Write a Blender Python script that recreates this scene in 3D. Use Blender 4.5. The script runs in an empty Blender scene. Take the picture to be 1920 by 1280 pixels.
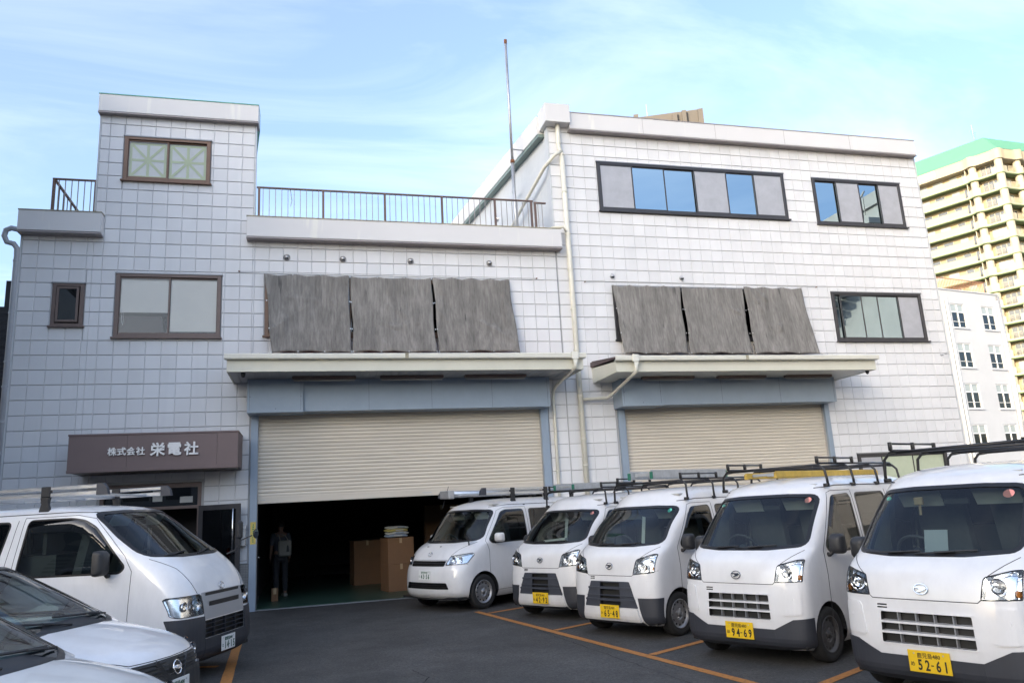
import bpy, bmesh, math, random
import numpy as np
from mathutils import Vector, Matrix

random.seed(7)
SC = bpy.context.scene
COL = SC.collection
R = math.radians

# ---------------------------------------------------------------- camera
cam_data = bpy.data.cameras.new('camera')
cam_data.sensor_width = 36.0
cam_data.lens = 26.91
cam_data.clip_start = 0.05
cam_data.clip_end = 3000
cam = bpy.data.objects.new('camera', cam_data)
COL.objects.link(cam)
_f = Vector((0.255, 0.943, 0.2145)).normalized()
_r = Vector((0.967, -0.249, -0.0546)); _r = (_r - _f * _r.dot(_f)).normalized()
_u = _r.cross(_f)
cam.matrix_world = Matrix(((_r.x, _u.x, -_f.x, 5.746), (_r.y, _u.y, -_f.y, -16.90),
                           (_r.z, _u.z, -_f.z, 1.69), (0, 0, 0, 1)))
SC.camera = cam

# ---------------------------------------------------------------- sky and sun
SUN_AZ, SUN_EL = 232.0, 16.0          # degrees clockwise from +Y, degrees above the horizon
world = bpy.data.worlds.new('World')
SC.world = world
world.use_nodes = True
wn = world.node_tree
for n in list(wn.nodes):
    wn.nodes.remove(n)
w_out = wn.nodes.new('ShaderNodeOutputWorld')
w_bg = wn.nodes.new('ShaderNodeBackground')
w_sky = wn.nodes.new('ShaderNodeTexSky')
w_sky.sky_type = 'NISHITA'
w_sky.sun_disc = False
w_sky.sun_elevation = R(SUN_EL)
w_sky.sun_rotation = R(SUN_AZ)
w_sky.air_density = 1.0
w_sky.dust_density = 4.5
w_sky.ozone_density = 3.5
w_bg.inputs['Strength'].default_value = 0.15
# thin high cloud over the whole sky, laid out on a flat cloud layer
w_tc = wn.nodes.new('ShaderNodeTexCoord')
w_sep = wn.nodes.new('ShaderNodeSeparateXYZ')
wn.links.new(w_tc.outputs['Generated'], w_sep.inputs[0])
w_mx = wn.nodes.new('ShaderNodeMath'); w_mx.operation = 'MAXIMUM'; w_mx.inputs[1].default_value = 0.04
wn.links.new(w_sep.outputs['Z'], w_mx.inputs[0])
w_ad = wn.nodes.new('ShaderNodeMath'); w_ad.operation = 'ADD'; w_ad.inputs[1].default_value = 0.12
wn.links.new(w_mx.outputs[0], w_ad.inputs[0])
w_dx = wn.nodes.new('ShaderNodeMath'); w_dx.operation = 'DIVIDE'
w_dy = wn.nodes.new('ShaderNodeMath'); w_dy.operation = 'DIVIDE'
wn.links.new(w_sep.outputs['X'], w_dx.inputs[0]); wn.links.new(w_ad.outputs[0], w_dx.inputs[1])
wn.links.new(w_sep.outputs['Y'], w_dy.inputs[0]); wn.links.new(w_ad.outputs[0], w_dy.inputs[1])
w_cmb = wn.nodes.new('ShaderNodeCombineXYZ')
wn.links.new(w_dx.outputs[0], w_cmb.inputs[0]); wn.links.new(w_dy.outputs[0], w_cmb.inputs[1])
w_map = wn.nodes.new('ShaderNodeMapping')
w_map.inputs['Rotation'].default_value = (0, 0, R(35))
w_map.inputs['Scale'].default_value = (0.8, 1.9, 1)
wn.links.new(w_cmb.outputs[0], w_map.inputs[0])
w_nz = wn.nodes.new('ShaderNodeTexNoise')
w_nz.inputs['Scale'].default_value = 1.15
w_nz.inputs['Detail'].default_value = 9
w_nz.inputs['Roughness'].default_value = 0.58
w_nz.inputs['Distortion'].default_value = 0.7
wn.links.new(w_map.outputs[0], w_nz.inputs['Vector'])
w_rmp = wn.nodes.new('ShaderNodeValToRGB')
w_rmp.color_ramp.elements[0].position = 0.44
w_rmp.color_ramp.elements[0].color = (0, 0, 0, 1)
w_rmp.color_ramp.elements[1].position = 0.74
w_rmp.color_ramp.elements[1].color = (1, 1, 1, 1)
wn.links.new(w_nz.outputs['Fac'], w_rmp.inputs[0])
w_mul = wn.nodes.new('ShaderNodeMath'); w_mul.operation = 'MULTIPLY_ADD'
w_mul.inputs[1].default_value = 0.75; w_mul.inputs[2].default_value = 0.32
wn.links.new(w_rmp.outputs[0], w_mul.inputs[0])
w_mix = wn.nodes.new('ShaderNodeMixRGB')
w_cl = wn.nodes.new('ShaderNodeMixRGB'); w_cl.blend_type = 'MULTIPLY'; w_cl.inputs[0].default_value = 1
w_cl.inputs[2].default_value = (1.0, 0.96, 0.9, 1)
wn.links.new(w_sky.outputs[0], w_cl.inputs[1])
w_ca = wn.nodes.new('ShaderNodeMixRGB'); w_ca.blend_type = 'ADD'; w_ca.inputs[0].default_value = 1
w_ca.inputs[2].default_value = (1.1, 1.05, 1.0, 1)
wn.links.new(w_cl.outputs[0], w_ca.inputs[1])
wn.links.new(w_ca.outputs[0], w_mix.inputs[2])
wn.links.new(w_mul.outputs[0], w_mix.inputs[0])
wn.links.new(w_sky.outputs[0], w_mix.inputs[1])
wn.links.new(w_mix.outputs[0], w_bg.inputs['Color'])
wn.links.new(w_bg.outputs[0], w_out.inputs[0])

sun_data = bpy.data.lights.new('sun', 'SUN')
sun_data.energy = 2.0
sun_data.angle = R(0.5)
sun_data.color = (1.0, 0.84, 0.62)
sun = bpy.data.objects.new('sun', sun_data)
COL.objects.link(sun)
_sd = Vector((math.sin(R(SUN_AZ)) * math.cos(R(SUN_EL)), math.cos(R(SUN_AZ)) * math.cos(R(SUN_EL)), math.sin(R(SUN_EL))))
sun.rotation_euler = _sd.to_track_quat('Z', 'Y').to_euler()
sun.location = (0, -60, 60)

SC.view_settings.view_transform = 'Standard'
SC.view_settings.look = 'None'
SC.view_settings.gamma = 1.0
SC.view_settings.use_curve_mapping = False
SC.view_settings.exposure = 1.72
SC.cycles.max_bounces = 10
SC.cycles.transparent_max_bounces = 24
SC.cycles.caustics_reflective = False
SC.cycles.caustics_refractive = False
# ================================================================ materials
MATS = {}
def nmat(name):
    m = bpy.data.materials.new(name)
    m.use_nodes = True
    MATS[name] = m
    return m, m.node_tree, m.node_tree.nodes['Principled BSDF']

def pbr(name, col, rough=0.5, metal=0.0, var=0.0, vscale=6.0, bump=0.0, bscale=60.0, streak=0.0,
        ior=1.5, coat=0.0, vstretch=(1, 1, 1), col2=None, emit=None, estr=0.0, alpha=1.0, spec=None):
    m, nt, b = nmat(name)
    b.inputs['Roughness'].default_value = rough
    b.inputs['Metallic'].default_value = metal
    b.inputs['IOR'].default_value = ior
    b.inputs['Coat Weight'].default_value = coat
    b.inputs['Coat Roughness'].default_value = 0.04
    b.inputs['Base Color'].default_value = (*col, 1)
    if spec is not None:
        b.inputs['Specular IOR Level'].default_value = spec
    tc = nt.nodes.new('ShaderNodeTexCoord')
    if var > 0 or col2:
        mp = nt.nodes.new('ShaderNodeMapping'); mp.inputs['Scale'].default_value = vstretch
        nt.links.new(tc.outputs['Object'], mp.inputs[0])
        nz = nt.nodes.new('ShaderNodeTexNoise')
        nz.inputs['Scale'].default_value = vscale; nz.inputs['Detail'].default_value = 6; nz.inputs['Roughness'].default_value = 0.65
        nt.links.new(mp.outputs[0], nz.inputs['Vector'])
        rp = nt.nodes.new('ShaderNodeValToRGB')
        rp.color_ramp.elements[0].position = 0.3; rp.color_ramp.elements[1].position = 0.7
        if col2:
            c0, c1 = col, col2
        else:
            c0 = [max(0, c * (1 - var)) for c in col]; c1 = [min(1, c * (1 + var)) for c in col]
        rp.color_ramp.elements[0].color = (*c0, 1); rp.color_ramp.elements[1].color = (*c1, 1)
        nt.links.new(nz.outputs['Fac'], rp.inputs[0])
        last = rp.outputs[0]
        nt.links.new(last, b.inputs['Base Color'])
        rr = nt.nodes.new('ShaderNodeMapRange')
        rr.inputs['To Min'].default_value = max(0.02, rough * 0.85); rr.inputs['To Max'].default_value = min(1, rough * 1.2)
        nt.links.new(nz.outputs['Fac'], rr.inputs['Value'])
        nt.links.new(rr.outputs[0], b.inputs['Roughness'])
    if bump > 0:
        n2 = nt.nodes.new('ShaderNodeTexNoise'); n2.inputs['Scale'].default_value = bscale; n2.inputs['Detail'].default_value = 4
        nt.links.new(tc.outputs['Object'], n2.inputs['Vector'])
        bp = nt.nodes.new('ShaderNodeBump'); bp.inputs['Strength'].default_value = bump; bp.inputs['Distance'].default_value = 0.01
        nt.links.new(n2.outputs['Fac'], bp.inputs['Height'])
        nt.links.new(bp.outputs[0], b.inputs['Normal'])
    if emit:
        b.inputs['Emission Color'].default_value = (*emit, 1); b.inputs['Emission Strength'].default_value = estr
    return m

def streaked(name, col, stain, amount, rough=0.5, xs=5.0, zs=0.35, lo=0.55, hi=0.75, fine=None):
    """wall paint with vertical run-off marks in world space"""
    m, nt, b = nmat(name)
    geo = nt.nodes.new('ShaderNodeNewGeometry')
    mp = nt.nodes.new('ShaderNodeMapping'); mp.inputs['Scale'].default_value = (xs, xs, zs)
    nt.links.new(geo.outputs['Position'], mp.inputs[0])
    nz = nt.nodes.new('ShaderNodeTexNoise'); nz.inputs['Scale'].default_value = 1.0; nz.inputs['Detail'].default_value = 5; nz.inputs['Distortion'].default_value = 0.25
    nt.links.new(mp.outputs[0], nz.inputs['Vector'])
    rp = nt.nodes.new('ShaderNodeMapRange'); rp.inputs['From Min'].default_value = lo; rp.inputs['From Max'].default_value = hi
    rp.inputs['To Max'].default_value = amount
    nt.links.new(nz.outputs['Fac'], rp.inputs['Value'])
    n3 = nt.nodes.new('ShaderNodeTexNoise'); n3.inputs['Scale'].default_value = 0.9; n3.inputs['Detail'].default_value = 5
    nt.links.new(geo.outputs['Position'], n3.inputs['Vector'])
    mr = nt.nodes.new('ShaderNodeMapRange'); mr.inputs['To Min'].default_value = 0.93; mr.inputs['To Max'].default_value = 1.06
    nt.links.new(n3.outputs['Fac'], mr.inputs['Value'])
    mx = nt.nodes.new('ShaderNodeMixRGB'); mx.inputs[1].default_value = (*col, 1); mx.inputs[2].default_value = (*stain, 1)
    nt.links.new(rp.outputs[0], mx.inputs[0])
    ml = nt.nodes.new('ShaderNodeMixRGB'); ml.blend_type = 'MULTIPLY'; ml.inputs[0].default_value = 1
    nt.links.new(mx.outputs[0], ml.inputs[1]); nt.links.new(mr.outputs[0], ml.inputs[2])
    last = ml.outputs[0]
    if name == 'tile':      # every tile a shade of its own
        sn = nt.nodes.new('ShaderNodeVectorMath'); sn.operation = 'SNAP'; sn.inputs[1].default_value = (0.303, 50.0, 0.303)
        of = nt.nodes.new('ShaderNodeVectorMath'); of.operation = 'ADD'; of.inputs[1].default_value = (-0.02, 25.0, -7.651 + 0.303 * 26)
        nt.links.new(geo.outputs['Position'], of.inputs[0]); nt.links.new(of.outputs[0], sn.inputs[0])
        wn_ = nt.nodes.new('ShaderNodeTexWhiteNoise'); nt.links.new(sn.outputs[0], wn_.inputs['Vector'])
        m4 = nt.nodes.new('ShaderNodeMapRange'); m4.inputs['To Min'].default_value = 0.955; m4.inputs['To Max'].default_value = 1.03
        nt.links.new(wn_.outputs['Value'], m4.inputs['Value'])
        ml2 = nt.nodes.new('ShaderNodeMixRGB'); ml2.blend_type = 'MULTIPLY'; ml2.inputs[0].default_value = 1
        nt.links.new(last, ml2.inputs[1]); nt.links.new(m4.outputs[0], ml2.inputs[2]); last = ml2.outputs[0]
    nt.links.new(last, b.inputs['Base Color'])
    b.inputs['Roughness'].default_value = rough
    return m

def glass(name, tint=(0.75, 0.8, 0.78), ior=1.5, rough=0.0, refl=(0.95, 0.97, 1.0), floor=0.0):
    m, nt, b = nmat(name)
    nt.nodes.remove(b)
    out = nt.nodes['Material Output']
    tr = nt.nodes.new('ShaderNodeBsdfTransparent'); tr.inputs[0].default_value = (*tint, 1)
    gl = nt.nodes.new('ShaderNodeBsdfGlossy'); gl.inputs['Roughness'].default_value = rough; gl.inputs[0].default_value = (*refl, 1)
    fr = nt.nodes.new('ShaderNodeFresnel'); fr.inputs['IOR'].default_value = ior
    ad = nt.nodes.new('ShaderNodeMath'); ad.operation = 'MAXIMUM'; ad.inputs[1].default_value = floor
    nt.links.new(fr.outputs[0], ad.inputs[0])
    mx = nt.nodes.new('ShaderNodeMixShader')
    nt.links.new(ad.outputs[0], mx.inputs[0]); nt.links.new(tr.outputs[0], mx.inputs[1]); nt.links.new(gl.outputs[0], mx.inputs[2])
    nt.links.new(mx.outputs[0], out.inputs['Surface'])
    return m

# building
streaked('tile', (0.765, 0.768, 0.785), (0.645, 0.648, 0.66), 0.45, 0.42, 3.0, 0.25, 0.5, 0.8)
streaked('wall_base', (0.47, 0.465, 0.475), (0.40, 0.40, 0.41), 0.5, 0.55)
streaked('fascia', (0.72, 0.71, 0.71), (0.82, 0.81, 0.76), 0.75, 0.45, 4.2, 0.55, 0.60, 0.68)
pbr('fascia_trim', (0.33, 0.30, 0.30), 0.5, 0.2, var=0.1)
pbr('coping', (0.36, 0.33, 0.24), 0.7, var=0.35, vscale=9)
pbr('dull_green', (0.20, 0.26, 0.24), 0.5, var=0.1)
pbr('green_metal', (0.16, 0.42, 0.33), 0.5, var=0.1)
pbr('side_wall', (0.58, 0.60, 0.62), 0.5, var=0.05)
pbr('bronze', (0.17, 0.105, 0.075), 0.42, 0.3, var=0.12)
pbr('brown_frame', (0.15, 0.11, 0.10), 0.42, 0.25, var=0.12)
pbr('dark_frame', (0.055, 0.055, 0.062), 0.4, 0.3, var=0.1)
pbr('grey_frame', (0.25, 0.26, 0.28), 0.4, 0.6)
glass('clear_glass', (1.0, 1.0, 1.0), 1.4)
glass('window_glass', (0.62, 0.66, 0.68), 1.75)
glass('sky_glass', (0.30, 0.36, 0.44), 2.0, refl=(0.66, 0.86, 1.0), floor=0.55)
pbr('screen_mesh', (0.40, 0.41, 0.45), 0.35, ior=1.7, var=0.10, vscale=3)
pbr('frosted', (0.84, 0.87, 0.84), 0.3, var=0.05)
pbr('frosted_green', (0.50, 0.56, 0.42), 0.25, var=0.04)
pbr('tape', (0.68, 0.78, 0.46), 0.6)
pbr('blind', (0.86, 0.84, 0.78), 0.7, var=0.03, vscale=2)
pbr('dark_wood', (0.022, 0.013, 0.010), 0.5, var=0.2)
pbr('shutter', (0.645, 0.592, 0.51), 0.45, 0.0, var=0.06, vscale=1.2, vstretch=(0.6, 1, 3))
pbr('blue_steel', (0.30, 0.37, 0.46), 0.45, 0.1, var=0.06, vscale=2)
pbr('cream_metal', (0.66, 0.65, 0.56), 0.42, 0.0, var=0.05, vscale=2)
pbr('gutter', (0.74, 0.73, 0.66), 0.35, var=0.05, vscale=3)
pbr('pipe', (0.72, 0.70, 0.61), 0.38, var=0.06, vscale=4)
pbr('pipe_blue', (0.42, 0.44, 0.48), 0.45, var=0.06, vscale=4)
pbr('soffit', (0.42, 0.42, 0.42), 0.5, var=0.06)
pbr('red_roof', (0.16, 0.05, 0.04), 0.5, 0.2, var=0.2)
pbr('dark_roof', (0.09, 0.06, 0.06), 0.5, 0.2, var=0.2)
pbr('sign_brown', (0.185, 0.135, 0.13), 0.5, 0.2, var=0.07, vscale=1.5)
pbr('letter', (0.62, 0.62, 0.64), 0.35, 0.5)
pbr('steel', (0.55, 0.55, 0.56), 0.3, 0.9, var=0.05)
pbr('rail_brown', (0.16, 0.105, 0.085), 0.45, 0.3, var=0.12)
pbr('baluster', (0.34, 0.31, 0.30), 0.45, 0.4, var=0.1)
pbr('galv', (0.45, 0.46, 0.48), 0.45, 0.7, var=0.12)
pbr('mosaic', (0.36, 0.35, 0.34), 0.5, var=0.12, vscale=30)
pbr('grout', (0.20, 0.20, 0.20), 0.9)
pbr('concrete', (0.33, 0.32, 0.31), 0.85, var=0.15, vscale=3, bump=0.2, bscale=40)
pbr('yellow_label', (0.62, 0.48, 0.12), 0.5)
pbr('green_ink', (0.08, 0.26, 0.12), 0.6)
pbr('white_ink', (0.75, 0.75, 0.75), 0.6)
pbr('navy_plate', (0.035, 0.045, 0.07), 0.4)
pbr('white_plastic', (0.78, 0.78, 0.77), 0.4)
pbr('rust', (0.18, 0.075, 0.035), 0.8, var=0.3, vscale=30)
pbr('wire', (0.10, 0.10, 0.10), 0.5, 0.5)
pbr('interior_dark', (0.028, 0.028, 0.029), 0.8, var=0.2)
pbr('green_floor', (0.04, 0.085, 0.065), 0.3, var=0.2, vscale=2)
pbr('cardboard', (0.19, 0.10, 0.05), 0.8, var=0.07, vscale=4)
pbr('cardboard_tape', (0.42, 0.30, 0.17), 0.35)
pbr('sack_white', (0.62, 0.62, 0.60), 0.6, var=0.08, vscale=9, bump=0.4, bscale=14)
pbr('sack_yellow', (0.58, 0.48, 0.16), 0.6, var=0.12, vscale=9, bump=0.4, bscale=14)
pbr('sack_blue', (0.30, 0.38, 0.50), 0.6, var=0.12, vscale=9, bump=0.4, bscale=14)
pbr('tube_glass', (0.45, 0.45, 0.44), 0.2)

# cloth
def cloth_mat():
    m, nt, b = nmat('shade_net')
    geo = nt.nodes.new('ShaderNodeNewGeometry')
    mp = nt.nodes.new('ShaderNodeMapping'); mp.inputs['Scale'].default_value = (26, 26, 1.6)
    nt.links.new(geo.outputs['Position'], mp.inputs[0])
    nz = nt.nodes.new('ShaderNodeTexNoise'); nz.inputs['Scale'].default_value = 1; nz.inputs['Detail'].default_value = 6; nz.inputs['Roughness'].default_value = 0.7
    nt.links.new(mp.outputs[0], nz.inputs['Vector'])
    r1 = nt.nodes.new('ShaderNodeValToRGB')
    r1.color_ramp.elements[0].position = 0.28; r1.color_ramp.elements[0].color = (0.140, 0.133, 0.124, 1)
    r1.color_ramp.elements[1].position = 0.75; r1.color_ramp.elements[1].color = (0.305, 0.290, 0.272, 1)
    nt.links.new(nz.outputs['Fac'], r1.inputs[0])
    mp2 = nt.nodes.new('ShaderNodeMapping'); mp2.inputs['Scale'].default_value = (2.6, 2.6, 0.55)
    nt.links.new(geo.outputs['Position'], mp2.inputs[0])
    n2 = nt.nodes.new('ShaderNodeTexNoise'); n2.inputs['Scale'].default_value = 1.3; n2.inputs['Detail'].default_value = 7; n2.inputs['Distortion'].default_value = 0.6
    nt.links.new(mp2.outputs[0], n2.inputs['Vector'])
    mr = nt.nodes.new('ShaderNodeMapRange'); mr.inputs['From Min'].default_value = 0.3; mr.inputs['From Max'].default_value = 0.7
    mr.inputs['To Min'].default_value = 0.72; mr.inputs['To Max'].default_value = 1.22
    nt.links.new(n2.outputs['Fac'], mr.inputs['Value'])
    ml = nt.nodes.new('ShaderNodeMixRGB'); ml.blend_type = 'MULTIPLY'; ml.inputs[0].default_value = 1
    nt.links.new(r1.outputs[0], ml.inputs[1]); nt.links.new(mr.outputs[0], ml.inputs[2])
    # black mildew runs
    mp3 = nt.nodes.new('ShaderNodeMapping'); mp3.inputs['Scale'].default_value = (9, 9, 1.1)
    nt.links.new(geo.outputs['Position'], mp3.inputs[0])
    n3 = nt.nodes.new('ShaderNodeTexNoise'); n3.inputs['Scale'].default_value = 1; n3.inputs['Detail'].default_value = 3
    nt.links.new(mp3.outputs[0], n3.inputs['Vector'])
    m3 = nt.nodes.new('ShaderNodeMapRange'); m3.inputs['From Min'].default_value = 0.66; m3.inputs['From Max'].default_value = 0.74; m3.inputs['To Max'].default_value = 0.7
    nt.links.new(n3.outputs['Fac'], m3.inputs['Value'])
    mx = nt.nodes.new('ShaderNodeMixRGB'); mx.inputs[2].default_value = (0.05, 0.05, 0.052, 1)
    nt.links.new(m3.outputs[0], mx.inputs[0]); nt.links.new(ml.outputs[0], mx.inputs[1])
    nt.links.new(mx.outputs[0], b.inputs['Base Color'])
    b.inputs['Roughness'].default_value = 0.85
    bp = nt.nodes.new('ShaderNodeBump'); bp.inputs['Strength'].default_value = 0.35; bp.inputs['Distance'].default_value = 0.01
    nt.links.new(nz.outputs['Fac'], bp.inputs['Height']); nt.links.new(bp.outputs[0], b.inputs['Normal'])
cloth_mat()

# ground
def asphalt_mat():
    m, nt, b = nmat('asphalt')
    tc = nt.nodes.new('ShaderNodeNewGeometry')
    def noise(s, d=4, r=0.6):
        n = nt.nodes.new('ShaderNodeTexNoise'); n.inputs['Scale'].default_value = s; n.inputs['Detail'].default_value = d; n.inputs['Roughness'].default_value = r
        nt.links.new(tc.outputs['Position'], n.inputs['Vector']); return n
    big = noise(0.35, 5); fine = noise(38, 4, 0.85); mid = noise(4.5, 5)
    r = nt.nodes.new('ShaderNodeValToRGB')
    r.color_ramp.elements[0].position = 0.3; r.color_ramp.elements[0].color = (0.034, 0.033, 0.032, 1)
    r.color_ramp.elements[1].position = 0.75; r.color_ramp.elements[1].color = (0.066, 0.064, 0.062, 1)
    a = nt.nodes.new('ShaderNodeMath'); a.operation = 'MULTIPLY_ADD'; a.inputs[1].default_value = 0.5
    nt.links.new(big.outputs['Fac'], a.inputs[0])
    h = nt.nodes.new('ShaderNodeMath'); h.operation = 'MULTIPLY'; h.inputs[1].default_value = 0.5
    nt.links.new(mid.outputs['Fac'], h.inputs[0]); nt.links.new(h.outputs[0], a.inputs[2])
    nt.links.new(a.outputs[0], r.inputs[0])
    f = nt.nodes.new('ShaderNodeMapRange'); f.inputs['From Min'].default_value = 0.30; f.inputs['From Max'].default_value = 0.72; f.inputs['To Min'].default_value = 0.35; f.inputs['To Max'].default_value = 1.9
    nt.links.new(fine.outputs['Fac'], f.inputs['Value'])
    ml = nt.nodes.new('ShaderNodeMixRGB'); ml.blend_type = 'MULTIPLY'; ml.inputs[0].default_value = 1
    nt.links.new(r.outputs[0], ml.inputs[1]); nt.links.new(f.outputs[0], ml.inputs[2])
    # pale aggregate specks
    vo = nt.nodes.new('ShaderNodeTexVoronoi'); vo.inputs['Scale'].default_value = 17
    nt.links.new(tc.outputs['Position'], vo.inputs['Vector'])
    lt = nt.nodes.new('ShaderNodeMath'); lt.operation = 'LESS_THAN'; lt.inputs[1].default_value = 0.085
    nt.links.new(vo.outputs['Distance'], lt.inputs[0])
    sp = nt.nodes.new('ShaderNodeSeparateColor'); nt.links.new(vo.outputs['Color'], sp.inputs[0])
    gt = nt.nodes.new('ShaderNodeMath'); gt.operation = 'GREATER_THAN'; gt.inputs[1].default_value = 0.72
    nt.links.new(sp.outputs[0], gt.inputs[0])
    mm = nt.nodes.new('ShaderNodeMath'); mm.operation = 'MULTIPLY'
    nt.links.new(lt.outputs[0], mm.inputs[0]); nt.links.new(gt.outputs[0], mm.inputs[1])
    mx = nt.nodes.new('ShaderNodeMixRGB'); mx.inputs[2].default_value = (0.17, 0.165, 0.16, 1)
    nt.links.new(mm.outputs[0], mx.inputs[0]); nt.links.new(ml.outputs[0], mx.inputs[1])
    gr = noise(17, 5, 0.9); g2 = nt.nodes.new('ShaderNodeMapRange'); g2.inputs['From Min'].default_value = 0.32; g2.inputs['From Max'].default_value = 0.68; g2.inputs['To Min'].default_value = 0.55; g2.inputs['To Max'].default_value = 1.5
    nt.links.new(gr.outputs['Fac'], g2.inputs['Value'])
    m6 = nt.nodes.new('ShaderNodeMixRGB'); m6.blend_type = 'MULTIPLY'; m6.inputs[0].default_value = 1
    nt.links.new(mx.outputs[0], m6.inputs[1]); nt.links.new(g2.outputs[0], m6.inputs[2]); mx = m6
    st = noise(0.9, 6, 0.7); sr = nt.nodes.new('ShaderNodeMapRange'); sr.inputs['From Min'].default_value = 0.36; sr.inputs['From Max'].default_value = 0.62; sr.inputs['To Min'].default_value = 0.66; sr.inputs['To Max'].default_value = 1.12
    nt.links.new(st.outputs['Fac'], sr.inputs['Value'])
    m5 = nt.nodes.new('ShaderNodeMixRGB'); m5.blend_type = 'MULTIPLY'; m5.inputs[0].default_value = 1
    nt.links.new(mx.outputs[0], m5.inputs[1]); nt.links.new(sr.outputs[0], m5.inputs[2])
    nt.links.new(m5.outputs[0], b.inputs['Base Color'])
    b.inputs['Roughness'].default_value = 0.72
    bp = nt.nodes.new('ShaderNodeBump'); bp.inputs['Strength'].default_value = 0.8; bp.inputs['Distance'].default_value = 0.006
    nt.links.new(fine.outputs['Fac'], bp.inputs['Height']); nt.links.new(bp.outputs[0], b.inputs['Normal'])
asphalt_mat()
def paint_mat():
    m, nt, b = nmat('orange_paint')
    tc = nt.nodes.new('ShaderNodeNewGeometry')
    n = nt.nodes.new('ShaderNodeTexNoise'); n.inputs['Scale'].default_value = 22; n.inputs['Detail'].default_value = 8; n.inputs['Roughness'].default_value = 0.75
    nt.links.new(tc.outputs['Position'], n.inputs['Vector'])
    r = nt.nodes.new('ShaderNodeValToRGB')
    e = r.color_ramp.elements
    e[0].position = 0.30; e[0].color = (0.10, 0.062, 0.040, 1)
    e[1].position = 0.48; e[1].color = (0.38, 0.155, 0.035, 1)
    x = e.new(0.8); x.color = (0.47, 0.20, 0.05, 1)
    nt.links.new(n.outputs['Fac'], r.inputs[0]); nt.links.new(r.outputs[0], b.inputs['Base Color'])
    b.inputs['Roughness'].default_value = 0.75
paint_mat()
pbr('crack', (0.012, 0.012, 0.013), 0.9)

# vehicles
def paint(name, col, var=0.02):
    m, nt, b = nmat(name)
    b.inputs['Base Color'].default_value = (*col, 1)
    b.inputs['Roughness'].default_value = 0.32
    b.inputs['Coat Weight'].default_value = 1.0
    b.inputs['Coat Roughness'].default_value = 0.03
    tc = nt.nodes.new('ShaderNodeTexCoord')
    mp = nt.nodes.new('ShaderNodeMapping'); mp.inputs['Scale'].default_value = (1, 1, 0.4)
    nt.links.new(tc.outputs['Object'], mp.inputs[0])
    n = nt.nodes.new('ShaderNodeTexNoise'); n.inputs['Scale'].default_value = 5; n.inputs['Detail'].default_value = 7; n.inputs['Roughness'].default_value = 0.7
    nt.links.new(mp.outputs[0], n.inputs['Vector'])
    r = nt.nodes.new('ShaderNodeValToRGB')
    r.color_ramp.elements[0].position = 0.25; r.color_ramp.elements[1].position = 0.6
    r.color_ramp.elements[0].color = (*[c * 0.90 for c in col], 1); r.color_ramp.elements[1].color = (*col, 1)
    nt.links.new(n.outputs['Fac'], r.inputs[0])
    # road film splashed up the lower panels
    n2 = nt.nodes.new('ShaderNodeTexNoise'); n2.inputs['Scale'].default_value = 9; n2.inputs['Detail'].default_value = 8; n2.inputs['Roughness'].default_value = 0.75
    nt.links.new(tc.outputs['Object'], n2.inputs['Vector'])
    sz = nt.nodes.new('ShaderNodeSeparateXYZ'); nt.links.new(tc.outputs['Object'], sz.inputs[0])
    hz = nt.nodes.new('ShaderNodeMapRange'); hz.inputs['From Min'].default_value = 0.2; hz.inputs['From Max'].default_value = 0.55; hz.inputs['To Min'].default_value = 0.6; hz.inputs['To Max'].default_value = 0.0
    nt.links.new(sz.outputs['Z'], hz.inputs['Value'])
    mm = nt.nodes.new('ShaderNodeMath'); mm.operation = 'MULTIPLY'
    nt.links.new(hz.outputs[0], mm.inputs[0]); nt.links.new(n2.outputs['Fac'], mm.inputs[1])
    mx = nt.nodes.new('ShaderNodeMixRGB'); mx.inputs[2].default_value = (0.36, 0.34, 0.31, 1)
    nt.links.new(mm.outputs[0], mx.inputs[0]); nt.links.new(r.outputs[0], mx.inputs[1])
    nt.links.new(mx.outputs[0], b.inputs['Base Color'])
    return m
paint('van_white', (0.69, 0.69, 0.70))
paint('van_white_b', (0.79, 0.79, 0.80))
paint('silver_white', (0.70, 0.72, 0.73))
pbr('black_plastic', (0.022, 0.023, 0.026), 0.5, var=0.15, vscale=8)
pbr('bumper_grey', (0.030, 0.033, 0.042), 0.5, var=0.12, vscale=5)
pbr('grille_silver', (0.34, 0.35, 0.37), 0.35, 0.4)
pbr('grille_slate', (0.045, 0.05, 0.065), 0.45, var=0.1)
pbr('rubber', (0.016, 0.016, 0.017), 0.75, var=0.2, vscale=20)
pbr('gasket', (0.012, 0.012, 0.014), 0.35)
pbr('seam', (0.03, 0.03, 0.033), 0.6)
pbr('rim_steel', (0.36, 0.36, 0.37), 0.4, 0.75, var=0.15, vscale=12)
pbr('rim_dark', (0.11, 0.11, 0.115), 0.5, 0.6, var=0.2, vscale=12)
pbr('chrome', (0.80, 0.81, 0.83), 0.08, 1.0)
pbr('reflector', (0.86, 0.88, 0.90), 0.18, 1.0, bump=0.16, bscale=11)
glass('lens', (0.93, 0.95, 0.97), 1.6)
pbr('amber', (0.65, 0.22, 0.03), 0.25)
pbr('tail_red', (0.35, 0.02, 0.02), 0.2)
glass('car_glass', (0.62, 0.72, 0.70), 1.5)
glass('privacy_glass', (0.10, 0.115, 0.12), 1.68)
glass('visor_glass', (0.30, 0.27, 0.26), 1.6)
pbr('seat_cloth', (0.065, 0.067, 0.072), 0.85, var=0.15, vscale=10)
pbr('dash', (0.035, 0.036, 0.04), 0.6)
pbr('headliner', (0.42, 0.42, 0.41), 0.8)
pbr('paper', (0.55, 0.56, 0.55), 0.6)
pbr('plate_yellow', (0.70, 0.46, 0.015), 0.4, bump=0.05, bscale=40)
pbr('plate_white', (0.76, 0.77, 0.76), 0.4)
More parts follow.
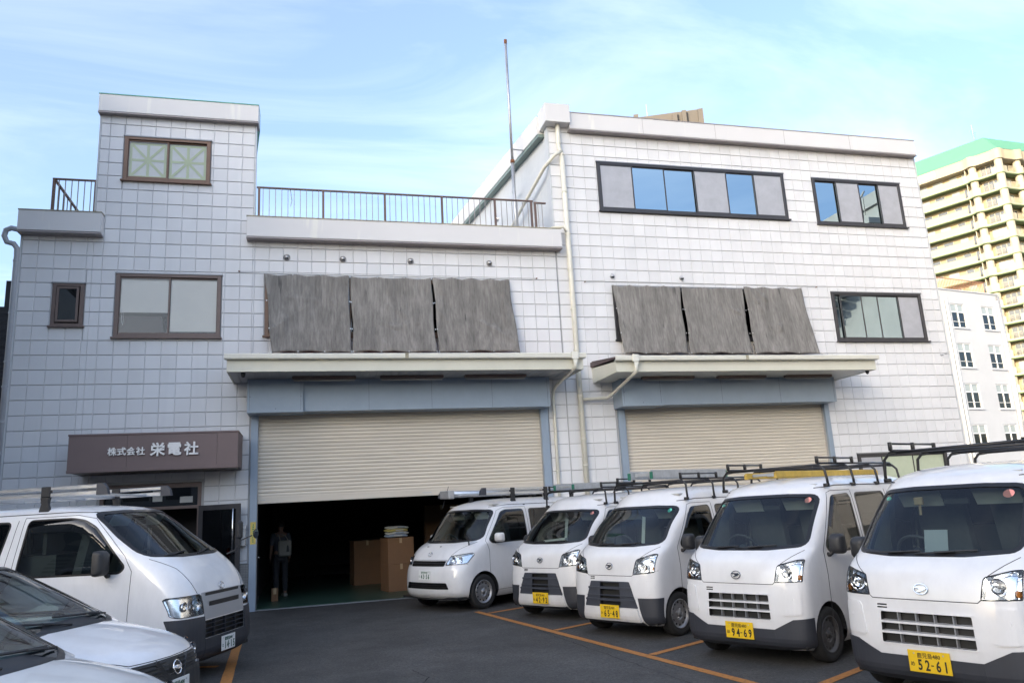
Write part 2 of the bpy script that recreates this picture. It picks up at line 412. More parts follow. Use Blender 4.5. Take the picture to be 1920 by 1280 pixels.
pbr('plate_black', (0.015, 0.015, 0.015), 0.5)
pbr('plate_green', (0.02, 0.10, 0.06), 0.5)
pbr('rack_black', (0.018, 0.018, 0.02), 0.35, 0.2, var=0.2, vscale=20)
pbr('alu', (0.62, 0.64, 0.67), 0.32, 0.85, var=0.08, vscale=10)
pbr('alu_dull', (0.42, 0.44, 0.46), 0.5, 0.6, var=0.18, vscale=10)
pbr('green_cap', (0.02, 0.16, 0.10), 0.5, var=0.2)
pbr('blue_cap', (0.04, 0.09, 0.32), 0.5)
pbr('yellow_frp', (0.55, 0.36, 0.06), 0.5, var=0.15, vscale=10)
pbr('sticker_green', (0.10, 0.55, 0.42), 0.5)
pbr('sticker_red', (0.75, 0.28, 0.24), 0.5)
pbr('mirror_glass', (0.75, 0.78, 0.8), 0.02, 1.0)
pbr('wood_tan', (0.42, 0.30, 0.18), 0.6)

# surroundings
pbr('white_render', (0.46, 0.475, 0.50), 0.75, var=0.05, vscale=0.6)
pbr('apt_cream', (0.40, 0.35, 0.24), 0.7, var=0.05, vscale=0.3)
pbr('apt_pale', (0.43, 0.39, 0.29), 0.7, var=0.05, vscale=0.3)
pbr('apt_wall', (0.38, 0.32, 0.20), 0.75, var=0.06, vscale=0.3)
pbr('apt_green_edge', (0.13, 0.18, 0.085), 0.7, var=0.08)
pbr('apt_green_roof', (0.11, 0.31, 0.19), 0.6, var=0.05, vscale=0.5)
pbr('apt_window', (0.10, 0.11, 0.12), 0.12, ior=1.8)
pbr('apt_pane_light', (0.33, 0.37, 0.37), 0.2, ior=1.7)
pbr('beige_block', (0.12, 0.108, 0.095), 0.8, var=0.1, vscale=0.5)
pbr('dark_siding', (0.085, 0.09, 0.10), 0.6, var=0.1)  # siding of the added shading house, dark so it bounces little light
pbr('beige_siding', (0.55, 0.50, 0.40), 0.6, var=0.05)
pbr('grey_conc', (0.37, 0.365, 0.36), 0.85, var=0.1, vscale=0.8)
pbr('rust_rail', (0.30, 0.15, 0.09), 0.7, var=0.2)
pbr('skin', (0.17, 0.10, 0.075), 0.55)
pbr('hair', (0.012, 0.01, 0.009), 0.5)
pbr('shirt', (0.05, 0.058, 0.075), 0.8, var=0.08)
pbr('trousers', (0.016, 0.018, 0.024), 0.85)
pbr('tote', (0.22, 0.21, 0.19), 0.8, var=0.05)

# ================================================================ helpers
def link(name, me, mat=None, parent=None, smooth=False):
    if mat is not None and len(me.materials) == 0:
        me.materials.append(MATS[mat])
    if smooth:
        me.polygons.foreach_set('use_smooth', [True] * len(me.polygons))
    o = bpy.data.objects.new(name, me)
    COL.objects.link(o)
    if parent is not None:
        o.parent = parent
    return o

def empty(name, loc=(0, 0, 0), rz=0.0, parent=None):
    o = bpy.data.objects.new(name, None)
    o.empty_display_size = 0.2
    COL.objects.link(o)
    o.location = loc
    o.rotation_euler = (0, 0, rz)
    if parent is not None:
        o.parent = parent
    return o

def tag(o, label=None, cat=None, group=None, kind=None):
    if label: o['label'] = label
    if cat: o['category'] = cat
    if group: o['group'] = group
    if kind: o['kind'] = kind
    return o

def copy_tree(o, parent=None):
    c = o.copy()
    COL.objects.link(c)
    c.parent = parent
    for ch in o.children:
        copy_tree(ch, c)
    return c

class MB:
    """collects shapes into one mesh"""
    def __init__(self):
        self.v = []; self.f = []; self.m = []; self.mi = 0; self.mats = []
    def mat(self, name):
        if name not in self.mats: self.mats.append(name)
        self.mi = self.mats.index(name); return self
    def add(self, verts, faces):
        o = len(self.v)
        self.v.extend([tuple(p) for p in verts])
        for f in faces:
            self.f.append(tuple(i + o for i in f)); self.m.append(self.mi)
        return self
    def box(self, x0, x1, y0, y1, z0, z1, b=0.0):
        if b <= 0:
            v = [(x, y, z) for z in (z0, z1) for y in (y0, y1) for x in (x0, x1)]
            return self.add(v, [(0, 2, 3, 1), (4, 5, 7, 6), (0, 1, 5, 4), (2, 6, 7, 3), (0, 4, 6, 2), (1, 3, 7, 5)])
        v = []; idx = {}
        for sx in (0, 1):
            for sy in (0, 1):
                for sz in (0, 1):
                    c = [(x0, x1)[sx], (y0, y1)[sy], (z0, z1)[sz]]
                    s = [(1, -1)[sx], (1, -1)[sy], (1, -1)[sz]]
                    for a in range(3):
                        p = [c[i] + (s[i] * b if i != a else 0) for i in range(3)]
                        idx[(sx, sy, sz, a)] = len(v); v.append(p)
        f = []
        for a in range(3):
            b1, c1 = (a + 1) % 3, (a + 2) % 3
            for s in (0, 1):
                k = []
                for (p, q) in ((0, 0), (1, 0), (1, 1), (0, 1)):
                    t = [0, 0, 0]; t[a] = s; t[b1] = p; t[c1] = q
                    k.append(idx[(*t, a)])
                f.append(tuple(k if s else k[::-1]))
        for a in range(3):            # edges parallel to axis a
            b1, c1 = (a + 1) % 3, (a + 2) % 3
            for p in (0, 1):
                for q in (0, 1):
                    t0 = [0, 0, 0]; t0[b1] = p; t0[c1] = q
                    t1 = list(t0); t1[a] = 1
                    k = [idx[(*t0, b1)], idx[(*t1, b1)], idx[(*t1, c1)], idx[(*t0, c1)]]
                    f.append(tuple(k if (p ^ q) else k[::-1]))
        for sx in (0, 1):
            for sy in (0, 1):
                for sz in (0, 1):
                    k = [idx[(sx, sy, sz, a)] for a in range(3)]
                    f.append(tuple(k if (sx ^ sy ^ sz) else k[::-1]))
        return self.add(v, f)
    def obox(self, c, ax, ay, az, hx, hy, hz):
        c = Vector(c); ax, ay, az = Vector(ax), Vector(ay), Vector(az)
        v = [c + ax * hx * sx + ay * hy * sy + az * hz * sz for sz in (-1, 1) for sy in (-1, 1) for sx in (-1, 1)]
        return self.add(v, [(0, 2, 3, 1), (4, 5, 7, 6), (0, 1, 5, 4), (2, 6, 7, 3), (0, 4, 6, 2), (1, 3, 7, 5)])
    def bar(self, a, b, w, h, up=(0, 0, 1)):
        a, b = Vector(a), Vector(b); d = (b - a); L = d.length; d.normalize()
        u = Vector(up)
        if abs(d.dot(u)) > 0.98: u = Vector((0, 1, 0))
        s = d.cross(u).normalized(); u2 = s.cross(d)
        return self.obox((a + b) / 2, d, s, u2, L / 2, w / 2, h / 2)
    def tube(self, pts, r, n=8, cap=True, closed=False):
        pts = [Vector(p) for p in pts]; N = len(pts)
        rs = r if isinstance(r, (list, tuple)) else [r] * N
        rings = []; prev = None
        for i, p in enumerate(pts):
            if closed: d = pts[(i + 1) % N] - pts[i - 1]
            else: d = pts[min(i + 1, N - 1)] - pts[max(i - 1, 0)]
            d.normalize()
            if prev is None:
                u = Vector((0, 0, 1)) if abs(d.z) < 0.9 else Vector((1, 0, 0))
            else: u = prev
            s = d.cross(u).normalized(); u = s.cross(d).normalized(); prev = u
            rings.append([p + (s * math.cos(2 * math.pi * k / n) + u * math.sin(2 * math.pi * k / n)) * rs[i] for k in range(n)])
        v = [q for ring in rings for q in ring]; f = []
        for i in range(N if closed else N - 1):
            j = (i + 1) % N
            for k in range(n):
                f.append((i * n + k, i * n + (k + 1) % n, j * n + (k + 1) % n, j * n + k))
        if cap and not closed:
            f.append(tuple(range(n))[::-1]); f.append(tuple((N - 1) * n + k for k in range(n)))
        return self.add(v, f)
    def lathe(self, prof, n=24, c=(0, 0, 0), axis='y', close=False):
        """prof: (radius, along) pairs"""
        v = []; f = []; P = len(prof); c = Vector(c)
        for k in range(n):
            a = 2 * math.pi * k / n; ca, sa = math.cos(a), math.sin(a)
            for (r, t) in prof:
                if axis == 'y': q = (r * ca, t, r * sa)
                elif axis == 'x': q = (t, r * ca, r * sa)
                else: q = (r * ca, r * sa, t)
                v.append(c + Vector(q))
        for k in range(n):
            k2 = (k + 1) % n
            for i in range(P - 1 + (1 if close else 0)):
                i2 = (i + 1) % P
                f.append((k * P + i, k * P + i2, k2 * P + i2, k2 * P + i))
        return self.add(v, f)
    def prism(self, poly, a, b, plane='xz'):
        """extrude a 2D polygon between two offsets of the third axis"""
        n = len(poly)
        def P(p, t):
            return {'xz': (p[0], t, p[1]), 'yz': (t, p[0], p[1]), 'xy': (p[0], p[1], t)}[plane]
        v = [P(p, a) for p in poly] + [P(p, b) for p in poly]
        f = [tuple(range(n))[::-1], tuple(range(n, 2 * n))] + [(i, (i + 1) % n, n + (i + 1) % n, n + i) for i in range(n)]
        return self.add(v, f)
    def mesh(self, name):
        me = bpy.data.meshes.new(name)
        me.from_pydata(self.v, [], self.f)
        for mn in self.mats: me.materials.append(MATS[mn])
        if self.mats: me.polygons.foreach_set('material_index', self.m)
        bm = bmesh.new(); bm.from_mesh(me)
        bmesh.ops.recalc_face_normals(bm, faces=bm.faces)
        bm.to_mesh(me); bm.free()
        me.update()
        return me
    def build(self, name, mat=None, parent=None, smooth=False):
        return link(name, self.mesh(name), mat, parent, smooth)

def auto_smooth(o, ang=40):
    me = o.data
    bm = bmesh.new(); bm.from_mesh(me)
    for f in bm.faces: f.smooth = True
    for e in bm.edges:
        if len(e.link_faces) == 2 and e.calc_face_angle(0) > R(ang): e.smooth = False
    bm.to_mesh(me); bm.free()
    return o

def text_mesh(body, size, extrude=0.0, bold=0.0, align='CENTER', squeeze=1.0):
    cu = bpy.data.curves.new('lettering', 'FONT')
    cu.body = body; cu.size = size; cu.extrude = extrude; cu.offset = bold; cu.resolution_u = 2
    cu.align_x = align; cu.align_y = 'CENTER'
    o = bpy.data.objects.new('lettering', cu); COL.objects.link(o)
    dg = bpy.context.evaluated_depsgraph_get()
    me = bpy.data.meshes.new_from_object(o.evaluated_get(dg))
    bpy.data.objects.remove(o); bpy.data.curves.remove(cu)
    me.materials.clear()
    # centre on its own bounds and squeeze
    xs = [v.co.x for v in me.vertices]; ys = [v.co.y for v in me.vertices]
    if xs:
        cx = (min(xs) + max(xs)) / 2 if align == 'CENTER' else 0; cy = (min(ys) + max(ys)) / 2
        for v in me.vertices:
            v.co.x = (v.co.x - cx) * squeeze; v.co.y -= cy
    return me

def round_poly(pts, r, n=4):
    """rounded corners on a convex polygon; r one radius or one for each corner"""
    out = []; N = len(pts)
    for i in range(N):
        p = Vector(pts[i]); a = Vector(pts[i - 1]); b = Vector(pts[(i + 1) % N])
        rr = r[i] if isinstance(r, (list, tuple)) else r
        da = (a - p); db = (b - p)
        t = min(rr, da.length * 0.45, db.length * 0.45)
        if t <= 1e-5: out.append(tuple(p)); continue
        A = p + da.normalized() * t; B = p + db.normalized() * t
        for k in range(n + 1):
            s = k / n
            q = A * (1 - s) ** 2 + p * 2 * s * (1 - s) + B * s * s
            out.append(tuple(q))
    return out
# ================================================================ ground
def sheet(name, x0, x1, y0, y1, z, mat):
    m = MB(); m.add([(x0, y0, z), (x1, y0, z), (x1, y1, z), (x0, y1, z)], [(0, 1, 2, 3)])
    return m.build(name, mat)
g = sheet('ground', -600, 700, -500, 800, -0.008, 'concrete'); tag(g, kind='structure')
g = sheet('asphalt_yard', -40, 60, -60, 0.0, 0.0, 'asphalt'); tag(g, kind='structure')

def ribbon(name, pts, w, z, mat, wob=0.0):
    v = []; f = []
    N = len(pts)
    for i, p in enumerate(pts):
        p = Vector(p); d = Vector(pts[min(i + 1, N - 1)]) - Vector(pts[max(i - 1, 0)]); d.normalize()
        s = Vector((-d.y, d.x))
        ww = w * (1 + random.uniform(-wob, wob))
        v += [(p.x + s.x * ww / 2, p.y + s.y * ww / 2, z), (p.x - s.x * ww / 2, p.y - s.y * ww / 2, z)]
        if i: f.append((2 * i - 2, 2 * i - 1, 2 * i + 1, 2 * i))
    m = MB(); m.add(v, f)
    return m.build(name, mat)
def seg(a, b, n=24):
    return [(a[0] + (b[0] - a[0]) * i / n, a[1] + (b[1] - a[1]) * i / n) for i in range(n + 1)]
# painted parking lines
ML = [(8.55, -3.15), (10.15, -12.6)]
o = ribbon('parking_line', seg(*ML, 60), 0.11, 0.004, 'orange_paint', 0.06)
tag(o, 'long orange line along the noses of the right-hand vans', 'painted line', 'orange parking lines', 'structure')
def on_main(t): return (ML[0][0] + (ML[1][0] - ML[0][0]) * t, ML[0][1] + (ML[1][1] - ML[0][1]) * t)
for y, nm in ((-3.55, 'between the two farthest right-hand vans'), (-6.0, 'between the second and third right-hand vans'),
          (-8.35, 'between the third and fourth right-hand vans'), (-10.6, 'between the fourth and nearest right-hand vans')):
    t = (y - ML[0][1]) / (ML[1][1] - ML[0][1]); p = on_main(t)
    a = (p[0] + 0.06, p[1] + 0.03); b = (p[0] + 4.6, p[1] + 2.35)
    o = ribbon('parking_line', seg(a, b, 20), 0.10, 0.006, 'orange_paint', 0.06)
    tag(o, 'slanting orange stall line ' + nm, 'painted line', 'orange parking lines', 'structure')
o = ribbon('parking_line', seg((4.62, -1.85), (4.95, -9.6), 40), 0.12, 0.004, 'orange_paint', 0.06)
tag(o, 'orange line past the nose of the left-hand van', 'painted line', 'orange parking lines', 'structure')
for p in ((4.72, -6.2), (4.8, -8.7)):
    o = ribbon('parking_line', seg((p[0] - 0.07, p[1] + 0.02), (p[0] - 4.4, p[1] + 1.75), 20), 0.10, 0.006, 'orange_paint', 0.06)
    tag(o, 'slanting orange stall line beside the left-hand ' + ('van' if p[1] > -7 else 'wagon'), 'painted line', 'orange parking lines', 'structure')
# cracks in the asphalt
def crack(pts, w, lab):
    q = []
    for i in range(len(pts) - 1):
        for k in range(9):
            t = k / 9
            q.append((pts[i][0] + (pts[i + 1][0] - pts[i][0]) * t + random.uniform(-.018, .018), pts[i][1] + (pts[i + 1][1] - pts[i][1]) * t + random.uniform(-.018, .018)))
    q.append(pts[-1])
    o = ribbon('crack', q, w, 0.003, 'crack', 0.6); tag(o, lab, 'crack', None, 'structure')
crack([(6.85, -7.7), (6.98, -8.2), (6.75, -8.75), (6.95, -9.4), (6.9, -10.2), (7.1, -11.0)], 0.011, 'thin dark crack wandering down the middle of the asphalt')
crack([(8.9, -5.6), (8.95, -6.6), (9.05, -7.6), (9.15, -8.8), (9.3, -10.2)], 0.007, 'thin dark joint in the asphalt beside the orange line')

# ================================================================ the company building
TL = 0.303                     # tile pitch
Z0 = 7.651                     # a tile course line
SK = -0.116                    # side walls run back at a slant
bld = empty('company_building', (11, 0, 0))
tag(bld, 'three-storey building clad in square light grey wall tiles with two roller shutters', 'building')
def bpart(mb, name, mat=None, parent=None, smooth=False):
    o = mb.build(name, mat, None, smooth)
    o.parent = parent if parent is not None else bld
    if parent is None: o.matrix_parent_inverse = Matrix.Translation((-11, 0, 0))
    return o
def bobj(o):
    o.parent = bld; o.matrix_parent_inverse = Matrix.Translation((-11, 0, 0)); return o

AREAS = [(0.03, 1.35, 0.0, 7.90), (1.35, 4.52, 0.0, 10.66), (4.52, 11.56, 0.0, 7.90), (11.56, 22.66, 0.0, 11.2)]
WIN = {  # x0, x1, z0, z1
    'tower': (1.86, 3.56, 9.10, 10.08), 'office': (1.85, 3.86, 5.62, 6.95), 'small': (0.68, 1.21, 5.85, 6.71),
    'b1': (12.83, 18.19, 8.93, 10.21), 'b2': (19.15, 21.97, 8.85, 10.14), 'b3': (19.23, 22.03, 5.58, 6.87),
    'netA': (4.82, 10.25, 5.66, 6.95), 'netB': (12.98, 18.20, 5.60, 6.90), 'b4': (19.30, 21.99, 1.75, 2.58)}
HOLES = list(WIN.values()) + [(4.70, 10.88, -1, 3.95), (12.97, 18.45, -1, 3.90), (1.75, 3.62, -1, 2.60)]

def inside(r, x, z): return r[0] < x < r[1] and r[2] < z < r[3]
xs = sorted({a for r in AREAS + HOLES for a in r[:2]}); zs = sorted({a for r in AREAS + HOLES for a in r[2:] if a >= 0})
wall = MB()
for i in range(len(xs) - 1):
    j = 0
    while j < len(zs) - 1:
        xc = (xs[i] + xs[i + 1]) / 2
        def solid(k):
            zc = (zs[k] + zs[k + 1]) / 2
            return any(inside(a, xc, zc) for a in AREAS) and not any(inside(h, xc, zc) for h in HOLES)
        if solid(j):
            k = j
            while k + 1 < len(zs) - 1 and solid(k + 1): k += 1
            wall.box(xs[i], xs[i + 1], 0.0, 0.20, zs[j], zs[k + 1]); j = k + 1
        else: j += 1
front_wall = bpart(wall, 'front_wall', 'wall_base')

# --- square wall tiles: real panels with chamfered edges over open horizontal joints
GV, GH, TH = 0.0115, 0.0145, 0.022
def tile_geo(x0, x1, z0, z1, c=0.005):
    y0, y1, y2 = 0.0, -TH + c, -TH
    v = [(x0, y0, z0), (x1, y0, z0), (x1, y0, z1), (x0, y0, z1), (x0, y1, z0), (x1, y1, z0), (x1, y1, z1), (x0, y1, z1),
         (x0 + c, y2, z0 + c), (x1 - c, y2, z0 + c), (x1 - c, y2, z1 - c), (x0 + c, y2, z1 - c)]
    f = [(8, 9, 10, 11)]
    for i in range(4):
        j = (i + 1) % 4
        f += [(i, j, 4 + j, 4 + i), (4 + i, 4 + j, 8 + j, 8 + i)]
    return v, f
BLOCK = [(w[0] - 0.05, w[1] + 0.05, w[2] - 0.05, w[3] + 0.04) for w in WIN.values()] + [
    (4.53, 11.10, -1, 4.6), (12.75, 18.60, -1, 4.5), (1.70, 3.67, -1, 2.65), (3.3, 4.52, -1, 0.93)]
FULLX, FULLZ = TL - GV, TL - GH
tiles = []
def clip(r, holes):
    rects = [r]
    for h in holes:
        out = []
        for (a, b, c, d) in rects:
            if h[0] >= b or h[1] <= a or h[2] >= d or h[3] <= c: out.append((a, b, c, d)); continue
            if h[0] > a: out.append((a, h[0], c, d))
            if h[1] < b: out.append((h[1], b, c, d))
            m0, m1 = max(a, h[0]), min(b, h[1])
            if h[2] > c: out.append((m0, m1, c, h[2]))
            if h[3] < d: out.append((m0, m1, h[3], d))
        rects = [q for q in out if q[1] - q[0] > 0.025 and q[3] - q[2] > 0.025]
    return rects
ncol, k0, k1 = 76, -26, 13
for c in range(ncol):
    for k in range(k0, k1):
        gv = GV if c < 38 else 0.0065
        x0 = c * TL + gv / 2 + 0.02; z0 = Z0 + k * TL + GH / 2
        full = (x0, x0 + TL - gv, z0, z0 + FULLZ)
        for a in AREAS:
            q = (max(full[0], a[0] + 0.002), min(full[1], a[1] - 0.002), max(full[2], a[2] + 0.01), min(full[3], a[3] - 0.002))
            if q[1] - q[0] < 0.02 or q[3] - q[2] < 0.02: continue
            for r in clip(q, BLOCK):
                tiles.append((r, r == full and c < 38))
cl = cam.location
def rank(t):
    r = t[0]; x, z = (r[0] + r[1]) / 2, (r[2] + r[3]) / 2
    if (z < 1.75 and x < 3.9) or (x > 11 and z < 2.1) or (2.6 < z < 3.55 and 1.2 < x < 4.4): return 0
    d2 = (x - cl.x) ** 2 + cl.y ** 2 + (z - cl.z) ** 2
    return (r[1] - r[0]) * (r[3] - r[2]) / d2 ** 1.5
tiles.sort(key=rank, reverse=True)
full_me = bpy.data.meshes.new('wall_tile')
full_me.from_pydata(*[(v, [], f) for v, f in [tile_geo(0, FULLX, 0, FULLZ)]][0]); full_me.materials.append(MATS['tile'])
rest = MB()
n_ind = 0
for (r, isfull) in tiles:
    tilt = random.uniform(-0.0012, 0.0012)
    if n_ind < 300 and isfull:
        o = link('wall_tile', full_me, None, front_wall)
        o.location = (r[0], random.uniform(-0.0012, 0.0012) - 0.0002, r[2])
        o.rotation_euler = (random.uniform(-.004, .004), 0, random.uniform(-.004, .004))
        n_ind += 1
    else:
        v, f = tile_geo(*r)
        a, b = random.uniform(-.004, .004), random.uniform(-.004, .004)
        xc, zc = (r[0] + r[1]) / 2, (r[2] + r[3]) / 2
        v = [(x, y - 0.0004 + ((x - xc) * a + (z - zc) * b if y < -0.001 else 0), z) for (x, y, z) in v]
        rest.add(v, f)
o = rest.build('wall_tile_field', 'tile', front_wall); o['kind'] = 'stuff'
# slim vertical joint beads between the tile columns
bead = MB()
for c in range(ncol + 1):
    x = c * TL + 0.02
    for a in AREAS:
        if a[0] + 0.02 < x < a[1] - 0.02:
            for r in clip((x - 0.004, x + 0.004, 0.02, a[3] - 0.01), [(h[0] - .0, h[1] + .0, h[2], h[3]) for h in BLOCK]) if False else [(x - 0.004, x + 0.004, 0.02, a[3] - 0.01)]:
                segs = [(r[2], r[3])]
                for h in BLOCK:
                    if h[0] < x < h[1]:
                        ns = []
                        for (p, q) in segs:
                            if h[2] >= q or h[3] <= p: ns.append((p, q)); continue
                            if h[2] > p: ns.append((p, h[2]))
                            if h[3] < q: ns.append((h[3], q))
                        segs = ns
                for (p, q) in segs:
                    if q - p > 0.03: bead.box(x - 0.0045, x + 0.0045, -0.004 if c < 38 else -0.008, 0.001, p, q)
bead.build('joint_bead', 'tile', front_wall)
# corner trims
for a in ((-0.01, 0.028, -0.026, 0.22, 0, 7.88), (22.662, 22.70, -0.026, 0.22, 0, 11.15), (1.315, 1.349, -0.024, -0.002, 8.35, 10.62), (4.521, 4.555, -0.026, 0.22, 8.3, 10.62), (11.53, 11.559, -0.026, 0.22, 8.3, 11.15)):
    bpart(MB().box(*a), 'corner_trim', 'side_wall')
m = MB(); m.box(11.525, 11.535, -0.0235, -0.001, 4.9, 7.86)
bpart(m, 'expansion_joint', 'grey_frame')

# --- side and back walls, roofs, floors
def slanted(mb, xa, ya, yb, z0, z1, t=0.2, side=1):
    xb = xa + SK * (yb - ya)
    v = [(xa, ya, z0), (xb, yb, z0), (xb + t * side, yb, z0), (xa + t * side, ya, z0)]
    v += [(x, y, z1) for (x, y, z) in v]
    mb.add(v, [(0, 1, 2, 3), (4, 5, 6, 7), (0, 1, 5, 4), (1, 2, 6, 5), (2, 3, 7, 6), (3, 0, 4, 7)])
m = MB()
slanted(m, 0.03, 0.2, 13, 0, 7.9)
slanted(m, 22.46, 0.2, 13, 0, 11.2)
bpart(m, 'side_wall', 'side_wall')
m = MB(); slanted(m, 11.56, 0.2, 13, 7.9, 11.2); bpart(m, 'upper_side_wall', 'side_wall')
m = MB(); slanted(m, 1.35, 0.2, 4.2, 7.9, 10.66); slanted(m, 4.32, 0.2, 4.2, 7.9, 10.66); m.box(0.87, 4.03, 4.0, 4.2, 7.9, 10.66)
bpart(m, 'stair_tower_wall', 'side_wall')
m = MB(); m.box(-1.5, 21.0, 13, 13.2, 0, 11.2); bpart(m, 'back_wall', 'side_wall')
m = MB()
m.add([(0.1, 0.19, 7.86), (11.6, 0.19, 7.86), (10.15, 13, 7.86), (-1.4, 13, 7.86)], [(0, 1, 2, 3)])
m.add([(0.1, 0.19, 7.2), (11.6, 0.19, 7.2), (10.15, 13, 7.2), (-1.4, 13, 7.2)], [(0, 1, 2, 3)])
m.add([(1.4, 0.19, 10.6), (4.4, 0.19, 10.6), (4.05, 4.1, 10.6), (0.95, 4.1, 10.6)], [(0, 1, 2, 3)])
m.add([(11.6, 0.19, 11.1), (22.6, 0.19, 11.1), (21.1, 13, 11.1), (10.1, 13, 11.1)], [(0, 1, 2, 3)])
bpart(m, 'roof_slab', 'grey_conc')
m = MB()
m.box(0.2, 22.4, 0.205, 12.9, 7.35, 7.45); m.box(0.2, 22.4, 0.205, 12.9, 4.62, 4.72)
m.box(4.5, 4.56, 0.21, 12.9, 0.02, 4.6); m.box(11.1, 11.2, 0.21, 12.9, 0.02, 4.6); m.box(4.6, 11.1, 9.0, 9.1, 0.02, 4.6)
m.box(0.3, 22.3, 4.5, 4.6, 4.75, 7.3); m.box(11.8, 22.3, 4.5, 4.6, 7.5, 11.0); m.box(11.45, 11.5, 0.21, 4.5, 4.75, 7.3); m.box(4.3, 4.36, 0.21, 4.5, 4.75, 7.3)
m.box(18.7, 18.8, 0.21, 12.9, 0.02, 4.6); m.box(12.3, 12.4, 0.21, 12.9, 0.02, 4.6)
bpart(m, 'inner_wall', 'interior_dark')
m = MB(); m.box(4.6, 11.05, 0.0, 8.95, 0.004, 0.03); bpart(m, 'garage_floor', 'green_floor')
m = MB(); m.box(4.7, 10.9, -0.03, -0.001, 0.001, 0.022); bpart(m, 'threshold', 'grey_frame')

# --- fascias along the roof edges
def fascia(name, x0, x1, y0, z0, z1, top='coping'):
    m = MB(); m.box(x0, x1, y0, 0.26, z0 + 0.045, z1, 0.004)
    o = bpart(m, name, 'fascia')
    t = MB(); t.box(x0 - 0.004, x1 + 0.004, y0 - 0.014, 0.24, z0, z0 + 0.026); t.box(x0 + 0.02, x1 - 0.02, y0 + 0.02, 0.23, z0 + 0.026, z0 + 0.0445)
    t.build('drip_trim', 'fascia_trim', o)
    c = MB(); c.box(x0 - 0.008, x1 + 0.008, y0 - 0.01, 0.27, z1 + 0.0005, z1 + 0.022); c.build('coping', top, o)
    return o
fascia('tower_fascia', 1.30, 4.60, -0.15, 10.57, 11.01, 'green_metal')
fascia('left_parapet', -0.02, 1.52, -0.25, 7.75, 8.22)
fascia('terrace_parapet', 4.40, 11.64, -0.25, 7.78, 8.28)
f = fascia('roof_fascia', 12.08, 22.62, -0.20, 10.98, 11.45, 'fascia_trim')
m = MB()
for x in (14.1, 16.2, 18.3, 20.4): m.box(x, x + 0.006, -0.2025, -0.2, 11.03, 11.44)
m.build('fascia_joint', 'fascia_trim', f)
m = MB(); m.box(11.42, 12.079, -0.30, 0.3, 11.12, 11.62, 0.006); rb = bpart(m, 'rain_head', 'fascia')
m = MB(); slanted(m, 11.36, 0.3, 13.2, 11.05, 11.55, 0.35); bpart(m, 'side_fascia', 'fascia')
m = MB(); slanted(m, 11.38, 0.26, 13.2, 10.96, 11.049, 0.3); bpart(m, 'side_gutter', 'dull_green')
m = MB(); slanted(m, 4.36, 0.27, 4.3, 10.60, 11.03, 0.25); bpart(m, 'tower_side_fascia', 'green_metal')
m = MB(); m.box(11.6, 11.62, 0.6, 0.9, 8.0, 9.9); bpart(m, 'service_door', 'grey_frame')

# --- windows
def window(name, rect, fr, panes, depth=0.0, fw=0.05, sill=True):
    """panes: list of (x0, x1, glass material, layer) over the clear opening, as fractions of the width"""
    x0, x1, z0, z1 = rect
    w = empty(name, (x0, 0, z0)); bobj(w)
    W, H = x1 - x0, z1 - z0
    m = MB(); y0, y1 = -0.045, 0.06
    m.box(-0.03, fw, y0, y1, -0.02, H + 0.02, 0.004); m.box(W - fw, W + 0.03, y0, y1, -0.02, H + 0.02, 0.004)
    m.box(fw + .0005, W - fw - .0005, y0, y1, H - fw * 0.8, H + 0.019); m.box(fw + .0005, W - fw - .0005, y0, y1, -0.019, fw * 0.8)
    m.build('frame', fr, w)
    if sill:
        s = MB(); s.box(-0.07, W + 0.07, -0.095, 0.0, -0.055, -0.0215, 0.004); s.build('sill', fr, w)
    h = MB(); h.box(-0.05, W + 0.05, -0.06, -0.001, H + 0.0205, H + 0.045); h.build('head_flashing', 'grey_frame', w)
    for (a, b, gm, lay) in panes:
        xa, xb = a * W, b * W
        xa = max(xa, fw * 0.6); xb = min(xb, W - fw * 0.6)
        yb = (0.000, 0.022, -0.022)[lay]
        p = MB(); sw = 0.032
        zl, zh = fw * 0.8 + 0.001, H - fw * 0.8 - 0.001
        p.box(xa, xa + sw, yb - 0.010, yb + 0.010, zl, zh); p.box(xb - sw, xb, yb - 0.010, yb + 0.010, zl, zh)
        p.box(xa + sw + .0002, xb - sw - .0002, yb - 0.010, yb + 0.010, zh - sw, zh); p.box(xa + sw + .0002, xb - sw - .0002, yb - 0.010, yb + 0.010, zl, zl + sw * 1.3)
        so = p.build('sash', fr, w)
        q = MB(); q.box(xa + sw * .5, xb - sw * .5, yb - 0.003, yb + 0.003, zl + sw * .5, zh - sw * .5); q.build('pane', gm, so)
    return w
w = window('stair_window', WIN['tower'], 'bronze', [(0, .505, 'clear_glass', 0), (.495, 1, 'clear_glass', 1)], sill=True)
W, H = WIN['tower'][1] - WIN['tower'][0], WIN['tower'][3] - WIN['tower'][2]
m = MB(); m.box(0.03, W - 0.03, 0.050, 0.055, 0.03, H - 0.03); m.build('frosted_film', 'frosted', w)
m = MB()
for (a, b) in ((0.09, W / 2 - 0.06), (W / 2 + 0.05, W - 0.09)):
    za, zb, xc, zc, y = 0.10, H - 0.10, (a + b) / 2, H / 2, 0.0375
    for p, q in (((a, za), (b, zb)), ((a, zb), (b, za)), ((xc, za), (xc, zb)), ((a, zc), (b, zc)), ((a, za), (b, za)), ((a, zb), (b, zb)), ((a, za), (a, zb)), ((b, za), (b, zb))):
        y += 0.0012
        m.bar((p[0], y, p[1]), (q[0], y, q[1]), 0.0008, 0.055, up=(0, 0, 1) if p[0] != q[0] else (1, 0, 0))
m.build('tape_cross', 'tape', w)
w = window('office_window', WIN['office'], 'brown_frame', [(0, .51, 'clear_glass', 0), (.49, 1, 'clear_glass', 1)])
W, H = 2.01, 1.33
m = MB(); m.box(0.06, 0.98, 0.050, 0.054, 0.53, 1.27); m.build('blind', 'blind', w)
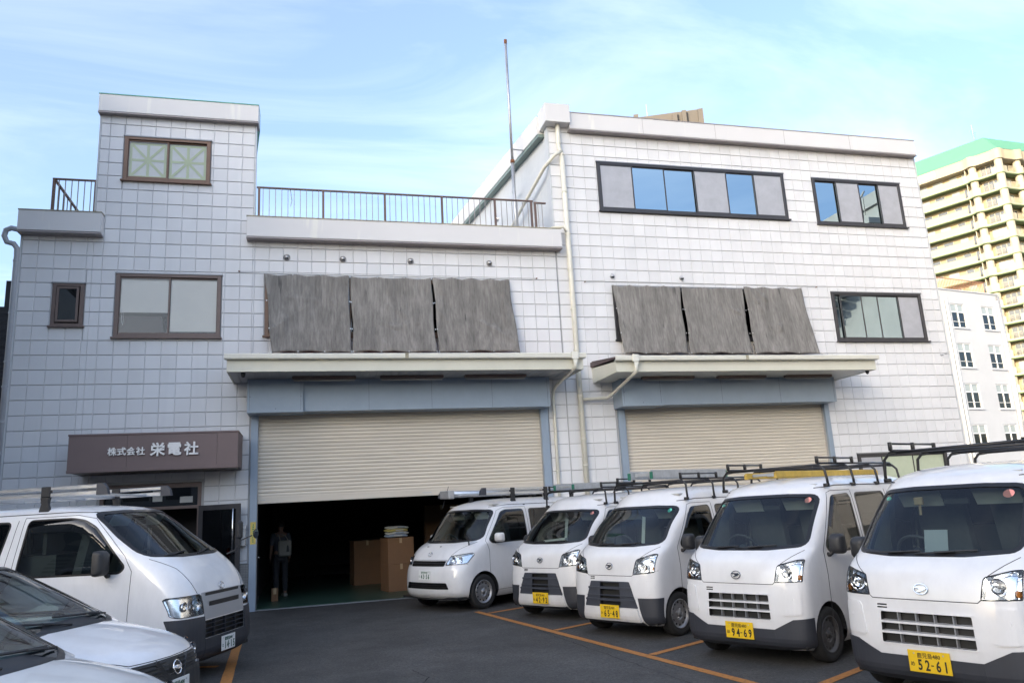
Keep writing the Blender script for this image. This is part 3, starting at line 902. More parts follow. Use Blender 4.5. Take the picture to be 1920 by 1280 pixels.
m = MB(); m.box(1.03, 1.95, 0.050, 0.054, 0.12, 1.27); m.build('blind', 'blind', w)
m = MB(); m.tube([(0.09, 0.042, 0.60), (0.10, 0.042, 0.33), (0.125, 0.042, 0.25), (0.135, 0.042, 0.36), (0.115, 0.042, 0.60)], 0.004, 5); m.build('blind_cord', 'white_plastic', w)
m = MB(); m.prism([(0.0, 0.04), (0.93, 0.04), (0.86, 0.46), (0.03, 0.46)], 0.075, 0.5); m.build('cabinet', 'dark_wood', w)
w = window('small_window', WIN['small'], 'brown_frame', [], fw=0.045)
m = MB(); m.box(0.05, 0.45, -0.005, 0.0, 0.06, 0.80); q = m.build('casement', 'brown_frame', w)
q.rotation_euler = (0, 0, 0)
m = MB()
m.box(0.06, 0.105, -0.075, -0.047, 0.06, 0.80); m.box(0.425, 0.47, -0.075, -0.047, 0.06, 0.80); m.box(0.1055, 0.4245, -0.075, -0.047, 0.76, 0.80); m.box(0.1055, 0.4245, -0.075, -0.047, 0.06, 0.105)
m.build('sash', 'brown_frame', w)
m = MB(); m.box(0.1, 0.43, -0.062, -0.058, 0.1, 0.77); m.build('pane', 'privacy_glass', w)
gA, gS = 'sky_glass', 'screen_mesh'
window('upper_window', WIN['b1'], 'dark_frame', [(0, .175, gS, 2), (.165, .345, gA, 0), (.335, .51, gA, 1), (.50, .68, gS, 2), (.67, .84, gA, 0), (.83, 1, gS, 2)])
window('upper_window', WIN['b2'], 'dark_frame', [(0, .27, gA, 1), (.25, .52, gS, 2), (.50, .76, gA, 1), (.74, 1, gS, 2)])
window('lower_window', WIN['b3'], 'dark_frame', [(0, .10, gA, 1), (.075, .32, gA, 2), (.30, .51, gA, 0), (.50, .76, gA, 1), (.74, 1, gS, 0)])
window('netted_window', WIN['netA'], 'bronze', [(i / 6 + (0 if i == 0 else -.006), (i + 1) / 6 + (0.006 if i < 5 else 0), 'window_glass', i % 2) for i in range(6)])
window('netted_window', WIN['netB'], 'dark_frame', [(i / 6 + (0 if i == 0 else -.006), (i + 1) / 6 + (0.006 if i < 5 else 0), 'window_glass', i % 2) for i in range(6)])
w = window('ground_window', WIN['b4'], 'dark_frame', [(0, .26, gS, 2), (.25, .62, 'frosted_green', 0), (.60, 1, 'frosted_green', 1)])

# --- shutters, jambs and shutter boxes
def shutter(name, x0, x1, zt, zb, y=0.075):
    root = empty(name, (x0, y, 0)); bobj(root)
    m = MB(); p = 0.077; prof = []
    z = zt
    while z > zb + 0.15:
        prof += [(0.0, z), (-0.012, z - 0.008), (-0.016, z - 0.030), (-0.013, z - 0.056), (0.0, z - 0.066)]
        z -= p
    prof.append((0.0, zb + 0.14))
    v = []; f = []
    for i, (yy, zz) in enumerate(prof):
        v += [(0, yy, zz), (x1 - x0, yy, zz)]
        if i: f.append((2 * i - 2, 2 * i - 1, 2 * i + 1, 2 * i))
    m.add(v, f)
    c = m.build('slat_curtain', 'shutter', root)
    if zb > 0.2:
        b = MB(); b.box(0, x1 - x0, -0.022, 0.02, zb + 0.012, zb + 0.139, 0.004); b.box(0, x1 - x0, -0.03, 0.028, zb, zb + 0.0115)
        bo = b.build('bottom_bar', 'shutter', root)
        h = MB(); h.box(0.06, 0.16, -0.04, -0.0225, zb + 0.06, zb + 0.075); h.box(3.42, 3.62, -0.027, -0.0225, zb + 0.055, zb + 0.075); h.build('lift_handle', 'steel', bo)
    return root
shutter('roller_shutter', 4.70, 10.88, 4.3, 2.10)
shutter('roller_shutter', 12.97, 18.45, 4.3, 0.02)
for (a, b, z) in ((4.555, 4.699, 3.95), (10.881, 11.06, 3.95), (12.80, 12.969, 3.9), (18.451, 18.585, 3.9)):
    m = MB(); m.box(a, b, -0.075, 0.06, 0.0, z, 0.004); jo = bpart(m, 'shutter_jamb', 'blue_steel')
m = MB(); m.box(4.575, 4.685, -0.079, -0.0755, 1.30, 1.74); ys = bpart(m, 'warning_label', 'yellow_label')
m = MB()
for i in range(9): m.box(4.615 + random.uniform(0, .012), 4.645 + random.uniform(-.01, .008), -0.0805, -0.0792, 1.335 + i * 0.042, 1.362 + i * 0.042)
m.build('printed_characters', 'green_ink', ys)
def shutter_box(x0, xm, x1, y0, ym, z0, z1):
    m = MB(); m.box(xm, x1, ym, -0.001, z0, z1, 0.003); o = bpart(m, 'shutter_box', 'blue_steel')
    m = MB(); m.box(x0, xm - 0.0005, y0, -0.001, z0 - 0.02, z1, 0.003); b = m.build('motor_cover', 'blue_steel', o)
    m = MB()
    n = max(3, int((x1 - xm) / 1.3)); d = (x1 - xm) / n
    for i in range(1, n): m.box(xm + d * i, xm + d * i + 0.004, ym - 0.0012, ym, z0 + 0.01, z1 - 0.01)
    m.box(x1 - 0.06, x1 - 0.055, ym - 0.0012, ym, z0 + 0.03, z1 - 0.03)
    for (xx) in (x0 + 0.045, xm - 0.05): m.box(xx, xx + 0.004, y0 - 0.0012, y0, z0 + 0.03, z1 - 0.05)
    for (xx, zz) in ((x0 + .05, z0 + .3), (xm - .055, z0 + .3), ((x0 + xm) / 2, z0 + .05)): m.box(xx, xx + 0.014, y0 - 0.004, y0, zz, zz + 0.014)
    m.build('cover_seam', 'dark_frame', o)
shutter_box(4.50, 5.61, 11.02, -0.52, -0.44, 3.93, 4.605)
shutter_box(12.72, 13.74, 18.53, -0.58, -0.50, 3.90, 4.52)

# --- canopies over the shutters
def canopy(name, label, x0, x1, yf, zs, roofmat, lights, drop_x, slats):
    root = empty(name, (x0, 0, zs)); bobj(root)
    L = x1 - x0
    m = MB(); m.box(0, L, yf, yf + 0.03, 0.0, 0.235, 0.003)
    m.prism([(-0.001, 0.0), (-0.001, 0.36), (yf + 0.031, 0.235), (yf + 0.031, 0.0)], 0.0, 0.03, 'yz')
    m.prism([(-0.001, 0.0), (-0.001, 0.36), (yf + 0.031, 0.235), (yf + 0.031, 0.0)], L - 0.03, L, 'yz')
    m.build('fascia', 'cream_metal', root)
    if slats:
        s = MB(); n = int(L / 0.15); w = (L - 0.07) / n
        for i in range(n):
            s.box(0.035 + i * w, 0.035 + (i + 1) * w - 0.012, yf + 0.032, -0.002, 0.012, 0.022)
        s.box(0.032, L - 0.032, yf + 0.031, -0.002, 0.0225, 0.035); s.build('soffit_boards', 'soffit', root)
    else:
        s = MB(); s.box(0.031, L - 0.031, yf + 0.031, -0.002, 0.010, 0.025); s.build('soffit', 'gutter', root)
    r = MB(); r.add([(-0.03, yf - 0.05, 0.305), (L + 0.03, yf - 0.05, 0.305), (L + 0.03, -0.001, 0.50), (-0.03, -0.001, 0.50),
                     (-0.03, yf - 0.05, 0.285), (L + 0.03, yf - 0.05, 0.285), (L + 0.03, -0.001, 0.38), (-0.03, -0.001, 0.38)],
                    [(0, 1, 2, 3), (4, 5, 6, 7), (0, 1, 5, 4), (1, 2, 6, 5), (3, 0, 4, 7)])
    ro = r.build('roof_sheet', roofmat, root)
    k = MB(); n = int(L / 0.30)
    for i in range(n + 1):
        x = 0.02 + i * (L - 0.04) / n
        k.bar((x, yf - 0.05, 0.318), (x, -0.002, 0.513), 0.022, 0.03)
    k.build('roof_rib', roofmat, ro)
    # gutter: a rolled trough in front of the fascia
    gpr = [(0.0, 0.25), (-0.004, 0.235), (-0.10, 0.238), (-0.112, 0.262), (-0.112, 0.335), (-0.10, 0.345), (-0.097, 0.335), (-0.095, 0.258), (-0.004, 0.252)]
    gm = MB(); gm.prism([(yf - 0.002 + a, b) for a, b in gpr], -0.04, L + 0.04, 'yz')
    for zz in (0.292, 0.315): gm.box(-0.04, L + 0.04, yf - 0.1185, yf - 0.1135, zz, zz + 0.008)
    go = gm.build('gutter', 'gutter', root)
    j = MB(); j.box(L * 0.47, L * 0.47 + 0.07, yf - 0.121, yf - 0.1, 0.245, 0.343); j.build('gutter_joint', 'coping', go)
    dx = drop_x - x0
    d = MB(); d.box(dx - 0.075, dx + 0.075, yf - 0.17, yf - 0.119, 0.20, 0.36, 0.006); d.prism([(dx - 0.05, 0.199), (dx + 0.05, 0.199), (dx + 0.04, 0.12), (dx - 0.04, 0.12)], yf - 0.16, yf - 0.122)
    d.build('gutter_outlet', 'gutter', go)
    for (a, b, y, dz) in lights:
        lt = MB(); lt.box(a - x0, b - x0, y - 0.06, y + 0.06, -0.050, 0.009, 0.006)
        lo = lt.build('batten_light', 'brown_frame', root)
        t = MB(); t.tube([(a - x0 + 0.03, y, -0.073), (b - x0 - 0.03, y, -0.073)], 0.016, 8); t.build('lamp_tube', 'tube_glass', lo, True)
    return root
canopy('canopy', '', 4.18, 11.52, -1.40, 4.60, 'red_roof', [(5.39, 6.68, -.75, 0), (7.18, 8.53, -.75, 0), (9.0, 10.38, -.75, 0)], 11.29, True)
canopy('canopy', '', 12.24, 18.98, -1.50, 4.515, 'dark_roof', [(13.15, 14.47, -.8, 0), (15.09, 16.38, -.8, 0), (16.92, 18.21, -.8, 0)], 12.66, False)
# little hooks standing on the canopy roofs
m = MB()
for x in (4.72, 11.25): m.tube([(x, -0.35, 5.0), (x, -0.35, 5.20)], 0.006, 5)
for x in (12.55, 18.4, 18.7): m.tube([(x, -0.35, 4.95), (x, -0.35, 5.14)], 0.006, 5)
bpart(m, 'tie_post', 'galv')

# --- drain pipes
def pipe(name, pts, r, mat, clips=()):
    m = MB(); m.tube(pts, r, 12); o = bpart(m, name, mat, None, True)
    for (x, y, z) in clips:
        c = MB(); c.lathe([(r + 0.001, -0.02), (r + 0.009, -0.018), (r + 0.009, 0.018), (r + 0.001, 0.02)], 14, (x, y, z), 'z'); c.build('pipe_collar', mat, o)
    return o
pipe('drain_pipe', [(11.78, -0.13, 11.14), (11.78, -0.13, 10.55), (11.80, -0.13, 10.42), (11.83, -0.14, 10.36)], 0.055, 'pipe', [(11.78, -.13, 10.6)])
pipe('drain_pipe', [(11.84, -0.13, 10.34), (11.85, -0.13, 7.0), (11.87, -0.13, 0.1)], 0.062, 'pipe', [(11.845, -.13, z) for z in (10.3, 9.3, 8.2, 7.3, 6.3, 5.3)] + [(11.865, -.13, z) for z in (4.2, 3.2, 2.6)])
pipe('branch_pipe', [(11.81, -0.16, 10.38), (11.62, -0.17, 10.25), (11.42, 0.05, 10.02), (11.22, 1.6, 9.55), (11.0, 3.6, 8.95)], 0.045, 'pipe')
pipe('branch_pipe', [(11.45, 0.2, 8.32), (11.46, -0.12, 8.36), (11.72, -0.20, 8.36), (11.78, -0.2, 8.25)], 0.03, 'pipe')
pipe('canopy_downpipe', [(11.29, -1.54, 4.74), (11.29, -1.53, 4.62), (11.23, -0.25, 4.42), (11.22, -0.12, 4.34), (11.20, -0.11, 4.2), (11.19, -0.11, 0.1)], 0.036, 'pipe', [(11.195, -.11, z) for z in (3.9, 3.2, 2.5)])
pipe('canopy_downpipe', [(12.66, -1.64, 4.65), (12.66, -1.62, 4.50), (12.56, -0.32, 4.18), (12.50, -0.2, 4.13), (11.93, -0.15, 4.12)], 0.036, 'pipe')
pipe('eaves_pipe', [(0.02, -0.12, 7.82), (-0.16, -0.12, 7.86), (-0.26, -0.1, 7.82), (-0.29, -0.08, 7.70), (-0.24, -0.06, 7.58), (-0.12, -0.04, 7.55), (-0.06, -0.02, 7.46), (-0.06, 0.0, 7.3), (-0.06, 0.0, 0.1)], 0.055, 'pipe_blue',
     [(-0.06, 0, z) for z in (7.2, 6.1, 5.1, 4.6, 3.9, 3.3)])

# --- vent hoods, eye hooks
def vent(x, z):
    m = MB(); prof = [(0.0, -0.085), (0.03, -0.08), (0.052, -0.06), (0.06, -0.03), (0.06, -0.0221), (0.075, -0.0221), (0.075, -0.001)]
    m.lathe(prof, 16, (x, 0, z), 'y'); o = bpart(m, 'vent_hood', 'steel', None, True)
    d = MB(); d.prism([(x - 0.045, z - 0.005), (x + 0.045, z - 0.005), (x + 0.035, z - 0.05), (x - 0.035, z - 0.05)], -0.083, -0.05); d.build('vent_mouth', 'plate_black', o)
for x in (5.24, 6.46, 7.99, 9.86): vent(x, 7.43)
for x in (12.96, 14.84): vent(x, 7.18)
m = MB()
for (y, z) in ((2.0, 10.2), (3.4, 9.95)): m.lathe([(0.0, -0.1), (0.06, -0.08), (0.08, -0.03), (0.09, 0)], 12, (11.42 + SK * y, y, z), 'x')
bpart(m, 'side_vent', 'steel', None, True)

# --- roof railings
def railing(name, x0, x1, y, zb, zt, posts, n):
    root = empty(name, (x0, y, zb)); bobj(root)
    H = zt - zb; L = x1 - x0
    m = MB(); m.box(0, L, -0.025, 0.025, H - 0.035, H, 0.004); m.build('top_rail', 'rail_brown', root)
    m = MB(); m.box(0.02, L - 0.02, -0.015, 0.015, 0.03, 0.06); m.build('bottom_rail', 'rail_brown', root)
    for p in posts:
        m = MB(); m.box(p - 0.025, p + 0.025, -0.0245, 0.0245, 0, H - 0.0355); m.build('post', 'rail_brown', root)
    bme = MB().box(-0.008, 0.008, -0.008, 0.008, 0.0605, H - 0.0355).mesh('baluster')
    bme.materials.append(MATS['baluster'])
    for i in range(1, n):
        x = L * i / n
        if min(abs(x - p) for p in posts) < 0.04: continue
        o = link('baluster', bme, None, root); o.location = (x, 0, 0)
    return root
railing('terrace_railing', 4.58, 11.05, 0.02, 8.30, 9.10, [0.05, 1.45, 2.85, 4.2, 5.5, 6.42], 48)
railing('terrace_railing', 11.07, 11.38, 0.02, 8.30, 9.06, [0.03], 3)
r = railing('stair_railing', 0.48, 1.34, 0.02, 8.235, 9.06, [0.03, 0.83], 7)
m = MB(); m.bar((0.05, 0.0, 0.78), (0.02, 2.6, 0.78), 0.05, 0.035)
for i in range(9): m.bar((0.05 - i * .004, 0.3 * i + 0.02, 0.02), (0.05 - i * .004, 0.3 * i + 0.02, 0.77), 0.016, 0.016)
m.build('return_rail', 'rail_brown', r)
m = MB(); m.tube([(0.70, 0.03, 0.83), (0.74, 0.03, 0.55), (0.71, 0.03, 0.42)], 0.009, 5)
o = m.build('strap', 'galv', None); o.location = (4.6, 0, 8.25); bobj(o)
# aerial pole on the terrace, propped off the roof edge
po = empty('antenna_pole', (10.93, 1.2, 7.9)); tag(po, 'tall thin grey metal pole standing on the roof terrace', 'pole')
m = MB(); m.tube([(0, 0, 0), (0, 0, 2.8)], 0.045, 10); m.tube([(0, 0, 2.8), (0, 0, 6.3)], 0.036, 10); m.build('mast', 'galv', po, True)
m = MB(); m.lathe([(0.05, 0), (0.06, 0.02), (0.06, 0.08), (0.05, 0.1)], 10, (0, 0, 2.75), 'z'); m.lathe([(0.0, 0), (0.045, 0.0), (0.045, 0.12), (0, 0.13)], 10, (0, 0, 6.3), 'z'); m.build('mast_cap', 'rust', po)
m = MB(); m.tube([(0, 0, 3.15), (0.46, 0.02, 3.15)], 0.022, 8); m.box(0.44, 0.46, -0.06, 0.06, 3.09, 3.21); m.build('wall_bracket', 'galv', po)

# --- entrance: sign canopy with raised letters
sg = empty('entrance_sign_canopy', (1.40, 0, 2.79)); bobj(sg)
m = MB()
m.box(0, 1.0, -1.0, -0.97, 0.055, 0.685); m.box(1.004, 2.60, -1.0, -0.97, 0.055, 0.685); m.box(2.604, 2.985, -1.0, -0.97, 0.055, 0.685)
m.build('front_panel', 'sign_brown', sg)
m = MB(); m.box(-0.01, 2.995, -1.015, -0.03, 0.6855, 0.72, 0.004); m.box(-0.005, 2.99, -1.012, -0.95, 0.0, 0.0545, 0.004)
m.box(-0.004, 0.0, -0.97, -0.03, 0.03, 0.685); m.box(2.986, 2.99, -0.97, -0.03, 0.03, 0.685); m.box(0.0005, 2.9855, -0.969, -0.03, 0.66, 0.685)
m.build('casing', 'sign_brown', sg)
m = MB(); n = 20
for i in range(n): m.box(0.01 + i * 0.148, 0.01 + i * 0.148 + 0.14, -0.949, -0.03, 0.012, 0.022)
m.box(0.005, 2.98, -0.949, -0.03, 0.0225, 0.03); m.build('soffit_boards', 'brown_frame', sg)
def letters(txt, size, x, z, y, parent, name, mat, pitch, ext=0.012, bold=0.0):
    for i, ch in enumerate(txt):
        me = text_mesh(ch, size, ext, bold)
        me.materials.append(MATS[mat])
        o = link(name, me, None, parent)
        o.rotation_euler = (R(90), 0, 0); o.location = (x + i * pitch, y, z)
letters('株式会社', 0.158, 0.755, 0.375, -1.026, sg, 'letter', 'letter', 0.163, 0.013, 0.0035)
letters('栄電社', 0.262, 1.545, 0.395, -1.03, sg, 'letter', 'letter', 0.297, 0.016, 0.0065)

# --- entrance porch: frame, opened glass door, notices
dr = empty('entrance', (1.75, 0, 0)); bobj(dr)
m = MB(); m.box(0.0, 0.07, -0.02, 0.14, 0, 2.59); m.box(1.80, 1.868, -0.02, 0.14, 0, 2.59); m.box(0.0705, 1.7995, -0.02, 0.14, 2.50, 2.59); m.box(0.0705, 1.7995, 0.0, 0.12, 2.08, 2.14)
m.box(0.90, 0.95, 0.0, 0.12, 0.0, 2.0795); m.build('door_frame', 'brown_frame', dr)
m = MB(); m.box(0.071, 1.80, 0.05, 0.056, 2.141, 2.50); m.build('transom_pane', 'privacy_glass', dr)
m = MB(); m.box(0.071, 0.899, 0.05, 0.056, 0.1, 2.0795); m.build('fixed_pane', 'privacy_glass', dr)
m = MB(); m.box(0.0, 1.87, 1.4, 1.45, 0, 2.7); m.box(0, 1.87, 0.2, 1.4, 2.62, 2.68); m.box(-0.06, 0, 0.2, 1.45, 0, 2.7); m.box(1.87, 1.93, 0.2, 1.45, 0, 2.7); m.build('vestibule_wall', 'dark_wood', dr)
m = MB(); m.box(0.95, 1.13, 0.044, 0.0495, 2.24, 2.45); m.build('notice', 'paper', dr)
m = MB(); m.box(1.46, 1.70, 0.044, 0.0495, 2.2, 2.32); m.build('notice', 'paper', dr)
leaf = empty('door_leaf', (1.84, -0.04, 0.02), R(-18), dr)
m = MB(); t = 0.035
m.box(0, 0.09, -t, 0, 0, 2.10); m.box(0.77, 0.86, -t, 0, 0, 2.10); m.box(0.0905, 0.7695, -t, 0, 2.0, 2.10); m.box(0.0905, 0.7695, -t, 0, 0.0, 0.13); m.build('leaf_frame', 'dark_frame', leaf)
m = MB(); m.box(0.085, 0.775, -0.02, -0.014, 0.12, 2.01); m.build('leaf_glass', 'privacy_glass', leaf)
m = MB(); m.tube([(0.73, -0.036, 2.02), (0.73, -0.085, 2.0), (0.73, -0.085, 1.15), (0.73, -0.036, 1.13)], 0.014, 8); m.build('pull_handle', 'chrome', leaf, True)
# nameplate and letter box
m = MB(); m.box(3.79, 4.085, -0.04, -0.0225, 1.44, 1.70, 0.002); nb = bpart(m, 'name_plate', 'navy_plate')
m = MB()
for i in range(8): m.box(3.83 + i * 0.030, 3.85 + i * 0.030, -0.0412, -0.0402, 1.60, 1.618)
for i in range(3): m.box(3.90 + i * 0.045, 3.932 + i * 0.045, -0.0412, -0.0402, 1.50, 1.53)
m.build('printed_characters', 'white_ink', nb)
m = MB(); m.box(4.105, 4.50, -0.16, -0.0225, 1.28, 1.68, 0.006); lb = bpart(m, 'letter_box', 'steel')
m = MB(); m.box(4.10, 4.505, -0.185, -0.10, 1.60, 1.69, 0.004); m.box(4.14, 4.465, -0.167, -0.1605, 1.56, 1.575); m.build('letter_flap', 'galv', lb)
m = MB(); m.box(4.20, 4.25, -0.163, -0.1605, 1.46, 1.53); m.build('name_card', 'paper', lb)
# small square mosaic on the wall foot
mo = MB(); mo.box(3.68, 4.55, -0.004, -0.001, 0, 0.925); ms = bpart(mo, 'mosaic_bed', 'grout')
mm = MB().box(0, 0.046, -0.008, -0.0045, 0, 0.046, 0.0015).mesh('mosaic_tile'); mm.materials.append(MATS['mosaic'])
fld = MB()
for i in range(17):
    for j in range(18):
        fld.box(3.69 + i * 0.0505, 3.69 + i * 0.0505 + 0.046, -0.009 - random.uniform(0, .0015), -0.0042, 0.01 + j * 0.0505, 0.01 + j * 0.0505 + 0.046)
q = fld.build('mosaic_tile_field', 'mosaic', ms); q['kind'] = 'stuff'
m = MB(); m.box(4.46, 4.54, -0.11, -0.01, 0, 0.34, 0.006); tp = bpart(m, 'standpipe_post', 'galv')
m = MB(); m.tube([(4.50, -0.06, 0.34), (4.50, -0.06, 0.44), (4.50, -0.13, 0.46), (4.50, -0.14, 0.40)], 0.014, 8); m.box(4.47, 4.53, -0.075, -0.045, 0.47, 0.485); m.build('tap', 'steel', tp)
m = MB()
for (x, y, z) in ((4.47, -1.22, 4.585), (18.86, -1.32, 4.51)):
    m.lathe([(0.0, -0.075), (0.03, -0.06), (0.04, -0.03), (0.045, 0.0), (0.045, 0.03), (0.0, 0.03)], 12, (x, y, z), 'z')
bpart(m, 'dome_camera', 'black_plastic', None, True)
m = MB(); m.tube([(22.40, -0.02, 5.35), (22.40, -0.02, 5.15), (22.52, -0.30, 5.22)], 0.008, 5); m.tube([(22.38, -0.02, 5.18), (22.50, -0.22, 5.16)], 0.006, 5); bpart(m, 'wall_bracket', 'galv')

# --- shade nets hung in front of the windows
def net(x0t, x1t, x0b, x1b, zt, zb, yb, seed, label, scallops, billow):
    rnd = random.Random(seed)
    nu, nv = 56, 40
    root = empty('shade_net', (x0t, -0.12, zb))
    tag(root, label, 'shade net', 'grey shade nets hung over the middle-floor windows')
    ph = [rnd.uniform(0, 6.28) for _ in range(8)]
    creases = [(rnd.uniform(0, 1), rnd.uniform(0.1, 1), rnd.uniform(-1.3, 1.3) + (1.57 if rnd.random() < .35 else 0), rnd.uniform(0.012, 0.035), rnd.uniform(0.25, 0.7), rnd.uniform(0.010, 0.026) * (0.6 + billow) * rnd.choice((1, 1, -1))) for _ in range(10)]
    v = []; f = []
    for j in range(nv + 1):
        t = j / nv
        for i in range(nu + 1):
            s = i / nu
            xa = x0t + (x1t - x0t) * s; xb = x0b + (x1b - x0b) * s
            x = xa + (xb - xa) * t + 0.012 * math.sin(9 * t + ph[0]) * (1 - abs(2 * s - 1))
            sag = 0.045 * (1 - abs(2 * ((s * scallops) % 1.0) - 1)) ** 0.8 * (1 - t) ** 3
            z = zt - sag - (zt - zb) * t + 0.012 * math.sin(7 * s + ph[1]) * t
            y = -0.13 + (yb + 0.13) * t ** 1.3
            fold = 0
            fold += 0.016 * math.sin(22 * s + 3 * t + ph[2]) * (1 - t) * (0.4 + 0.6 * t)
            fold += 0.030 * math.sin(6 * s + 5 * t * billow + ph[3]) * t * (1.2 - t)
            fold += billow * 0.060 * (1 - abs(math.sin(2.6 * (s + 0.9 * t) + ph[4]))) ** 1.6 * t
            fold += billow * 0.030 * (1 - abs(math.sin(6.5 * (s - 0.55 * t) + ph[5]))) ** 2 * t * (1.15 - t) * 3
            fold += 0.006 * math.sin(40 * s + ph[6])
            for (cs, ct, ca, cw_, cl_, amp) in creases:
                dx_, dt_ = s - cs, t - ct
                al = dx_ * math.sin(ca) + dt_ * math.cos(ca); pp = dx_ * math.cos(ca) - dt_ * math.sin(ca)
                fold += amp * math.exp(-abs(pp) / cw_) * math.exp(-(al / cl_) ** 2)
            x += (0.014 * math.sin(math.pi * t) + 0.012 * math.sin(9 * t + ph[7])) * ((1 - 2 * s) * abs(1 - 2 * s))
            z += 0.030 * abs(math.sin(3 * math.pi * s)) * t ** 6 * 1.2
            v.append((x - x0t, y + 0.12 - abs(fold) * 0.6 + fold * 0.5, z - zb))
    for j in range(nv):
        for i in range(nu):
            a = j * (nu + 1) + i
            f.append((a, a + 1, a + nu + 2, a + nu + 1))
    m = MB(); m.add(v, f); c = m.build('net_cloth', 'shade_net', root, True)
    sm = c.modifiers.new('thickness', 'SOLIDIFY'); sm.thickness = 0.004
    e = MB()
    for s in (0.0, 0.33, 0.66, 1.0):
        x = x0t + (x1t - x0t) * s - x0t
        e.lathe([(0.007, -0.004), (0.015, -0.004), (0.015, 0.004), (0.007, 0.004)], 8, (x, -0.02, zt - zb - 0.015), 'y')
        xb = x0b + (x1b - x0b) * s - x0t
        e.lathe([(0.007, -0.004), (0.015, -0.004), (0.015, 0.004), (0.007, 0.004)], 8, (xb, yb + 0.09, 0.02), 'y')
    for t in (0.35, 0.7):
        for (ta, tb) in ((x0t, x0b), (x1t, x1b)):
            e.lathe([(0.005, -0.004), (0.014, -0.004), (0.014, 0.004), (0.005, 0.004)], 8, (ta + (tb - ta) * t - x0t, -0.035 + (yb + 0.10) * t ** 1.3, (zt - zb) * (1 - t)), 'y')
    e.build('eyelet', 'steel', root)
net(4.775, 6.585, 4.95, 6.61, 7.02, 5.20, -0.34, 1, 'flat grey shade net over the left shutter, nearest the office window', 3, 0.45)
net(6.605, 8.44, 6.65, 8.48, 7.00, 5.20, -0.34, 2, 'middle grey shade net of the three over the half-open left shutter', 3, 0.3)
net(8.465, 10.29, 8.53, 10.42, 7.02, 5.20, -0.34, 3, 'grey shade net with scalloped top at the right end above the left shutter', 4, 0.6)
net(12.90, 14.72, 12.97, 14.65, 6.94, 5.15, -0.34, 4, 'rumpled grey shade net at the left end above the closed right shutter', 4, 1.7)
net(14.76, 16.48, 14.72, 16.40, 6.93, 5.15, -0.34, 5, 'middle grey shade net of the three over the closed right shutter', 3, 1.1)
net(16.53, 18.22, 16.50, 18.36, 6.97, 5.15, -0.34, 6, 'rumpled grey shade net at the right end above the closed right shutter', 3, 2.0)
m = MB()
for (a, b, z) in ((4.26, 11.0, 7.055), (12.24, 18.75, 7.0)):
    m.tube([(a, -0.04, z + 0.02), (a + 0.5, -0.12, z), (b - 0.6, -0.12, z - 0.005), (b, -0.04, z + 0.02)], 0.004, 5)
bpart(m, 'net_wire', 'wire')
m = MB()
for (x, z) in ((4.25, 7.075), (11.0, 7.075), (12.23, 7.02), (18.75, 7.02)):
    m.tube([(x, -0.0225, z), (x, -0.05, z)], 0.012, 8); m.lathe([(0.010, -0.006), (0.022, -0.006), (0.022, 0.006), (0.010, 0.006)], 10, (x, -0.06, z), 'z')
bpart(m, 'eye_bolt', 'rust')
# ================================================================ surroundings
def frame_dir(root_loc, ux, uy):
    """rotation so that local x runs along (ux, uy)"""
    return math.atan2(uy, ux)

# --- white five-storey block end wall, right of the company building
wb = empty('white_block', (46.0, 25.0, 0), math.atan2(0.19, 0.98))
tag(wb, 'plain white five-storey block with paired sash windows seen past the building corner', 'building')
Lw, Hw = 8.95, 15.15
WX = [(3.55, 5.05), (7.0 - 0.35, 8.15 - 0.35)]
WX = [(3.35, 4.85), (6.75, 8.25)]
WZ = [12.45, 9.6, 6.75, 3.9, 1.05]
m = MB()
xs2 = sorted({0, Lw} | {a for w in WX for a in w}); zs2 = sorted({0, Hw} | {a for z in WZ for a in (z, z + 1.75)})
for i in range(len(xs2) - 1):
    for j in range(len(zs2) - 1):
        xc, zc = (xs2[i] + xs2[i + 1]) / 2, (zs2[j] + zs2[j + 1]) / 2
        if any(a < xc < b for a, b in WX) and any(z < zc < z + 1.75 for z in WZ): continue
        m.box(xs2[i], xs2[i + 1], 0, 0.25, zs2[j], zs2[j + 1])
m.box(Lw - 0.25, Lw, 0.2505, 30, 0, Hw); m.box(0, 0.25, 0.2505, 30, 0, Hw); m.box(0.2505, Lw - 0.2505, 29.7, 30, 0, Hw); m.box(0.2505, Lw - 0.2505, 0.2505, 29.7, Hw - 0.3, Hw - 0.05)
m.build('wall', 'white_render', wb)
m = MB(); m.box(-0.05, Lw + 0.05, -0.06, 0.3, Hw, Hw + 0.08); m.build('roof_coping', 'white_render', wb)
m = MB(); m.box(0.26, Lw - 0.26, 3.0, 3.1, 0, Hw - 0.31)
for z in WZ: m.box(0.26, Lw - 0.26, 0.26, 3.0, z - 0.75, z - 0.6)
m.build('inner_wall', 'interior_dark', wb)
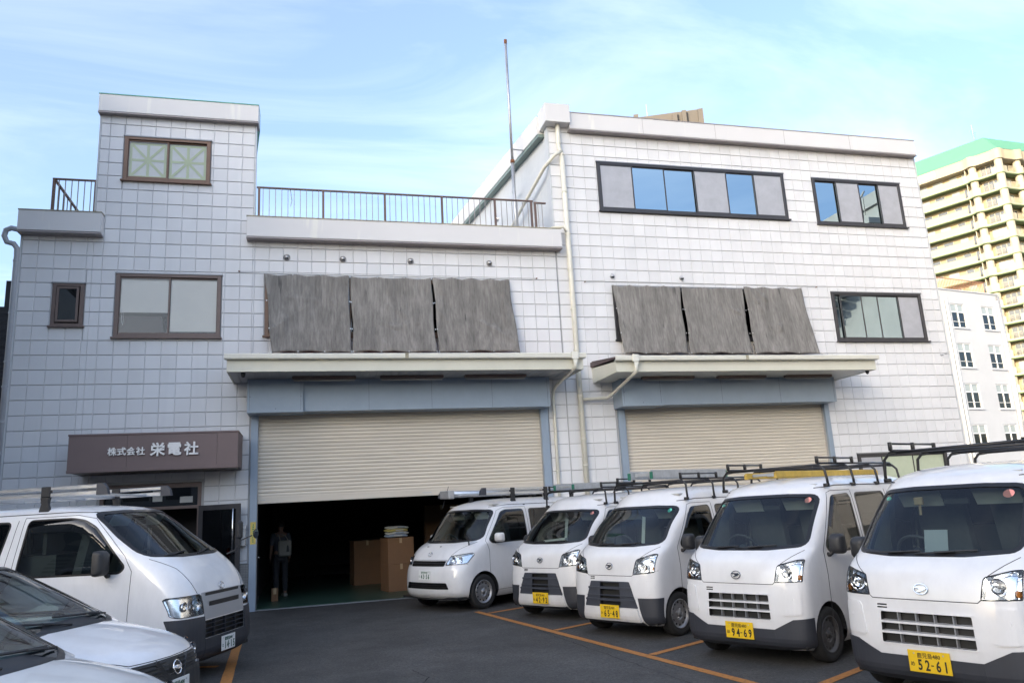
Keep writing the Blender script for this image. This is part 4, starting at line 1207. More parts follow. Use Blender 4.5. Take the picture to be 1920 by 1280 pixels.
for (a, b) in WX:
    for z in WZ:
        w = empty('window', (a, 0, z), 0, wb)
        W, H = b - a, 1.75
        f = MB(); f.box(0, 0.06, 0.05, 0.15, 0, H); f.box(W - 0.06, W, 0.05, 0.15, 0, H); f.box(0.0605, W - 0.0605, 0.05, 0.15, H - 0.06, H); f.box(0.0605, W - 0.0605, 0.05, 0.15, 0, 0.06); f.box(0.0605, W - 0.0605, 0.05, 0.15, 1.12, 1.19); f.box(W / 2 - 0.04, W / 2 + 0.04, 0.045, 0.155, 0.0605, H - 0.0605)
        f.build('frame', 'white_plastic', w)
        for (p, q, r, s, mt) in ((0.06, W / 2 - 0.04, 0.06, 1.12, 'window_glass'), (W / 2 + 0.04, W - 0.06, 0.06, 1.12, 'window_glass'), (0.06, W / 2 - 0.04, 1.19, H - 0.06, 'apt_pane_light'), (W / 2 + 0.04, W - 0.06, 1.19, H - 0.06, 'apt_pane_light')):
            MB().box(p, q, 0.09, 0.10, r, s).build('pane', mt, w)
        MB().box(-0.12, W + 0.12, -0.08, 0.05, -0.09, -0.001).build('sill', 'white_render', w)
        g2 = MB(); g2.box(0.061, W - 0.061, 0.0, 0.02, 0.42, 0.45); g2.build('guard_bar', 'white_plastic', w)
        if z in (6.75, 12.45) and a < 5:
            MB().box(W * .55, W * .9, 0.3, 0.34, 0.1, 1.1).build('curtain', 'blind', w)
for x in (2.45, 2.85, 8.55):
    m = MB(); m.tube([(x, -0.1, Hw - 0.5), (x, -0.1, 0.2)], 0.075, 8); m.build('drain_pipe', 'white_plastic', wb, True)
m = MB(); m.tube([(8.75, -0.12, Hw - 0.1), (8.75, -0.12, 0)], 0.10, 8); m.build('drain_pipe', 'galv', wb, True)
rl = empty('roof_railing', (0, 0, Hw + 0.08), 0, wb)
m = MB(); m.box(0.1, Lw - 0.6, 0.4, 0.44, 0.95, 1.0); m.box(0.1, Lw - 0.6, 0.4, 0.44, 0.1, 0.14)
m.build('rail', 'rust_rail', rl)
bm_ = MB().box(-0.015, 0.015, 0.405, 0.435, 0.0, 0.949).mesh('baluster'); bm_.materials.append(MATS['rust_rail'])
for i in range(47): link('baluster', bm_, None, rl).location = (0.15 + i * 0.175, 0, 0)

# --- tall cream apartment tower with green roof
tw = empty('apartment_tower', (116.7, 76.5, 0))
tag(tw, 'tall cream apartment tower with rounded balconies and green hipped roof', 'building')
LD = Vector((-0.41, 0.912)).normalized(); RD = Vector((1.0, 0.06)).normalized()
LN = Vector((-LD.y, LD.x)); LN = LN if LN.dot(Vector((-1, -1))) > 0 else -LN
RN = Vector((RD.y, -RD.x)); RN = RN if RN.y < 0 else -RN
# plan of the balcony edge, from far left round the corner to the right, with bulging bays
def plan(off=0.0, wave=1.0):
    P = []
    L = 34.0; bays = 4.3
    N = 150
    for i in range(N + 1):
        s = -L + i * (L * 0.82 + L) / N
        base = LD * (-s) if s < 0 else RD * s
        n = LN if s < 0 else RN
        if abs(s) < 1.2:
            t = (s + 1.2) / 2.4
            n = (LN * (1 - t) + RN * t).normalized()
            A = LD * 1.2; B = RD * 1.2
            base = A * (1 - t) ** 2 + B * t * t
        ph = ((s + 100 * bays) / bays) % 1.0
        bul = 0.55 * max(0, math.cos((ph if ph < 0.5 else ph - 1) * 2 * math.pi)) ** 2 * wave
        if s < -6.2: bul = 0
        P.append((base + n * (bul + off), s))
    return P
FH = 2.8
NF = 19
ZT = 55.0
def strip(pts, z0, z1, th, mb):
    n = len(pts); v = []
    for i, (p, s) in enumerate(pts):
        v += [(p.x, p.y, z0), (p.x, p.y, z1)]
    mb.add(v, [(2 * i, 2 * i + 2, 2 * i + 3, 2 * i + 1) for i in range(n - 1)])
def band(pa, pb, z, mb):
    v = []
    for (p, s), (q, _) in zip(pa, pb): v += [(p.x, p.y, z), (q.x, q.y, z)]
    mb.add(v, [(2 * i, 2 * i + 2, 2 * i + 3, 2 * i + 1) for i in range(len(pa) - 1)])
outer, inner = plan(0.0), plan(-0.12)
slab_in, wallp = plan(-1.6, 0.0), plan(-1.45, 0.0)
def solid_strip(name, mat, z0, z1, o_, i_, sel=None):
    o2 = [p for p in o_ if sel is None or sel(p[1])]; i2 = [p for p in i_ if sel is None or sel(p[1])]
    mb = MB(); strip(o2, z0, z1, 0, mb); strip(i2, z0, z1, 0, mb); band(o2, i2, z0, mb); band(o2, i2, z1, mb)
    return mb.build(name, mat, tw, True)
slab_o = plan(0.10)
mwall = MB(); strip(wallp, 0, ZT, 0, mwall)
a0, a1 = wallp[0][0], wallp[-1][0]
mwall.add([(a0.x, a0.y, 0), (a0.x + 16, a0.y + 6, 0), (a0.x + 16, a0.y + 6, ZT), (a0.x, a0.y, ZT), (a1.x, a1.y, 0), (a1.x - 2, a1.y + 20, 0), (a1.x - 2, a1.y + 20, ZT), (a1.x, a1.y, ZT)],
          [(0, 1, 2, 3), (4, 5, 6, 7), (1, 5, 6, 2)])
mwall.build('wall', 'apt_wall', tw)
def at_s(s, off):
    base = LD * (-s) if s < 0 else RD * s
    n = LN if s < 0 else RN
    return base + n * off, n
for k in range(NF):
    z = ZT - (k + 1) * FH
    if z < 6: break
    solid_strip('floor_slab', 'apt_green_edge', z - 0.42, z - 0.25, slab_o, slab_in)
    solid_strip('slab_edge', 'apt_pale', z - 0.249, z - 0.02, plan(0.06), slab_in)
    solid_strip('balcony_parapet', 'apt_cream', z, z + 1.02, outer, inner, lambda s: s < -5.6)
    solid_strip('balcony_parapet', 'apt_pale', z, z + 1.02, outer, inner, lambda s: -5.6 <= s <= -3.2)
    solid_strip('balcony_parapet', 'apt_pale', z, z + 1.02, outer, inner, lambda s: -1.6 <= s <= 1.7)
    solid_strip('balcony_parapet', 'apt_pale', z, z + 1.02, outer, inner, lambda s: 3.4 <= s <= 5.2)
    # bar railing in the gaps
    for (s0, s1) in ((-3.15, -1.65), (1.75, 3.35), (5.25, 9.0), (9.5, 13.5)):
        rb = MB(); n = int(abs(s1 - s0) / 0.14)
        for i in range(n + 1):
            p, nn = at_s(s0 + (s1 - s0) * i / n, 0.02)
            rb.bar((p.x, p.y, z), (p.x, p.y, z + 1.0), 0.03, 0.03)
        pa, _ = at_s(s0, 0.02); pb, _ = at_s(s1, 0.02)
        rb.bar((pa.x, pa.y, z + 1.0), (pb.x, pb.y, z + 1.0), 0.06, 0.05)
        rb.build('balcony_railing', 'apt_pale', tw)
    # windows on the recessed wall
    for (s0, s1, n) in ((-13.6, -12.2, 1), (-11.2, -9.6, 1), (-8.4, -7.2, 1), (-6.4, -5.0, 2), (-3.4, -0.9, 3), (1.4, 3.6, 3), (5.2, 7.6, 3), (9.4, 11.6, 3)):
        tall = n > 1
        pa, nn = at_s(s0, -1.40); pb, _ = at_s(s1, -1.40)
        d = (pb - pa); L = d.length; d.normalize()
        za, zb = (z + 0.02, z + 2.05) if tall else (z + 0.9, z + 2.05)
        wv = empty('window', (pa.x, pa.y, za), math.atan2(d.y, d.x), tw)
        lm = 'apt_pane_light' if random.random() < 0.45 else 'apt_window'
        for i in range(n):
            MB().box(L * i / n + 0.05, L * (i + 1) / n - 0.05, -0.03, 0.03, 0.05, zb - za - 0.05).build('pane', lm, wv)
        fm = MB()
        for i in range(n + 1): fm.box(L * i / n - 0.05, L * i / n + 0.05, -0.06, 0.04, 0, zb - za)
        fm.box(0, L, -0.055, 0.035, zb - za - 0.051, zb - za + 0.03); fm.build('frame', 'apt_pale', wv)
    # party walls between the balconies
    for s in (-5.4, 0.6, 4.6, 9.2):
        p, nn = at_s(s, -0.75); dd = nn
        MB().obox((p.x, p.y, z + 1.18), (dd.x, dd.y, 0), (-dd.y, dd.x, 0), (0, 0, 1), 0.65, 0.06, 1.18).build('party_wall', 'apt_pale', tw)
# rounded corner columns running the full height
for s in (-4.3, 0.0, 4.3):
    p, nn = at_s(s, -0.35)
    if s == 0: nn = (LN + RN).normalized(); p = nn * -0.45
    m = MB(); m.lathe([(0.62, 6), (0.62, ZT)], 18, (p.x, p.y, 0), 'z'); m.build('round_column', 'apt_pale', tw, True)
# eaves band and hipped green roof
solid_strip('eaves_band', 'apt_cream', ZT - 0.6, ZT + 1.1, plan(0.25), slab_in)
d_in, h_in = 4.4, 4.6
def off_corner(d):
    # intersection of the two eaves lines moved inward by d
    a = -LN * d; b2 = -RN * d
    M_ = Matrix(((LD.x, -RD.x), (LD.y, -RD.y))); t = M_.inverted() @ (b2 - a)
    return a + LD * t[0]
E0, E1 = off_corner(-0.3), off_corner(d_in)
ZL, ZH = ZT + 1.1, ZT + 1.1 + h_in
fl, fr_ = E0 + LD * 34, E0 + RD * 28
il, ir = E1 + LD * 34, E1 + RD * 28
m = MB(); m.add([(*fl, ZL), (*E0, ZL), (*E1, ZH), (*il, ZH)], [(0, 1, 2, 3)]); m.add([(*E0, ZL), (*fr_, ZL), (*ir, ZH), (*E1, ZH)], [(0, 1, 2, 3)])
bk = E1 + LD * 14 + RD * 14
m.add([(*E1, ZH), (*ir, ZH), (*(ir + LD * 12), ZH), (*bk, ZH), (*(il + RD * 12), ZH), (*il, ZH)], [(0, 1, 2, 3), (0, 3, 4, 5)])
m.build('green_roof', 'apt_green_roof', tw)
p, nn = at_s(-11.5, 0.3)
m = MB(); m.obox((p.x, p.y, ZT + 0.35), (LD.x, LD.y, 0), (nn.x, nn.y, 0), (0, 0, 1), 1.6, 0.05, 0.55); so = m.build('roof_sign', 'white_plastic', tw)
p, nn = at_s(-4.5, -5.0)
m = MB(); m.tube([(p.x, p.y, ZT + 5), (p.x, p.y, ZT + 9)], 0.05, 5)
for i in range(5): m.tube([(p.x - 0.9 + i * .1, p.y - .2, ZT + 7.6 - i * .35), (p.x + 0.9 - i * .1, p.y + .2, ZT + 7.6 - i * .35)], 0.03, 4)
m.build('television_aerial', 'galv', tw)

# --- beige block showing over the roof
bb = empty('beige_block', (31.2, 37.6, 0), math.atan2(-0.42, 0.91))
tag(bb, 'flat beige rooftop of a block showing just above the roof edge', 'building')
m = MB(); m.box(0, 6.5, 0, 14, 0, 33.3); m.box(0.95, 1.35, -0.3, 0, 31.6, 33.45); m.build('wall', 'beige_block', bb)
for (a, b, h) in ((4.1, 4.5, 0.5), (4.9, 5.25, 0.75), (6.2, 6.6, 0.6)):
    MB().box(a, b, -0.35, 0.4, 29.6, 32.95 + h * .35).build('roof_fin', 'beige_block', bb)
m = MB()
for k in range(10): m.box(0.05, 6.45, -0.05, -0.001, 2.6 + k * 3.0, 2.75 + k * 3.0)
m.build('string_course', 'beige_siding', bb)
m = MB(); m.tube([(2.2, 3, 32.4), (2.2, 3, 36.0)], 0.02, 5); m.build('aerial', 'galv', bb)

# --- low neighbour at the left edge and its corrugated screen
ln = empty('cream_house', (-9.0, 6.0, 0)); tag(ln, 'cream rendered house at the left edge behind the drain pipe', 'building')
m = MB(); m.box(0, 6.55, 0, 8, 2.6, 6.9); m.build('upper_wall', 'apt_pale', ln)
m = MB(); m.box(0, 6.6, -0.03, 8, 0, 2.6); m.build('lower_wall', 'dark_frame', ln)
m = MB(); m.box(-0.1, 6.65, -0.1, 8.1, 6.9, 7.0); m.box(0, 6.56, -0.02, -0.001, 6.0, 6.06); m.build('roof_edge', 'apt_cream', ln)
m = MB(); m.box(0.8, 2.4, -0.04, -0.031, 0.9, 2.0); m.build('window', 'apt_window', ln)
sc_ = empty('screen_post', (-0.42, 0.8, 0)); tag(sc_, 'dark corrugated metal screen on a post at the left edge', 'screen')
m = MB(); m.box(-0.05, 0.05, -0.05, 0.05, 0, 7.0); m.build('post', 'dark_frame', sc_)
m = MB()
for i in range(18): m.box(-0.28 - 0.004 * i, 0.06, -0.09 + 0.012 * (i % 2), -0.055 + 0.012 * (i % 2), 4.9 + i * 0.085, 4.98 + i * 0.085)
m.build('corrugated_sheet', 'dark_frame', sc_)

# --- buildings behind and beside the camera: two are added to shade the yard, the others show in the glass
def block(name, label, x0, x1, y0, y1, h, mat, winrows, face, parapet=0.6, wmat='apt_window'):
    r = empty(name, ((x0 + x1) / 2, (y0 + y1) / 2, 0)); cx, cy = (x0 + x1) / 2, (y0 + y1) / 2
    tag(r, label, 'building')
    m = MB(); m.box(x0 - cx, x1 - cx, y0 - cy, y1 - cy, 0, h); m.build('wall', mat, r)
    m = MB(); m.box(x0 - cx - 0.15, x1 - cx + 0.15, y0 - cy - 0.15, y1 - cy + 0.15, h, h + parapet); m.build('roof_edge', 'grey_conc', r)
    wm = {}
    for (z, hh, step, ww) in winrows:
        for fc in face:
            if fc in 'NS':
                n = int((x1 - x0 - 1.5) / step); yy = y1 if fc == 'N' else y0
                me = MB().box(0, ww, -0.03, 0.03, 0, hh).mesh('window'); me.materials.append(MATS[wmat])
                for i in range(n):
                    link('window', me, None, r).location = (x0 - cx + 1 + i * step, yy - cy, z)
            else:
                n = int((y1 - y0 - 1.5) / step); xx = x1 if fc == 'E' else x0
                me = MB().box(-0.03, 0.03, 0, ww, 0, hh).mesh('window'); me.materials.append(MATS[wmat])
                for i in range(n):
                    link('window', me, None, r).location = (xx - cx, y0 - cy + 1 + i * step, z)
    return r
block('apartment_block', 'long low grey building behind the photographer', -30, 40, -62, -48, 8.5, 'grey_conc', [(1 + 2.9 * k, 1.5, 3.0, 1.8) for k in range(2)], 'N')
b = block('shading_house', 'unseen dark house added on the left to shade the facade', -11, -0.9, -8.4, -1.0, 11.6, 'dark_siding', [(1.0 + 3.1 * k, 1.2, 3.4, 1.7) for k in range(3)], 'EN')  # added out of view, shaped to shade the left end of the facade
m = MB()
for k in range(36): m.box(10.1 / 2 + 0.001, 10.1 / 2 + 0.02, -3.65, 3.65, 0.2 + k * 0.31, 0.2 + k * 0.31 + 0.29)
m.build('siding_boards', 'dark_siding', b)
block('sun_blocker', 'unseen grey block added far left to hold back the sun', -74, -60, -78, -40, 41.8, 'grey_conc', [(1.0 + 2.9 * k, 1.5, 3.2, 1.8) for k in range(13)], 'EN')  # added out of view, sized to keep direct sun off facade and yard
b = block('grey_stair_building', 'grey concrete building with an outdoor stair on the right of the yard', 31, 44, -34, -2, 14.5, 'grey_conc', [(1.0, 1.3, 4.0, 1.6), (4.2, 1.3, 4.0, 1.6)], 'W')
m = MB(); cx = -6.5
for i in range(22):
    m.box(cx - 1.2, cx - 0.01, -2 + i * 0.45, -2 + i * 0.45 + 0.5, 7.0 + i * 0.30, 7.25 + i * 0.30)
m.build('outdoor_stair', 'grey_conc', b)
m = MB()
for i in range(0, 66): m.box(cx - 1.18, cx - 1.15, -2 + i * 0.15, -1.975 + i * 0.15, 7.2 + i * 0.1, 8.2 + i * 0.1)
m.bar((cx - 1.165, -2, 8.2), (cx - 1.165, 7.9, 14.8), 0.05, 0.06); m.build('stair_railing', 'dark_frame', b)
# ================================================================ vehicles
def interp(keys, z):
    """monotone cubic through (z, a, b, ...) rows"""
    K = np.array(keys, float); x = K[:, 0]; Y = K[:, 1:]
    h = np.diff(x); d = np.diff(Y, axis=0) / h[:, None]
    M = np.zeros_like(Y)
    for c in range(Y.shape[1]):
        for i in range(1, len(x) - 1):
            if d[i - 1, c] * d[i, c] > 0:
                w1, w2 = 2 * h[i] + h[i - 1], h[i] + 2 * h[i - 1]
                M[i, c] = (w1 + w2) / (w1 / d[i - 1, c] + w2 / d[i, c])
        M[0, c] = d[0, c]; M[-1, c] = d[-1, c]
    i = int(np.clip(np.searchsorted(x, z) - 1, 0, len(x) - 2)); t = (z - x[i]) / h[i]
    return ((1 + 2 * t) * (1 - t) ** 2) * Y[i] + (t * (1 - t) ** 2) * h[i] * M[i] + (t * t * (3 - 2 * t)) * Y[i + 1] + (t * t * (t - 1)) * h[i] * M[i + 1]

NFR, NSD, NRR = 14, 44, 8
def outline(row):
    """half plan outline at one level: front centre -> corner -> side -> rear centre"""
    xf, xr, w, Df, nf, Dr = row
    pts = []
    for i in range(NFR + 1):
        a = (i / NFR) * math.pi / 2
        a = a * 0.55 + 0.45 * math.pi / 2 * (i / NFR) ** 0.8
        a = min(a, math.pi / 2)
        s, c = max(math.sin(a), 0), max(math.cos(a), 0)
        pts.append((xf - Df * (1 - c ** (2 / nf)), w * s ** (2 / nf)))
    xa, xb = xf - Df, xr + Dr
    for i in range(1, NSD):
        pts.append((xa + (xb - xa) * i / NSD, w))
    for i in range(NRR, -1, -1):
        a = (i / NRR) * math.pi / 2
        s, c = max(math.sin(a), 0), max(math.cos(a), 0)
        pts.append((xr + Dr * (1 - c ** 0.5), w * s ** 0.5))
    return pts

def loft(keys, zs):
    bm = bmesh.new(); rings = []
    for z in zs:
        half = outline(interp(keys, z))
        full = half + [(x, -y) for x, y in half[-2:0:-1]]
        rings.append([bm.verts.new((x, y, z)) for x, y in full])
    n = len(rings[0])
    for a, b in zip(rings, rings[1:]):
        for i in range(n):
            j = (i + 1) % n
            try: bm.faces.new((a[i], a[j], b[j], b[i]))
            except ValueError: pass
    # roof cap: ladder across the top ring
    top = rings[-1]; h = n // 2
    for i in range(h):
        a, b = top[i], top[i + 1]; c, d = top[(n - i - 1) % n], top[(n - i) % n]
        q = []
        for v in (a, b, c, d):
            if v not in q: q.append(v)
        if len(q) >= 3:
            try: bm.faces.new(q)
            except ValueError: pass
    bmesh.ops.remove_doubles(bm, verts=bm.verts, dist=1e-4)
    bmesh.ops.recalc_face_normals(bm, faces=bm.faces)
    for f in bm.faces: f.smooth = True
    return bm

def cut(bm, poly, view, keep):
    """split the shell along a convex polygon drawn in front ('f': y,z) or side ('s': x,z) view; returns faces inside"""
    A = sum(poly[i - 1][0] * poly[i][1] - poly[i][0] * poly[i - 1][1] for i in range(len(poly)))
    if A < 0: poly = poly[::-1]
    ia = 1 if view == 'f' else 0
    u0, u1 = min(p[0] for p in poly) - .25, max(p[0] for p in poly) + .25
    z0, z1 = min(p[1] for p in poly) - .25, max(p[1] for p in poly) + .25
    faces = []
    for f in bm.faces:
        c = f.calc_center_median()
        if u0 < c[ia] < u1 and z0 < c.z < z1 and keep(c, f.normal): faces.append(f)
    N = len(poly)
    for i in range(N):
        a, b = poly[i], poly[(i + 1) % N]
        nx, nz = b[1] - a[1], -(b[0] - a[0])
        L = math.hypot(nx, nz)
        if L < 1e-7: continue
        nx /= L; nz /= L
        co = (0, a[0], a[1]) if view == 'f' else (a[0], 0, a[1])
        no = (0, nx, nz) if view == 'f' else (nx, 0, nz)
        geom = list({*faces, *(e for f in faces for e in f.edges), *(v for f in faces for v in f.verts)})
        r = bmesh.ops.bisect_plane(bm, geom=geom, dist=1e-6, plane_co=co, plane_no=no)
        out = []
        for f in r['geom']:
            if isinstance(f, bmesh.types.BMFace):
                c = f.calc_center_median()
                if (c[ia] - a[0]) * nx + (c.z - a[1]) * nz < 0: out.append(f)
        faces = out
        if not faces: return []
    return faces

def take(bm, faces, remove=True):
    """copy faces into a new bmesh; optionally delete them from the shell"""
    nb = bmesh.new(); vm = {}
    for f in faces:
        vs = []
        for v in f.verts:
            if v not in vm:
                vm[v] = nb.verts.new(v.co)
                vm[v].normal = v.normal
            vs.append(vm[v])
        try:
            q = nb.faces.new(vs); q.smooth = True
        except ValueError: pass
    nrm = {nv: v.normal.copy() for v, nv in vm.items()}
    if remove: bmesh.ops.delete(bm, geom=faces, context='FACES')
    return nb, nrm

def push(nb, nrm, d):
    for v in nb.verts: v.co += nrm[v] * d
def rim(nb, nrm, d):
    """turn the border inward by d to give the piece an edge"""
    for e in [e for e in nb.edges if len(e.link_faces) == 1]:
        a, b = e.verts
        c = nb.verts.new(a.co + nrm[a] * d); q = nb.verts.new(b.co + nrm[b] * d)
        try: nb.faces.new((a, b, q, c))
        except ValueError: pass

def bm_obj(nb, name, mat, parent, smooth=True):
    bmesh.ops.remove_doubles(nb, verts=nb.verts, dist=1e-5)
    bmesh.ops.recalc_face_normals(nb, faces=nb.faces)
    me = bpy.data.meshes.new(name)
    for f in nb.faces: f.smooth = smooth
    nb.to_mesh(me); nb.free()
    return link(name, me, mat, parent)

FRONT = lambda c, n: n.x > 0.12
def SIDE(s, lim=0.25): return lambda c, n: n.y * s > lim
def grow(poly, d):
    """offset a convex polygon outward"""
    cx = sum(p[0] for p in poly) / len(poly); cz = sum(p[1] for p in poly) / len(poly)
    A = sum(poly[i - 1][0] * poly[i][1] - poly[i][0] * poly[i - 1][1] for i in range(len(poly)))
    P = poly if A > 0 else poly[::-1]
    out = []; N = len(P)
    for i in range(N):
        p0, p1, p2 = Vector(P[i - 1]), Vector(P[i]), Vector(P[(i + 1) % N])
        e1 = (p1 - p0); e2 = (p2 - p1)
        if e1.length < 1e-6 or e2.length < 1e-6: out.append(tuple(p1)); continue
        n1 = Vector((e1.y, -e1.x)).normalized(); n2 = Vector((e2.y, -e2.x)).normalized()
        b = n1 + n2
        if b.length < 1e-6: b = n1
        b.normalize(); k = 1 / max(0.35, b.dot(n1))
        out.append(tuple(p1 + b * d * k))
    return out
def mirror(poly): return [(-a, b) for a, b in poly][::-1]

def wheel(root, x, y, r, w, rimmat, side):
    wh = empty('wheel', (x, y, r), 0, root)
    s = side
    t = MB()
    prof = [(r * .66, -w / 2 * .85), (r * .80, -w / 2), (r * .93, -w / 2 * .98), (r * .99, -w / 2 * .72), (r, -w / 2 * .3), (r, w / 2 * .3), (r * .99, w / 2 * .72), (r * .93, w / 2 * .98), (r * .80, w / 2), (r * .66, w / 2 * .85)]
    t.lathe(prof, 36, (0, 0, 0), 'y'); t.build('tyre', 'rubber', wh, True)
    m = MB(); f = s * w / 2
    m.lathe([(r * .675, f * .72), (r * .665, f * .92), (r * .63, f * .90), (r * .60, f * .55), (r * .57, f * .50), (r * .40, f * .62), (r * .30, f * .70), (r * .23, f * .62), (r * .22, f * .45)], 32, (0, 0, 0), 'y')
    ro = m.build('rim', rimmat, wh, True)
    m = MB()
    m.lathe([(0.0, f * .78), (r * .12, f * .76), (r * .14, f * .6), (r * .235, f * .58)], 16, (0, 0, 0), 'y')
    for k in range(4):
        a = k * math.pi / 2 + 0.4
        m.lathe([(0.0, f * .74), (0.012, f * .73), (0.014, f * .6)], 6, (math.cos(a) * r * .20, 0, math.sin(a) * r * .20), 'y')
    m.build('hub', rimmat, wh, True)
    m = MB()
    for k in range(12):
        a = 2 * math.pi * k / 12
        c = (math.cos(a) * r * .50, 0, math.sin(a) * r * .50)
        m.lathe([(0.0, f * .586), (0.014, f * .585), (0.016, f * .5)], 8, c, 'y')
    m.build('rim_vent', 'plate_black', wh)
    m = MB(); m.lathe([(r * .655, -f * .5), (r * .655, f * .45)], 24, (0, 0, 0), 'y'); m.lathe([(0.0, f * .30), (r * .65, f * .30)], 24, (0, 0, 0), 'y'); m.build('brake_drum', 'plate_black', wh)
    return wh

def plate(root, x, y, z, mat, ink, top, kana, num, tilt=0.0):
    p = empty('license_plate', (x, y, z), 0, root); p.rotation_euler = (0, tilt, 0)
    m = MB(); m.box(-0.006, 0.0, -0.165, 0.165, -0.0825, 0.0825, 0.002); m.build('plate_sheet', mat, p)
    m = MB(); e = 0.0012
    m.box(0.0003, e, -0.160, 0.160, 0.0760, 0.0785); m.box(0.0003, e, -0.160, 0.160, -0.0785, -0.0760); m.box(0.0003, e, -0.1605, -0.158, -0.076, 0.076); m.box(0.0003, e, 0.158, 0.1605, -0.076, 0.076)
    m.build('plate_rim', mat, p)
    def tx(body, size, yy, zz, sq, bold):
        me = text_mesh(body, size, 0.001, bold, 'CENTER', sq); me.materials.append(MATS[ink])
        o = link('plate_character', me, None, p); o.rotation_euler = (R(90), 0, R(90)); o.location = (0.0022, yy, zz)
    tx(top, 0.044, 0.0, 0.046, 0.92, 0.0)
    tx(kana, 0.042, -0.132, -0.022, 0.9, 0.0002)
    n = num.replace('-', '')
    ys = (-0.080, -0.022, 0.062, 0.120)
    for ch, yy in zip(n, ys): tx(ch, 0.110, yy + 0.006, -0.025, 0.68, 0.0028)
    m = MB(); m.box(0.0004, 0.0022, 0.012, 0.032, -0.0285, -0.0205); m.build('plate_dash', ink, p)
    m = MB()
    for yy in (-0.115, 0.115): m.lathe([(0.0, 0.004), (0.006, 0.003), (0.007, 0.0)], 8, (0, yy, 0.058), 'x')
    m.build('plate_bolt', 'galv', p)

def emblem(root, x, y, z, kind, tilt):
    e = empty('emblem', (x, y, z), 0, root); e.rotation_euler = (0, tilt, 0)
    m = MB()
    def ring(a, b, cy=0, cz=0, r=0.005, n=28): m.tube([(0.006, cy + a * math.cos(t * 2 * math.pi / n), cz + b * math.sin(t * 2 * math.pi / n)) for t in range(n)], r, 6, False, True)
    if kind == 'T':
        ring(0.058, 0.040); ring(0.034, 0.0165, 0, 0.021, 0.0045); ring(0.015, 0.037, 0, 0, 0.0045)
    elif kind == 'D':
        ring(0.055, 0.040)
        m.prism([(-0.042, 0.018), (0.030, 0.018), (0.046, 0.006), (0.02, -0.012), (-0.018, -0.026), (-0.036, -0.022), (-0.008, -0.004), (-0.014, 0.004), (-0.048, 0.006)], 0.002, 0.010, 'yz')
    else:
        ring(0.052, 0.052, 0, 0, 0.006)
        me = text_mesh('NISSAN', 0.026, 0.002, 0.0012); me.materials.append(MATS['chrome'])
        o = link('emblem_lettering', me, None, e); o.rotation_euler = (R(90), 0, R(90)); o.location = (0.016, 0, 0)
        m.box(0.002, 0.010, -0.060, 0.060, -0.015, 0.015)
    m.build('badge', 'chrome', e, kind != 'D')
    if kind == 'N':
        pass
    return e

def surf_x(bm_tree, y, z):
    h = bm_tree.ray_cast(Vector((1.0, y, z)), Vector((-1, 0, 0)))
    return h[0].x if h[0] else 0.0
def surf_y(bm_tree, x, z, s):
    h = bm_tree.ray_cast(Vector((x, 2.0 * s, z)), Vector((0, -s, 0)))
    return h[0].y if h[0] else 0.7 * s
from mathutils.bvhtree import BVHTree

def seam_front(tree, pts, w=0.006):
    P = []
    for i in range(len(pts) - 1):
        n = max(2, int(math.dist(pts[i], pts[i + 1]) / 0.03))
        P += [(pts[i][0] + (pts[i + 1][0] - pts[i][0]) * k / n, pts[i][1] + (pts[i + 1][1] - pts[i][1]) * k / n) for k in range(n)]
    P.append(pts[-1])
    return [(surf_x(tree, y, z) + 0.0005, y, z) for y, z in P]
def seam_side(tree, pts, s):
    P = []
    for i in range(len(pts) - 1):
        n = max(2, int(math.dist(pts[i], pts[i + 1]) / 0.03))
        P += [(pts[i][0] + (pts[i + 1][0] - pts[i][0]) * k / n, pts[i][1] + (pts[i + 1][1] - pts[i][1]) * k / n) for k in range(n)]
    P.append(pts[-1])
    return [(x, surf_y(tree, x, z, s) + 0.0005 * s, z) for x, z in P]

def pane_part(bm, root, poly, view, keep, gm, name, band=0.035, inset=0.004, frame='gasket', fname='window_seal'):
    """cut an opening, close it with a seal and a glass pane that follow the body"""
    big = cut(bm, grow(poly, band), view, keep)
    nb, nrm = take(bm, big)
    nb.normal_update()
    inner = cut(nb, poly, view, lambda c, n: True)
    gb = bmesh.new(); vm = {}
    for f in inner:
        vs = []
        for v in f.verts:
            if v not in vm: vm[v] = gb.verts.new(v.co)
            vs.append(vm[v])
        try: gb.faces.new(vs)
        except ValueError: pass
    bmesh.ops.delete(nb, geom=inner, context='FACES')
    nb.normal_update(); gb.normal_update()
    n1 = {v: v.normal.copy() for v in nb.verts}
    for v in nb.verts: v.co += n1[v] * 0.002
    rim(nb, n1, -0.022)
    so = bm_obj(nb, fname, frame, root, False)
    for v in gb.verts: v.co -= v.normal * inset
    return bm_obj(gb, name, gm, root), so

